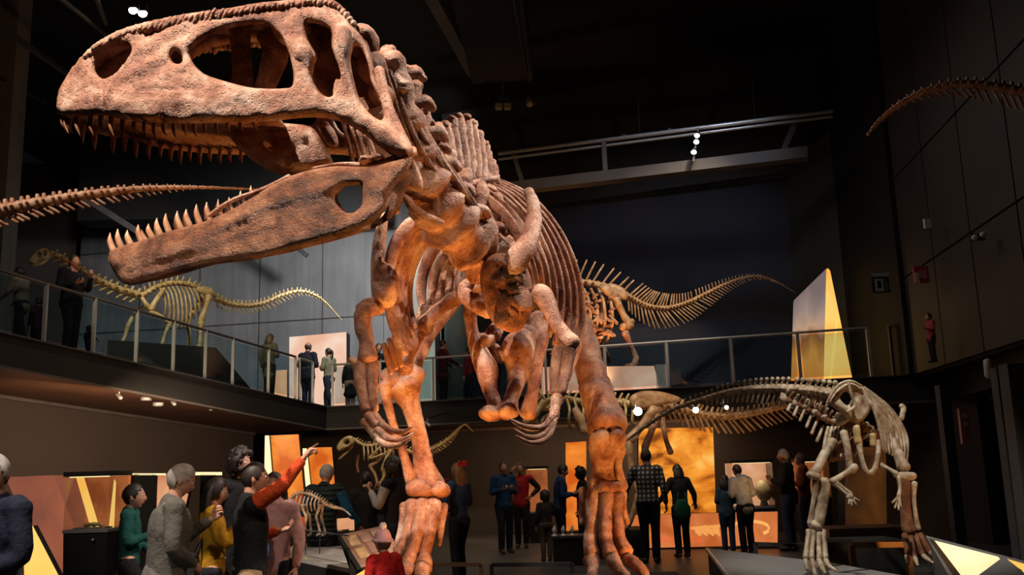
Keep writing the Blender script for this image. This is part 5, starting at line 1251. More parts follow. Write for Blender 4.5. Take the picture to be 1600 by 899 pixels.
def ramp_pt(px, o_):
    """Plan point of the ramp o_ metres in from its edge, on the sight column of a pixel."""
    q = at(px, 600, 15) - EYE; n = Vector((E.y, -E.x, 0)); q.z = 0
    t = (Vector((CC.x, CC.y, 0)) + ON * o_ - Vector((0, 0, 0))).dot(n) / q.dot(n); g = q * t
    return Vector((g.x, g.y, ramp_z(g)))
zt = at(250, 547, lin(250, RAMPD)).z; z2 = at(318, 548, lin(318, RAMPD)).z
def edge_pts(px, dd, z): g = at(px, 600, lin(px, RAMPD) + dd); return (g.x, g.y, z)
fr = [edge_pts(165, -.75, zt - .02), edge_pts(336, -.75, z2 - .02), edge_pts(404, -.6, 3.50), edge_pts(404, .75, 3.50), edge_pts(336, .75, z2 - .02), edge_pts(165, .75, zt - .02)]
mb = MB(); mb.hexa([(x, y, ramp_z((x, y)) + .005) for x, y, z in fr], [(x, y, max(z, ramp_z((x, y)) + .02)) for x, y, z in fr]); 
tag(mb.build('skeleton_plinth', M['blacksoft'], smooth=False), 'black sloping plinth under the small cream skeleton on the ramp', 'plinth')
# plinths, rails and reading desks on the floor
mb = MB(); a, b = at(520, 899, 9.5), at(1060, 899, 9.0); mb.box((a.x, 7.4, 0), (b.x, 9.15, .53)); tag(mb.build('giant_plinth', M['blacksoft'], smooth=False), 'low black plinth carrying the feet of the giant skeleton', 'plinth')
o = thing('skeleton_plinth', at(1240, 899, 9.8), 'light grey wedge-topped plinth under the grey skeleton on the right', 'plinth')
zz = .37; cs = [on_z(1106, 857, zz), on_z(1300, 880, zz), on_z(1480, 912, zz), on_z(1480, 1000, zz), on_z(1190, 960, zz)]
mb = MB(); mb.hexa([(p.x, p.y, zz - .05) for p in cs], [(p.x, p.y, zz) for p in cs]); mb.build('top', M['plinth'], o, smooth=False)
mb = MB(); mb.hexa([(p.x * .99 + .03, p.y + .02, 0) for p in cs], [(p.x * .99 + .03, p.y + .02, zz - .05) for p in cs]); mb.build('base', M['black'], o, smooth=False)
mb = MB(); mb.bar(cs[0] + Vector((-.02, 0, -.02)), cs[4] + Vector((-.02, 0, -.02)), .03, .05); mb.build('edge', M['steel'], o, smooth=False)
def barrier(label, x0, y0, x1, y1, d, m, h=None, r_=.05, d1=None):
    a, b = at(x0, y0, d), at(x1, y1, d1 or d)
    o = thing('barrier', ((a.x + b.x) / 2, (a.y + b.y) / 2, 0), label, 'barrier')
    mb = MB(); mb.bar(a, b, r_, r_); mb.build('top_rail', M[m], o, smooth=False)
    for p in (a, b):
        mb = MB(); mb.bar((p.x, p.y, 0), p, r_, r_); mb.build('post', M[m], o, smooth=False)
    mb = MB(); mb.bar((a.x, a.y, .06), (b.x, b.y, .06), r_ * .7); mb.build('foot_rail', M[m], o, smooth=False)
    return o
M['bronze'] = mat('bronze_rail', (.22, .13, .07), .4, metal=.6, var=.2)
barrier('low bronze barrier rail right of the giant left foot', 676, 882, 752, 883, 11.0, 'bronze')
barrier('low dark barrier rail in the middle between the giant legs', 768, 883, 894, 882, 11.0, 'darksteel')
barrier('low barrier frame with a lit bronze edge between the legs of the grey skeleton', 1330, 852, 1418, 851, 10.9, 'bronze', r_=.07)
barrier('thin steel barrier rail behind the grey skeleton left foot', 1180, 850, 1262, 853, 12.4, 'darksteel')
mb = MB(); a, b = at(1285, 862, 11.6), at(1412, 862, 11.6); mb.box((a.x, 11.5, 0), (b.x, 12.2, .56)); tag(mb.build('black_bench', M['black'], smooth=False), 'black bench block behind the lit barrier frame on the right', 'bench')
mb = MB(); a, b = at(1292, 830, 14.5), at(1420, 830, 14.5); mb.box((a.x, 14.4, 0), (b.x, 15.2, .50)); tag(mb.build('lit_step', mat('brown_step', (.10, .055, .03), .5), smooth=False), 'brown platform step behind the grey skeleton', 'step')
# lit reading benches, lower right
o = thing('reading_bench', at(1540, 899, 8.6), 'slanted reading bench with bright backlit yellow panels at the lower right', 'bench')
def quad3(name, pts, m, parent, th=.05):
    P = [at(*p) for p in pts]; n = (P[1] - P[0]).cross(P[2] - P[0]).normalized() * th
    if n.z > 0: n = -n
    if (P[1] - P[0]).cross(P[2] - P[0]).dot(n) > 0: P = P[::-1]
    mb = MB(); mb.hexa([p + n for p in P], P); return mb.build(name, m, parent, smooth=False)
quad3('desk_top', [(1446, 837, 10.2), (1620, 882, 9.0), (1640, 960, 7.9), (1500, 930, 8.3)], M['plinth'], o, .35)
quad3('lit_page', [(1460, 845, 9.98), (1566, 872, 9.26), (1612, 912, 8.55), (1508, 908, 8.65)], M['pale'], o, .02)
quad3('lit_page', [(1574, 874, 9.2), (1630, 890, 8.8), (1670, 915, 8.4), (1620, 911, 8.5)], M['yellow'], o, .02)
quad3('bronze_edge', [(1452, 842, 10.03), (1460, 845, 9.95), (1508, 908, 8.62), (1496, 908, 8.62)], M['bronze'], o, .03)
o = thing('reading_desk', at(575, 899, 9.9), 'tilted brown reading desk with pictures beside the child in the pink hat', 'desk')
a = [(530, 836, 10.4), (598, 822, 10.2), (632, 868, 9.4), (562, 888, 9.5)]
quad3('board', a, mat('desk_brown', (.36, .19, .12), .5, var=.2), o, .06)
quad3('dark_edge', [(527, 837, 10.38), (532, 836, 10.38), (565, 888, 9.46), (559, 891, 9.46)], M['black'], o, .10)
for (u, v, c) in ((.10, .12, (.62, .38, .20)), (.38, .10, (.5, .28, .2)), (.66, .08, (.55, .33, .25)), (.12, .5, (.7, .42, .2)), (.42, .42, (.45, .24, .16))):
    P = [at(*p) for p in a]
    def uv(s, t): return (P[0].lerp(P[1], s)).lerp(P[3].lerp(P[2], s), t) + Vector((0, 0, .004))
    mb = MB(); q = [uv(u, v), uv(u + .22, v), uv(u + .22, v + .3), uv(u, v + .3)]; n = (q[1] - q[0]).cross(q[2] - q[0]); 
    mb.hexa([p - Vector((0, 0, .004)) for p in q], [p + Vector((0, -.002, .006)) for p in q]); mb.build('picture', mat('desk_picture', c, .5, var=.35, scale=9), o, smooth=False)
mb = MB(); p = at(585, 870, 9.9); mb.hexa([(p.x - .1, p.y - .1, 0), (p.x + .1, p.y - .1, 0), (p.x + .1, p.y + .1, 0), (p.x - .1, p.y + .1, 0)], [(p.x - .1, p.y - .1, .5), (p.x + .1, p.y - .1, .5), (p.x + .1, p.y + .1, .62), (p.x - .1, p.y + .1, .62)]); mb.build('leg', M['black'], o, smooth=False)
slab('small_sign', 'small sign with two amber pictures behind the tiny skeleton', 'sign', [(516, 812), (553, 809), (553, 829), (516, 832)], 10.6, peach, .04)
slab('light_box', 'bright yellow corner of a light panel at the bottom beside the red jacket', 'panel', [(556, 899), (588, 880), (600, 880), (584, 915), (556, 915)], 8.2, M['yellow'], .06)
o = thing('low_plinth', at(500, 860, 9.4), 'low white-topped plinth carrying the tiny four-legged skeleton on rods', 'plinth')
zz = .78; cs = [on_z(462, 849, zz), on_z(532, 849, zz), on_z(546, 889, zz), on_z(440, 867, zz)]
mb = MB(); mb.hexa([(p.x, p.y, zz - .04) for p in cs], [(p.x, p.y, zz) for p in cs]); mb.build('top', mat('white_plinth', (.50, .47, .43), .5), o, smooth=False)
mb = MB(); mb.hexa([(p.x, p.y, 0) for p in cs], [(p.x, p.y, zz - .04) for p in cs]); mb.build('base', M['black'], o, smooth=False)
pr = [c + Vector((0, 0, .30)) for c in (cs[3], cs[2])]
for a, b in ((cs[3], cs[2]),):
    mb = MB(); mb.hexa([a, b, b + Vector((0, .012, 0)), a + Vector((0, .012, 0))], [p + Vector((0, 0, .30)) for p in (a, b, b + Vector((0, .012, 0)), a + Vector((0, .012, 0)))]); mb.build('glass', M['caseglass'], o, smooth=False)
mb = MB(); mb.bar(pr[0], pr[1], .018, .012); mb.build('glass_edge', M['darksteel'], o, smooth=False)
for x in (478, 500):
    g = at(x, 810, 9.6); mb = MB(); mb.tube([(g.x, g.y, zz), (g.x, g.y, g.z)], [.006, .006], 8, 1); mb.build('support_rod', M['darksteel'], o)
tb = thing('black_table', at(892, 860, 14.6), 'black block table with small glass figures beside the giant right foot', 'table')
zz = at(892, 838, 14.6).z; P0, P1 = at(862, 840, 14.6), at(934, 840, 14.6)
mb = MB(); mb.box((P0.x, 14.6, zz - .04), (P1.x, 15.15, zz)); mb.build('table_top', M['darksteel'], tb, smooth=False)
mb = MB(); mb.box((P0.x + .03, 14.63, 0), (P1.x - .03, 15.1, zz - .04)); mb.build('base', M['black'], tb, smooth=False)
whitem = mat('white_cast', (.75, .72, .68), .3, var=.1)
for (x, nm) in ((860 + 6, 'leftmost'), (880, 'middle'), (894, 'rightmost')):
    p = at(x, 838, 14.8); o = MB(); o.tube([(p.x, p.y, zz), (p.x, p.y, zz + .03), (p.x, p.y, zz + .09), (p.x + .01, p.y, zz + .16)], [.05, .02, .035, .012], 12, 4)
    tag(o.build('small_figure', whitem), f'small white figure on the black table, {nm} of three', 'figure', 'white figures on the black table')

# plinths behind the crowd
mb = MB(); a = at(930, 800, 15.6); b = at(1008, 800, 15.6); mb.box((a.x, 15.55, 0), (b.x, 16.55, at(985, 826, 15.7).z - .02)); tag(mb.build('skeleton_plinth', M['blacksoft'], smooth=False), 'black plinth under the tan hunter skeleton behind the visitors', 'plinth')
mb = MB(); a = at(565, 800, 13.6); b = at(640, 800, 13.6); mb.box((a.x, 13.5, 0), (b.x, 14.5, at(588, 795, 13.7).z - .03)); tag(mb.build('skeleton_plinth', M['blacksoft'], smooth=False), 'black plinth under the small running skeleton', 'plinth')

# ceiling spotlights under the ramp and glaring lamps
def track_lamp(px, py, d, label, glowing=None, dx=.05, group=None, arm=None):
    p = at(px, py, d); o = thing('track_spotlight', (p.x, p.y, p.z + .12), label, 'spotlight', group)
    mb = MB(); mb.tube([p + Vector((0, 0, .14)), p + Vector((0, 0, .06))], [.012, .012], 8, 1); mb.build('stem', M['steel'], o)
    mb = MB(); mb.tube([p + Vector((-dx, .03, .05)), p + Vector((dx, -.03, -.03))], [.03, .04], 12, 1); mb.build('housing', M['steel'] if not glowing else M['black'], o)
    if arm:
        mb = MB(); mb.bar(p + Vector((0, .02, .14)), arm, .03, .03); mb.build('arm', M['black'], o, smooth=False)
    if glowing:
        mb = MB(); mb.ball(p + Vector((dx * .6, -.07, -.03)), glowing, 12, 9); mb.build('bulb', M['lamp'], o)
    return o
for i, (x, y, lab) in enumerate(((186, 619, 'leftmost of the small unlit spotlights under the ramp ceiling'), (270, 629, 'second small unlit spotlight from the left under the ramp ceiling'), (327, 637, 'third small unlit spotlight from the left under the ramp ceiling'), (381, 643, 'rightmost of the small unlit spotlights under the ramp ceiling'))):
    track_lamp(x, y + 1, 15.6 + i * 1.0, lab, group='spotlights under the ramp')
for (x, y, d, lab) in ((247, 634, 16.4, 'round yellow downlight in the ramp ceiling'), (228, 626, 16.2, 'thin pale downlight beside the spotlights under the ramp'), (366, 645, 18.0, 'thin grey downlight near the right end of the ramp ceiling')):
    p = at(x, y, d); o = thing('downlight', p, lab, 'lamp'); mb = MB(); mb.tube([p + Vector((0, 0, .06)), p], [.10, .10], 16, 1, cap=False); mb.build('rim', M['steel'], o)
    mb = MB(); mb.ball(p, (.09, .09, .012), 16, 6); mb.build('diffuser', M['plinth'] if 'grey' in lab or 'thin' in lab else glow('weak_lamp', (1, .8, .45), .6), o)
def fascia(px): g = at(px, 640, 18.5); t = (Vector((g.x, g.y, 0)) - Vector((CC.x, CC.y, 0))).dot(Bd); return bp(t, -.04, -.25)
track_lamp(993, 641, 14.8, 'brightest glaring spotlight just right of the giant right leg', .075, arm=fascia(993))
track_lamp(1083, 639, 15.2, 'glaring spotlight over the sunset picture', .055, arm=fascia(1083))
track_lamp(1131, 635, 15.5, 'small glaring spotlight right of the sunset picture', .036, arm=fascia(1131))
track_lamp(668, 664, 18.6, 'small grey spotlight right of the giant left shin', None, arm=fascia(668))
# signs and fittings on the right
def signbox(px, py, w_, h_, d, m, label, cat='sign', name='wall_sign', marks=None):
    p = at(px, py, d); o = thing(name, p + Vector((0, .05, -h_ / 2)), label, cat)
    mb = MB(); mb.box((p.x - w_ / 2, p.y, p.z - h_ / 2), (p.x + w_ / 2, p.y + .06, p.z + h_ / 2)); mb.build('plate', m, o, smooth=False)
    for (x, z, a, b, mm) in marks or ():
        mb = MB(); mb.box((p.x + x * w_ - a * w_ / 2, p.y - .012, p.z + z * h_ - b * h_ / 2), (p.x + x * w_ + a * w_ / 2, p.y - .001, p.z + z * h_ + b * h_ / 2)); mb.build('pictogram', mm, o, smooth=False)
    return o
greyp = mat('sign_grey', (.10, .11, .10), .6); greyl = mat('sign_light', (.30, .31, .29), .6); redp = mat('sign_red', (.45, .05, .05), .5); whitep = mat('fitting_white', (.6, .58, .54), .5)
signbox(1376, 441, .34, .42, 16.2, M['black'], 'dim grey pictogram sign hanging in the black bay', marks=[(0, .36, 1.0, .2, greyl), (-.1, -.15, .5, .6, greyl), (-.1, -.12, .22, .34, M['black']), (.32, -.2, .12, .5, greyp)])
signbox(1440, 429, .26, .30, 14.6, redp, 'small tilted red and white sign on the dark right wall', marks=[(-.35, -.2, .3, .6, whitep), (.1, 0, .5, .5, mat('sign_rose', (.6, .2, .2), .5))])
signbox(1450, 349, .11, .17, 14.2, whitep, 'small white box fitting high on the dark right wall', 'wall fitting', 'wall_box')
o = signbox(1528, 370, .22, .10, 12.4, M['black'], 'small white twin emergency lamp on the dark right wall', 'lamp', 'emergency_lamp')
for dx in (-.07, .06):
    p = at(1528, 370, 12.4); mb = MB(); mb.ball(p + Vector((dx, -.04, dx * .3)), (.055, .04, .045), 10, 8); mb.build('lamp_head', whitep, o)
p = at(1544, 576, 11.2); mb = MB(); mb.tube([p + Vector((0, 0, -.10)), p + Vector((0, 0, .10))], [.055, .05], 14, 1); tag(mb.build('wall_lamp', whitep), 'white cylinder lamp under the gallery edge at the right', 'lamp')
signbox(1509, 666, .14, .52, 12.2, mat('banner_pink', (.42, .17, .17), .6), 'narrow pink upright sign under the gallery at the right', marks=[(0, .3, .5, .12, whitep), (.05, .05, .5, .1, whitep), (0, -.2, .4, .12, redp)])
for i, (x, y0, y1, d, lab) in enumerate(((1568, 590, 899, 10.6, 'grey square post at the right edge of the hall'), (1482, 660, 840, 13.0, 'dark blue-grey post under the gallery, left of the pink sign'))):
    a, b = at(x, y0, d), at(x + 14, y1, d); mb = MB(); mb.hexa([(a.x - .08, d, 0), (a.x + .08, d, 0), (a.x + .08, d + .15, 0), (a.x - .08, d + .15, 0)], [(a.x - .08, d, 2.76), (a.x + .08, d, 2.76), (a.x + .08, d + .15, 2.76), (a.x - .08, d + .15, 2.76)]); tag(mb.build('square_post', mat('post_blue', (.035, .038, .045), .6), smooth=False), lab, 'post')
a = at(1580, 620, 10.2); mb = MB(); mb.box((a.x, a.y, 0), (a.x + 2, a.y + .2, 2.76)); struct(mb.build('wall_gallery_right', mat('grey_side_wall', (.06, .055, .05), .7), smooth=False))
# ------------------------------------------------------------------ people
SKIN = {}
def skin(c):
    if c not in SKIN: SKIN[c] = mat('skin', c, .5, var=.12, scale=12)
    return SKIN[c]
FAIR, TAN_, DEEP = (.52, .27, .18), (.40, .19, .12), (.30, .13, .08)
CL = {}
def cloth(c, rough=.85, plaid=False, quilt=False):
    k = (c, plaid, quilt)
    if k in CL: return CL[k]
    m = mat('cloth', c, rough, var=.25, scale=14, bump=.6, bscale=26, spec=.2)
    nt = m.node_tree; b = nt.nodes['Principled BSDF']
    if plaid or quilt:
        tc = nt.nodes.new('ShaderNodeTexCoord'); wv = nt.nodes.new('ShaderNodeTexWave'); wv.bands_direction = 'Z'; wv.inputs['Scale'].default_value = 5 if quilt else 4
        nt.links.new(tc.outputs['Object'], wv.inputs['Vector'])
        if quilt:
            bp = nt.nodes.new('ShaderNodeBump'); bp.inputs['Distance'].default_value = .03; nt.links.new(wv.outputs['Fac'], bp.inputs['Height']); nt.links.new(bp.outputs[0], b.inputs['Normal'])
        else:
            w2 = nt.nodes.new('ShaderNodeTexWave'); w2.bands_direction = 'X'; w2.inputs['Scale'].default_value = 4; nt.links.new(tc.outputs['Object'], w2.inputs['Vector'])
            mu = nt.nodes.new('ShaderNodeMath'); mu.operation = 'MULTIPLY'; nt.links.new(wv.outputs['Fac'], mu.inputs[0]); nt.links.new(w2.outputs['Fac'], mu.inputs[1])
            cr = nt.nodes.new('ShaderNodeValToRGB'); cr.color_ramp.elements[0].position = .25; cr.color_ramp.elements[1].position = .5
            cr.color_ramp.elements[0].color = (*[x * .12 for x in c], 1); cr.color_ramp.elements[1].color = (*c, 1)
            nt.links.new(mu.outputs[0], cr.inputs[0]); nt.links.new(cr.outputs[0], b.inputs['Base Color'])
    CL[k] = m; return m
M['eye_white'] = mat('eye_white', (.6, .58, .55), .3, var=.05); M['eye_dark'] = mat('eye_dark', (.02, .012, .01), .2, var=.05); M['lip'] = mat('lip', (.36, .12, .09), .5, var=.1)
M['shoe'] = mat('shoe_dark', (.02, .018, .017), .5)

def remeshed(mb, vox, smooth=3):
    """One continuous closed surface over everything in mb."""
    me = bpy.data.meshes.new('tmp'); me.from_pydata(mb.v, [], mb.f); me.update()
    o = bpy.data.objects.new('tmp', me); COL.objects.link(o)
    r_ = o.modifiers.new('r', 'REMESH'); r_.mode = 'VOXEL'; r_.voxel_size = vox; r_.use_smooth_shade = True
    if smooth: s = o.modifiers.new('s', 'SMOOTH'); s.factor = .5; s.iterations = smooth
    dg = bpy.context.evaluated_depsgraph_get()
    me2 = bpy.data.meshes.new_from_object(o.evaluated_get(dg))
    v = np.empty(len(me2.vertices) * 3); me2.vertices.foreach_get('co', v)
    f = [tuple(p.vertices) for p in me2.polygons]
    bpy.data.objects.remove(o); bpy.data.meshes.remove(me); bpy.data.meshes.remove(me2)
    out = MB(); out.v = [tuple(x) for x in v.reshape(-1, 3)]; out.f = f; out.mi = [0] * len(f)
    return out
def merge(dst, src, m=None):
    i = len(dst.v); dst.v += src.v
    for f, k in zip(src.f, src.mi): dst.f.append(tuple(a + i for a in f)); dst.mi.append(k if m is None else m)

def head_point(az, el):
    """Point of a unit-human head (metres, centre at origin, facing +Y) at azimuth az from the face and elevation el."""
    x = math.sin(az) * math.cos(el); y = math.cos(az) * math.cos(el); z = math.sin(el)
    X, Y, Z = x * .076, y * .096, z * .120
    if Z < 0:
        t = -Z / .12
        X *= 1 - .34 * t ** 1.3
        Y = Y * (1 - .12 * t) + .016 * t if Y > 0 else Y * (1 - .45 * t)
    else:
        X *= 1 + .04 * math.sin(Z / .12 * 3); Y = Y * (1.03 if Y < 0 else 1.0)
    if y > 0.2:
        g = lambda cx, cz, sx, sz: math.exp(-((X - cx) / sx) ** 2 - ((Z - cz) / sz) ** 2)
        Y += .020 * g(0, -.026, .012, .020) + .010 * g(0, -.005, .010, .026) + .005 * g(0, .030, .035, .012)
        Y -= .010 * (g(-.031, .010, .015, .012) + g(.031, .010, .015, .012))
        Y += .006 * g(0, -.062, .022, .010) - .005 * g(0, -.077, .02, .006) + .008 * g(0, -.100, .022, .016)
        Y += .004 * (g(-.040, -.02, .016, .016) + g(.040, -.02, .016, .016))
    return Vector((X, Y, Z))
def head(mb, c, rot, k, seg=32, rings=24):
    rows = []
    for i in range(1, rings):
        el = math.pi * (.5 - i / rings); rows.append([c + rot @ (head_point(2 * math.pi * j / seg, el) * k) for j in range(seg)])
    i0 = len(mb.v); mb.grid(rows, 0, True)
    for f0, el, fl in ((i0, .5, 1), (i0 + (rings - 2) * seg, -.5, 0)):
        mb.v.append(tuple(c + rot @ (head_point(0, math.pi * el) * k))); a = len(mb.v) - 1
        for j in range(seg):
            q = (f0 + j, f0 + (j + 1) % seg, a); mb.face(q if fl else q[::-1])
    for s in (-1, 1):
        mb.ball(c + rot @ (Vector((s * .077, -.004, -.005)) * k), (.010 * k, .019 * k, .032 * k), 10, 8, 0, rot=rot @ Matrix.Rotation(s * .3, 3, 'Z'))
        e = c + rot @ (Vector((s * .031, .0785, .010)) * k)
        mb.ball(e, .0125 * k, 10, 8, 1); mb.ball(e + rot @ Vector((0, .0075 * k, 0)), .0068 * k, 8, 6, 2)
    mb.ball(c + rot @ (Vector((0, .092, -.063)) * k), (.021 * k, .005 * k, .0065 * k), 10, 6, 3, rot=rot)
def hair_shell(mb, c, rot, k, kind, seg=30, rings=22):
    thick = {'short': .010, 'bald': .006, 'long': .016, 'tail': .010, 'curly': .040, 'bun': .010}[kind]
    pts = {}; faces = []
    for i in range(rings + 1):
        el = math.pi * (.5 - i / rings)
        for j in range(seg):
            az = 2 * math.pi * j / seg; p = head_point(az, el); a = abs((az + math.pi) % (2 * math.pi) - math.pi)
            lo = .070 - .03 * (a > .5) if a < .85 else (.010 if a < 1.25 else (-.02 if a < 1.8 else -.075))
            if kind in ('long', 'curly') and a > 1.1: lo -= .05
            on = p.z > lo and (kind != 'bald' or (p.z < .058 and a > 1.2))
            n = p.normalized(); w_ = noise.noise(p * (60 if kind == 'curly' else 35)) * (.5 if kind == 'curly' else .25)
            edge = min(1, max(.15, (p.z - lo) / .02))
            pts[i, j] = (c + rot @ ((p + n * thick * (1 + w_) * edge) * k), on)
    idx = {}
    for i in range(rings):
        for j in range(seg):
            q = [(i, j), (i + 1, j), (i + 1, (j + 1) % seg), (i, (j + 1) % seg)]
            if all(pts[a][1] for a in q):
                for a in q:
                    if a not in idx: idx[a] = len(mb.v); mb.v.append(tuple(pts[a][0]))
                mb.face(tuple(idx[a] for a in q))
def hand(mb, w_, d, palm, k, curl=.5, spread=.1, thumb=1, point=False):
    """Palm, four unequal bent fingers and a thumb; d = direction of the forearm, palm = the way the palm faces."""
    d = d.normalized(); palm = (palm - d * palm.dot(d)).normalized(); s = d.cross(palm) * thumb
    mb.tube([w_, w_ + d * .045 * k, w_ + d * .088 * k], [.026 * k, .036 * k, .036 * k], 10, 3, flat=(palm, .5))
    for i, (o, L) in enumerate(((.027, .072), (.009, .080), (-.009, .074), (-.026, .058))):
        b = w_ + d * .088 * k + s * o * k; cu = curl * (.12 if point and i == 0 else 1.0)
        t1 = (d * math.cos(cu * .6) + palm * math.sin(cu * .6) + s * o * spread * 10).normalized(); t2 = (d * math.cos(cu * 1.6) + palm * math.sin(cu * 1.6)).normalized(); t3 = (d * math.cos(cu * 2.5) + palm * math.sin(cu * 2.5)).normalized()
        p1 = b + t1 * L * .45 * k; p2 = p1 + t2 * L * .32 * k; p3 = p2 + t3 * L * .25 * k
        mb.tube([b - d * .02 * k, b, p1, p2, p3], [.009 * k, .0095 * k, .0088 * k, .008 * k, .0065 * k], 8, 2)
    b = w_ + d * .025 * k + s * .026 * k; t = (d * .65 + s * .7 + palm * .3).normalized(); t2 = (d * .85 + s * .25 + palm * .45).normalized()
    mb.tube([b - t * .01 * k, b + t * .035 * k, b + t * .035 * k + t2 * .03 * k, b + t * .035 * k + t2 * .052 * k], [.013 * k, .0115 * k, .0098 * k, .007 * k], 8, 2)

V = Vector
ARMS = {  # elbow and wrist from the shoulder, for the right arm (x outward); forearm direction = wrist - elbow; palm
    'down': (V((.07, -.03, -.29)), V((.08, .05, -.54)), V((-1, 0, 0)), .55),
    'front': (V((.06, .02, -.28)), V((-.08, .24, -.22)), V((-.3, 0, 1)), .8),
    'low': (V((.06, .02, -.28)), V((-.13, .20, -.40)), V((-.2, -1, 0)), .7),
    'phone': (V((.05, .10, -.26)), V((-.06, .30, -.08)), V((-.4, -.6, .3)), 1.1),
    'face': (V((.10, .16, -.20)), V((-.08, .22, .06)), V((-.3, -1, 0)), .6),
    'up': (V((.16, .10, -.14)), V((-.02, .12, .14)), V((-.5, -.8, 0)), .5),
    'point': (V((.13, .17, .13)), V((.15, .33, .33)), V((0, 0, -1)), 1.2),
    'side': (V((.14, .04, -.26)), V((.22, .20, -.42)), V((-.3, -.3, -1)), .8),
    'hip': (V((.18, -.06, -.22)), V((.03, .06, -.38)), V((-1, 0, 0)), .9),
    'rail': (V((.05, .14, -.24)), V((.02, .38, -.34)), V((0, 0, -1)), .7),
}
def person(px, d, ht, yaw, label, top, legs, hair=None, haircol=(.02, .012, .008), sk=FAIR, arms=('down', 'down'), head_turn=0, nod=0, lean=0, stance='stand', hem=.86, sleeve=True, sleevecol=None, skirt=0, female=False, z=0.0, hat=None, legcol=None, shoes=None, plaid=False, quilt=False, hood=False, loc=None, bulk=1.0, vox=None, collar=True, child=False, bare=False):
    k = ht / 1.75
    p = at(px, 735, d); x, y = (p.x, d) if loc is None else loc
    root = thing('person', (x, y, z), label, 'person', rz=R(yaw))
    vox = vox or (.013 if d < 9 else .018) * max(.75, k)
    hk = k * (1.16 if child else 1.0)
    ln = R(lean)
    def LQ(v):                                                # bend of the upper body at the waist
        v = V(v) * k
        if v.z > 1.0 * k:
            h = v.z - 1.0 * k; q = V((v.x, v.y * math.cos(ln) + h * math.sin(ln), 1.0 * k + h * math.cos(ln) - v.y * math.sin(ln))); return q
        return v
    w_ = (.92 if female else 1.0) * bulk; sh = (.165 if female else .19) * (.9 if child else 1)
    # skeleton of the pose
    st = {'stand': ((.085, 0, .0), (.085, 0, .0)), 'walk': ((.08, .17, .10), (.08, -.22, .02)), 'weight': ((.09, .05, .03), (.11, -.05, 0))}[stance]
    feet = []
    for s, (fx, fy, kb) in zip((1, -1), st):
        hip = V((s * .09, 0, .93)) * k; an = V((s * fx, fy, .085)) * k; kn = (hip + an) / 2 + V((0, .03 + kb * .8, .02)) * k
        feet.append((hip, kn, an))
    jo = []
    for s, a in zip((1, -1), arms):
        e, wr, pl, cu = ARMS[a]; S0 = V((s * sh, -.005, 1.435))
        f = lambda v: LQ(S0 + V((v.x * s, v.y, v.z)))
        jo.append((LQ(S0), f(e), f(wr), V((pl.x * s, pl.y, pl.z)), cu, s, a))
    hc = LQ((0, .025, 1.632)); nr = Matrix.Rotation(R(head_turn), 3, 'Z') @ Matrix.Rotation(-R(nod) - ln * .5, 3, 'X')
    # body
    mb = MB(); fy = ((0, 1, 0), .70)
    mb.tube([LQ(q) for q in ((0, 0, .90), (0, .005, 1.08), (0, 0, 1.30), (0, -.005, 1.42))], [.140 * k * w_, .125 * k * w_, .150 * k * w_, .12 * k * w_], 16, 4, flat=fy)
    mb.tube([LQ((0, -.012, 1.36)), LQ((0, -.008, 1.46)), hc + V((0, -.02, -.06)) * k], [.07 * k, .056 * k, .054 * k], 12, 3)
    for (S0, e, wr, pl, cu, s, a) in jo:
        mb.tube([LQ((s * .06, 0, 1.40)), S0, (S0 + e) / 2, e, (e * .6 + wr * .4), wr, wr + (wr - e).normalized() * .02 * k], [.06 * k, .054 * k, .046 * k, .038 * k, .038 * k, .026 * k, .026 * k], 12, 3)
    for (hip, kn, an) in feet:
        mb.tube([hip + V((0, 0, .03)) * k, hip * .6 + kn * .4, kn, kn * .65 + an * .35, an], [.085 * k, .078 * k, .054 * k, .054 * k, .036 * k], 12, 3)
        mb.tube([an + V((0, -.03, -.04)) * k, an + V((0, .05, -.05)) * k, an + V((0, .13, -.065)) * k], [.035 * k, .036 * k, .026 * k], 10, 3)
    body = remeshed(mb, vox)
    head(body, hc, nr, hk)
    for (S0, e, wr, pl, cu, s, a) in jo:
        hand(body, wr, (wr - e) if a != 'low' else (V((-s * .5, .35, -.3))), pl, k * (1.02 if not child else 1.1), cu, thumb=s if a not in ('x',) else -s, point=(a == 'point'))
    body.build('body', [skin(sk), M['eye_white'], M['eye_dark'], M['lip']], root)
    # trousers
    lc = cloth(legs)
    mb = MB()
    mb.tube([V((0, 0, 1.00)) * k, V((0, -.01, .93)) * k, V((0, -.005, .86)) * k], [.150 * k * w_, .165 * k * w_, .14 * k * w_], 16, 3, flat=((0, 1, 0), .76))
    for (hip, kn, an) in feet:
        mb.tube([hip + V((0, -.01, .0)) * k, hip * .55 + kn * .45, kn, kn * .45 + an * .55, an + V((0, 0, .0)) * k], [.105 * k, .094 * k, .072 * k, .070 * k, .062 * k], 14, 3)
    if not bare: remeshed(mb, vox, 2).build('trousers', lc, root)
    # shoes
    for s_, (hip, kn, an) in zip((1, -1), feet):
        mb = MB(); g = V((an.x, an.y, 0))
        mb.tube([g + V((0, -.055, .045)) * k, g + V((0, .02, .055)) * k, g + V((s_ * .01, .11, .040)) * k, g + V((s_ * .012, .17, .032)) * k], [.040 * k, .045 * k, .040 * k, .030 * k], 12, 4)
        mb.v = [(a, b, max(c, .004)) for a, b, c in mb.v]
        mb.build('shoe', shoes or M['shoe'], root)
    # jacket / sweater
    tm = cloth(top, plaid=plaid, quilt=quilt); mb = MB()
    zs = [(0, 0, hem), (0, .003, min(1.0, hem + .12)), (0, .006, 1.12), (0, .002, 1.28), (0, -.006, 1.40), (0, -.010, 1.455)]
    rs = [(.185 + skirt) * w_, (.172 + skirt * .4) * w_, .165 * w_, .182 * w_, .155 * w_, .085 * w_]
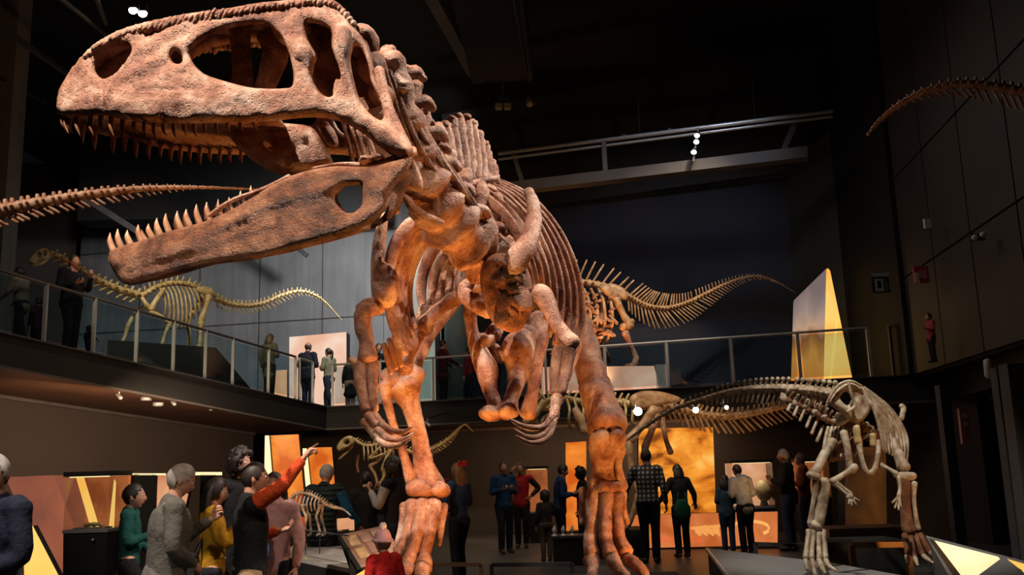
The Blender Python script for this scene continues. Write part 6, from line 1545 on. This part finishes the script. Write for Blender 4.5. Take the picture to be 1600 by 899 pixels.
    mb.tube([LQ(q) if q[2] > 1 else V(q) * k for q in zs], [r_ * k for r_ in rs], 20, 4, flat=((0, 1, 0), .74))
    sls = []
    for (S0, e, wr, pl, cu, s, a) in jo:
        mb.tube([LQ((s * .05, 0, 1.40)), S0 + V((-s * .012, 0, 0)) * k, S0 * .85 + e * .15], [.082 * k, .079 * k, .068 * k], 14, 3)
        if sleeve:
            c = e + (wr - e) * .93; sl = mb
            if sleevecol is not None: sl = MB(); sls.append(sl)
            sl.tube([S0 + V((-s * .01, 0, 0)) * k if sleevecol is None else S0 * .85 + e * .15, S0 * .55 + e * .45, e, e * .5 + c * .5, c], [(.074 if sleevecol is None else .070) * k, .066 * k, .057 * k, .050 * k, .041 * k], 14, 3)
    if collar:
        mb.tube([LQ((0, -.018, 1.42)), LQ((0, -.016, 1.49))], [.092 * k, .075 * k], 14, 2)
    if hood:
        mb.tube([LQ((-.09, -.06, 1.46)), LQ((0, -.12, 1.45)), LQ((.09, -.06, 1.46))], [.05 * k, .075 * k, .05 * k], 12, 4)
    remeshed(mb, vox, 2).build('jacket' if hem < .9 else 'top', tm, root)
    if sleeve and sleevecol is not None:
        for q in sls: remeshed(q, vox, 2).build('sleeve', cloth(sleevecol), root)
    # hair
    hm = mat('hair', haircol, .55, var=.4, scale=30) if ('h', haircol) not in CL else CL[('h', haircol)]
    CL[('h', haircol)] = hm
    if hair:
        mb = MB(); hair_shell(mb, hc, nr, hk, 'short' if hair == 'bob' else hair)
        if hair in ('long', 'bob'):
            L = .30 if hair == 'long' else .14
            for s in np.linspace(-1, 1, 9):
                a = nr @ (V((.066 * s, -.078 + .03 * abs(s), .03)) * hk) + hc
                mb.tube([a, a + V((.01 * s, -.025, -.10)) * hk, a + V((.014 * s, -.03 - math.sin(ln) * .1, -.10 - L * .5)) * hk, a + V((.008 * s, -.015, -.10 - L + .03 * abs(s))) * hk], [.026 * hk, .032 * hk, .026 * hk, .008 * hk], 8, 3, lump=.15, freq=30)
        if hair == 'tail':
            a = hc + nr @ (V((0, -.10, .035)) * hk); mb.tube([a, a + V((0, -.05, -.02)) * k, a + V((0, -.06, -.14)) * k, a + V((0, -.03, -.26)) * k], [.024 * k, .032 * k, .028 * k, .008 * k], 10, 4)
        if hair == 'bun': mb.ball(hc + nr @ (V((0, -.085, .085)) * hk), .042 * hk, 12, 9, lump=.2, freq=30)
        if hair == 'curly':
            rnd = random.Random(int(px * 7))
            for _ in range(46):
                a = rnd.uniform(0, 6.28); el = rnd.uniform(-.7, 1.5); q = head_point(a, el)
                aa = abs((a + math.pi) % (2 * math.pi) - math.pi)
                if aa < .9 and q.z < .07: continue
                mb.ball(hc + nr @ ((q * 1.22) * hk), rnd.uniform(.024, .036) * hk, 7, 5)
        mb.build('hair', hm, root)
    if hat:
        mb = MB()
        if hat[0] == 'cap':
            for i in range(1): pass
            rows = []
            for i in range(9):
                el = math.pi * (.5 - .5 * i / 9 + .02); rows.append([hc + nr @ (head_point(2 * math.pi * j / 24, max(.28, el)) * hk * 1.10) for j in range(24)])
            mb.grid(rows, 0, True)
            mb.hexa([hc + nr @ (V(q) * hk) for q in ((-.06, .085, .05), (.06, .085, .05), (.045, .17, .035), (-.045, .17, .035))], [hc + nr @ (V(q) * hk) for q in ((-.06, .085, .06), (.06, .085, .06), (.045, .17, .043), (-.045, .17, .043))])
        else:                                                 # knitted hat with a bobble
            rows = []
            for i in range(12):
                el = math.pi * (.5 - .5 * i / 11); rows.append([hc + nr @ (head_point(2 * math.pi * j / 28, max(.12, el)) * hk * (1.16 + .02 * (j % 2)) + V((0, 0, .012))) for j in range(28)])
            mb.grid(rows, 0, True)
            mb.tube([hc + nr @ (V((.09 * math.cos(a) * .98, .112 * math.sin(a), .022)) * hk) for a in np.linspace(0, 6.283, 20)], [.02 * hk] * 20, 8, 1)
        mb.build('hat', cloth(hat[1]), root)
        if hat[0] == 'bobble':
            mb = MB(); mb.ball(hc + nr @ (V((0, -.01, .165)) * hk), .042 * hk, 14, 10, lump=.4, freq=40); mb.build('bobble', cloth(hat[2]), root)
    return root, hc, k
def local(root, v):
    return V(root.location) + Matrix.Rotation(root.rotation_euler.z, 3, 'Z') @ V(v)
def bag(root, pos, size, m, label, strap_to=None, name='shoulder_bag'):
    p = local(root, pos); yaw = root.rotation_euler.z
    o = thing(name, p, label, 'bag', rz=yaw); sx, sy, sz = size
    mb = MB(); b = [(-sx, -sy, -sz), (sx, -sy, -sz), (sx, sy, -sz), (-sx, sy, -sz)]
    mb.tube([(0, 0, -sz * .8), (0, 0, 0), (0, 0, sz * .8)], [sx * .95, sx, sx * .8], 16, 4, flat=((0, 1, 0), sy / sx)); 
    mb.build2 = None
    oo = mb_local(mb, 'body', m, o)
    mb = MB(); mb.tube([(-sx * .75, 0, sz * .7), (-sx * .5, 0, sz * 1.6), (sx * .5, 0, sz * 1.6), (sx * .75, 0, sz * .7)] if strap_to is None else [(-sx * .6, 0, sz * .8), tuple(V(strap_to) - V(pos)), (sx * .6, 0, sz * .8)], [.012] * (4 if strap_to is None else 3), 8, 4); mb_local(mb, 'strap', m, o)
    mb = MB(); mb.tube([(-sx * .8, sy * .8, sz * .35), (0, sy * 1.04, sz * .3), (sx * .8, sy * .8, sz * .35)], [.008, .008, .008], 6, 3); mb_local(mb, 'seam', M['shoe'], o)
    return o
def mb_local(mb, name, m, parent):
    """Link a mesh whose points are already in the parent's own space."""
    off = wloc(parent); mb.v = [tuple(V(v) + off) for v in mb.v]; return mb.build(name, m, parent)

_build = MB.build
def build_rot(self, name, mats, parent=None, smooth=True, sharp=False):
    if parent is not None and parent.get('category') == 'person':
        off = wloc(parent); self.v = [tuple(V(v) + off) for v in self.v]
    return _build(self, name, mats, parent, smooth, sharp)
MB.build = build_rot

NAVY, BLACK, GREY = (.016, .020, .042), (.012, .012, .013), (.11, .105, .09)
P1, *_ = person(-4, 5.3, 1.84, 160, 'white-haired man in a navy coat at the lower left edge, hands clasped', NAVY, BLACK, 'short', (.42, .40, .37), arms=('low', 'low'), head_turn=20, hem=.62, bulk=1.08)
P2, *_ = person(207, 8.6, 1.60, -75, 'boy in a teal green sweater walking right past the lit cases', (.012, .085, .075), (.014, .013, .015), 'short', arms=('front', 'low'), stance='walk', child=True, bulk=.85, hem=.90)
P3, *_ = person(262, 6.3, 1.77, -62, 'grey-haired elderly man in a grey-brown jacket looking down', GREY, (.16, .14, .13), 'short', (.33, .30, .26), arms=('low', 'phone'), nod=22, lean=6, hem=.66, bulk=1.15)
P4, *_ = person(334, 7.3, 1.65, -68, 'dark-haired woman in a mustard yellow sweater with a bag', (.50, .26, .015), (.02, .018, .025), 'long', arms=('phone', 'phone'), female=True, nod=10, hem=.92)
P5, *_ = person(372, 8.4, 1.91, -120, 'tall person in black with curly dark hair and glasses pushed up', BLACK, BLACK, 'curly', (.018, .010, .008), arms=('down', 'down'), head_turn=10)
P6, *_ = person(393, 6.6, 1.76, -64, 'man in a black vest with orange-red sleeves pointing up to the right', (.014, .014, .016), (.36, .24, .14), 'short', arms=('point', 'front'), sleevecol=(.62, .075, .02), hem=.92, head_turn=-10)
mb = MB(); mb.tube([V((0, 0, .86)), V((0, .003, .95))], [.186, .178], 18, 2, flat=((0, 1, 0), .74), cap=False, lump=.1, freq=9); mb.build('shirt_hem', cloth((.55, .07, .02)), P6)
P7, *_ = person(431, 7.6, 1.68, 165, 'long-haired girl in a pale pink coat beside the pointing man', (.62, .33, .30), (.025, .022, .03), 'long', (.05, .022, .012), arms=('front', 'down'), female=True, hem=.70, head_turn=20, skirt=.02)
P8, *_ = person(503, 10.6, 1.80, -12, 'grey-haired man in a dark quilted vest seen from behind', (.020, .030, .028), (.02, .02, .024), 'short', (.34, .32, .29), arms=('side', 'front'), sleevecol=(.01, .07, .13), quilt=True, nod=25, lean=10, sk=(.50, .20, .12), hem=.88, bulk=1.12)
P9, *_ = person(572, 12.2, 1.68, 5, 'dark-haired visitor in black seen from behind below the small running skeleton', BLACK, BLACK, 'short', arms=('front', 'down'))
P10, *_ = person(618, 11.2, 1.84, 62, 'man in a black vest with pale grey sleeves beside the giant left shin', (.014, .014, .018), (.02, .024, .04), 'curly', (.035, .018, .01), arms=('phone', 'phone'), sleevecol=(.36, .36, .35), nod=15, hem=.88)
P11, *_ = person(599, 7.0, 1.17, 40, 'small child in a pink bobble hat and red jacket beside the giant left foot', (.42, .012, .012), (.05, .02, .02), 'short', (.10, .05, .03), arms=('down', 'down'), child=True, hat=('bobble', (.80, .46, .52), (.82, .72, .70)), bulk=1.05)
P12, *_ = person(716, 12.8, 1.76, 48, 'girl with long fair hair and a blue denim jacket right of the giant left shin', (.030, .055, .13), (.012, .012, .016), 'long', (.22, .12, .055), arms=('front', 'hip'), female=True, hem=.90, stance='weight')
P13, *_ = person(786, 17.2, 1.81, -160, 'man in a blue pullover holding his hands together in the middle of the hall', (.020, .055, .13), (.012, .013, .022), 'short', (.07, .045, .03), arms=('front', 'front'), stance='weight', head_turn=-10, hem=.90)
P14, *_ = person(813, 18.3, 1.78, 175, 'visitor in a red top with black sleeves raising a hand to the head', (.42, .02, .018), BLACK, 'short', arms=('up', 'hip'), sleevecol=(.02, .018, .018), hem=.9)
P15, *_ = person(850, 15.5, 1.22, 10, 'small child in dark clothes standing by the black table', (.035, .030, .022), (.10, .065, .05), 'curly', (.025, .013, .008), arms=('phone', 'down'), child=True, head_turn=30)
P16, *_ = person(872, 15.9, 1.72, -85, 'dark-haired man in blue leaning towards the black table', (.015, .04, .12), (.012, .014, .028), 'short', arms=('front', 'front'), nod=15, lean=6)
P17, *_ = person(908, 16.4, 1.64, 80, 'woman in black with short curly black hair in front of the orange panel', BLACK, BLACK, 'curly', (.010, .007, .006), arms=('front', 'down'), female=True)
P18, *_ = person(1010, 14.7, 1.93, -20, 'man in a cap and black-and-white plaid shirt before the sunset picture', (.40, .38, .36), (.012, .012, .015), 'short', hat=('cap', (.06, .045, .04)), plaid=True, arms=('down', 'side'), hem=.95, sk=TAN_)
P19, *_ = person(1060, 15.4, 1.66, 12, 'woman in black seen from behind with a green bag', (.014, .014, .015), (.014, .016, .022), 'bob', arms=('side', 'side'), female=True, lean=4, hem=.78, skirt=.03)
P20, *_ = person(1131, 15.8, 1.42, -10, 'girl in a blue jacket and jeans seen from behind', (.028, .065, .10), (.025, .045, .10), 'bob', (.018, .010, .008), arms=('front', 'front'), female=True, child=True)
P21, *_ = person(1160, 15.4, 1.64, 20, 'visitor in a pale grey hooded jacket bending forward', (.33, .32, .31), (.012, .012, .016), 'short', arms=('front', 'front'), hood=True, lean=14, nod=10)
P22, *_ = person(1228, 16.0, 1.88, 55, 'grey-haired man in a black vest and jeans before the right-hand lit case', (.012, .012, .014), (.035, .05, .10), 'short', (.26, .23, .20), arms=('front', 'front'), hem=.86, sk=TAN_)
P23, *_ = person(1254, 16.6, 1.80, 65, 'visitor in a dark rust-orange jacket behind the man in the black vest', (.26, .05, .012), (.025, .03, .06), 'short', (.16, .10, .06), arms=('down', 'front'), hem=.84, sk=TAN_)
# things they wear or hold
bag(P4, (.06, -.16, .82), (.20, .09, .15), cloth((.014, .014, .016)), 'black shoulder bag hanging on the woman in the yellow sweater', (-.02, .02, 1.40))
bag(P7, (.20, .05, .70), (.12, .07, .14), cloth((.015, .10, .12)), 'teal bag hanging beside the girl in the pink coat')
bag(P12, (.0, .24, 1.24), (.12, .09, .17), cloth((.60, .02, .02)), 'bright red bag held by the girl in the denim jacket', name='red_bag')
bag(P19, (-.06, -.20, .86), (.15, .06, .13), cloth((.012, .10, .05)), 'green bag hanging on the back of the woman in black', (.10, .12, 1.46))
bag(P22, (.22, -.05, 1.0), (.10, .07, .14), cloth((.02, .02, .024)), 'dark bag at the side of the man in the black vest')
o = thing('hair_bow', local(P12, (0, -.09, 1.76)), 'small red bow in the fair hair of the girl in denim', 'bow', rz=P12.rotation_euler.z)
for s in (-1, 1):
    mb = MB(); mb.tube([(0, 0, 0), (s * .05, 0, .03), (s * .085, 0, .0), (s * .05, 0, -.03), (0, 0, 0)], [.012, .022, .020, .022, .012], 8, 4, flat=((0, 1, 0), .5)); mb_local(mb, 'loop', cloth((.55, .03, .03)), o)
o = thing('blue_jacket', local(P4, (.02, .34, 1.12)), 'blue folded jacket held in the arms of the woman in yellow', 'jacket', rz=P4.rotation_euler.z)
mb = MB(); mb.tube([(-.16, 0, .02), (-.06, .03, .06), (.06, .02, .02), (.14, 0, -.06)], [.05, .085, .08, .05], 14, 5, lump=.5, freq=9); mb_local(mb, 'bundle', cloth((.03, .07, .16)), o)
mb = MB(); mb.tube([(.02, .06, 0), (.06, .08, -.12), (.05, .06, -.24)], [.05, .045, .035], 12, 4, lump=.3, freq=9); mb_local(mb, 'sleeve', cloth((.03, .07, .16)), o)
o = thing('glasses', local(P5, (0, .112, 1.875)), 'glasses pushed up into curly dark hair', 'glasses', rz=P5.rotation_euler.z)
for s in (-1, 1):
    mb = MB(); mb.tube([(s * .034 + .024 * math.cos(a), 0, .02 * math.sin(a)) for a in np.linspace(0, 6.283, 14)], [.004] * 14, 6, 1); mb_local(mb, 'rim', M['steel'], o)
    mb = MB(); mb.tube([(s * .058, 0, .004), (s * .075, -.06, 0), (s * .078, -.12, -.01)], [.003] * 3, 6, 2); mb_local(mb, 'temple', M['steel'], o)
mb = MB(); mb.tube([(-.012, 0, .004), (.012, 0, .004)], [.003, .003], 6, 1); mb_local(mb, 'bridge', M['steel'], o)

# on the ramp and the far balcony
def rperson(px, o_, ht, yaw, label, *a, **kw):
    s = ramp_s(px) ; p = rp(s, o_)
    for _ in range(3):
        q = at(px, 600, p.y); p = rp(s, o_); 
        n = V((E.y, -E.x, 0)); dirn = q - EYE; dirn.z = 0
        base = V((CC.x, CC.y, 0)) + ON * o_ - V((EYE.x, EYE.y, 0)); t = base.dot(n) / dirn.dot(n)
        g = V((EYE.x, EYE.y, 0)) + dirn * t; s = (V((CC.x, CC.y, 0)) + ON * o_ - g).dot(E); p = rp(s, o_)
    return person(px, p.y, ht, yaw, label, *a, z=p.z, loc=(p.x, p.y), **kw)
rperson(26, .34, 1.36, 75, 'child in a grey and tan top leaning on the ramp railing at the far left', (.24, .20, .15), (.015, .015, .016), 'short', arms=('rail', 'rail'), child=True, stance='walk', lean=10, shoes=cloth((.5, .48, .45)))
rperson(104, .36, 1.86, -115, 'bearded man in dark clothes standing at the ramp railing', (.013, .014, .02), (.013, .015, .026), 'short', arms=('front', 'phone'), sk=(.42, .18, .12), stance='weight', bulk=1.12, shoes=cloth((.55, .53, .5)))
rperson(53, .9, 1.05, 60, 'small child in a purple jacket behind the ramp railing, left of the bearded man', (.05, .018, .05), (.02, .018, .022), 'short', arms=('rail', 'down'), child=True)
rperson(134, .34, .62, -30, 'toddler in a dark jacket crouched low by the ramp railing, right of the bearded man', (.02, .018, .03), (.02, .02, .03), 'curly', (.04, .02, .012), arms=('rail', 'down'), child=True)
rperson(420, .55, 1.62, -20, 'visitor in an olive coat on the ramp, left of the big white light box', (.12, .115, .075), (.03, .025, .022), 'bob', (.10, .06, .04), arms=('front', 'down'), female=True, hem=.66)
def bperson(px, d, *a, **kw):
    return person(px, d, *a, z=3.25, **kw)
bperson(479, 21.6, 1.86, -20, 'tall bald man in a dark jacket standing before the white light box', (.014, .014, .022), (.016, .020, .045), 'bald', (.05, .03, .02), arms=('front', 'front'), sk=DEEP, bulk=1.12)
bperson(513, 21.4, 1.66, 55, 'woman with a long ponytail and olive shirt before the white light box', (.24, .23, .16), (.025, .035, .06), 'tail', (.025, .012, .010), arms=('front', 'front'), female=True, stance='walk')
bperson(547, 21.4, 1.40, 20, 'girl in a black dress at the balcony rail behind the giant forearm', (.010, .010, .011), (.30, .16, .11), 'long', arms=('front', 'down'), female=True, hem=.55, skirt=.06, child=True)
bperson(592, 21.3, 1.72, -150, 'visitor in blue jeans on the balcony behind the giant left knee', (.016, .016, .02), (.03, .09, .22), 'short', arms=('front', 'front'))
bperson(694, 20.9, 1.70, -60, 'visitor in a dark red top beside the teal column on the balcony', (.10, .012, .016), (.012, .012, .014), 'bun', (.03, .016, .012), arms=('rail', 'rail'), female=True, hem=.80, skirt=.05)
bperson(737, 20.8, 1.45, 65, 'child in a red jacket striding along the balcony right of the teal column', (.32, .025, .025), (.016, .02, .035), 'short', arms=('front', 'down'), child=True, stance='walk')
bperson(776, 20.6, 1.66, 170, 'visitor in blue trousers on the balcony between the giant pubis bones', (.02, .02, .024), (.015, .03, .06), 'short', arms=('front', 'front'))
bperson(858, 19.6, 1.70, 120, 'visitor in dark trousers on the balcony left of the pink plinth', (.018, .02, .024), (.012, .02, .035), 'short', arms=('front', 'front'), stance='walk')
person(1457, 14.2, .85, 90, 'child in a pink-red jacket on the dark gallery at the right', (.40, .06, .07), (.012, .012, .013), 'short', arms=('down', 'front'), z=3.25, child=True, loc=(at(1457, 540, 14.2).x, 14.2))
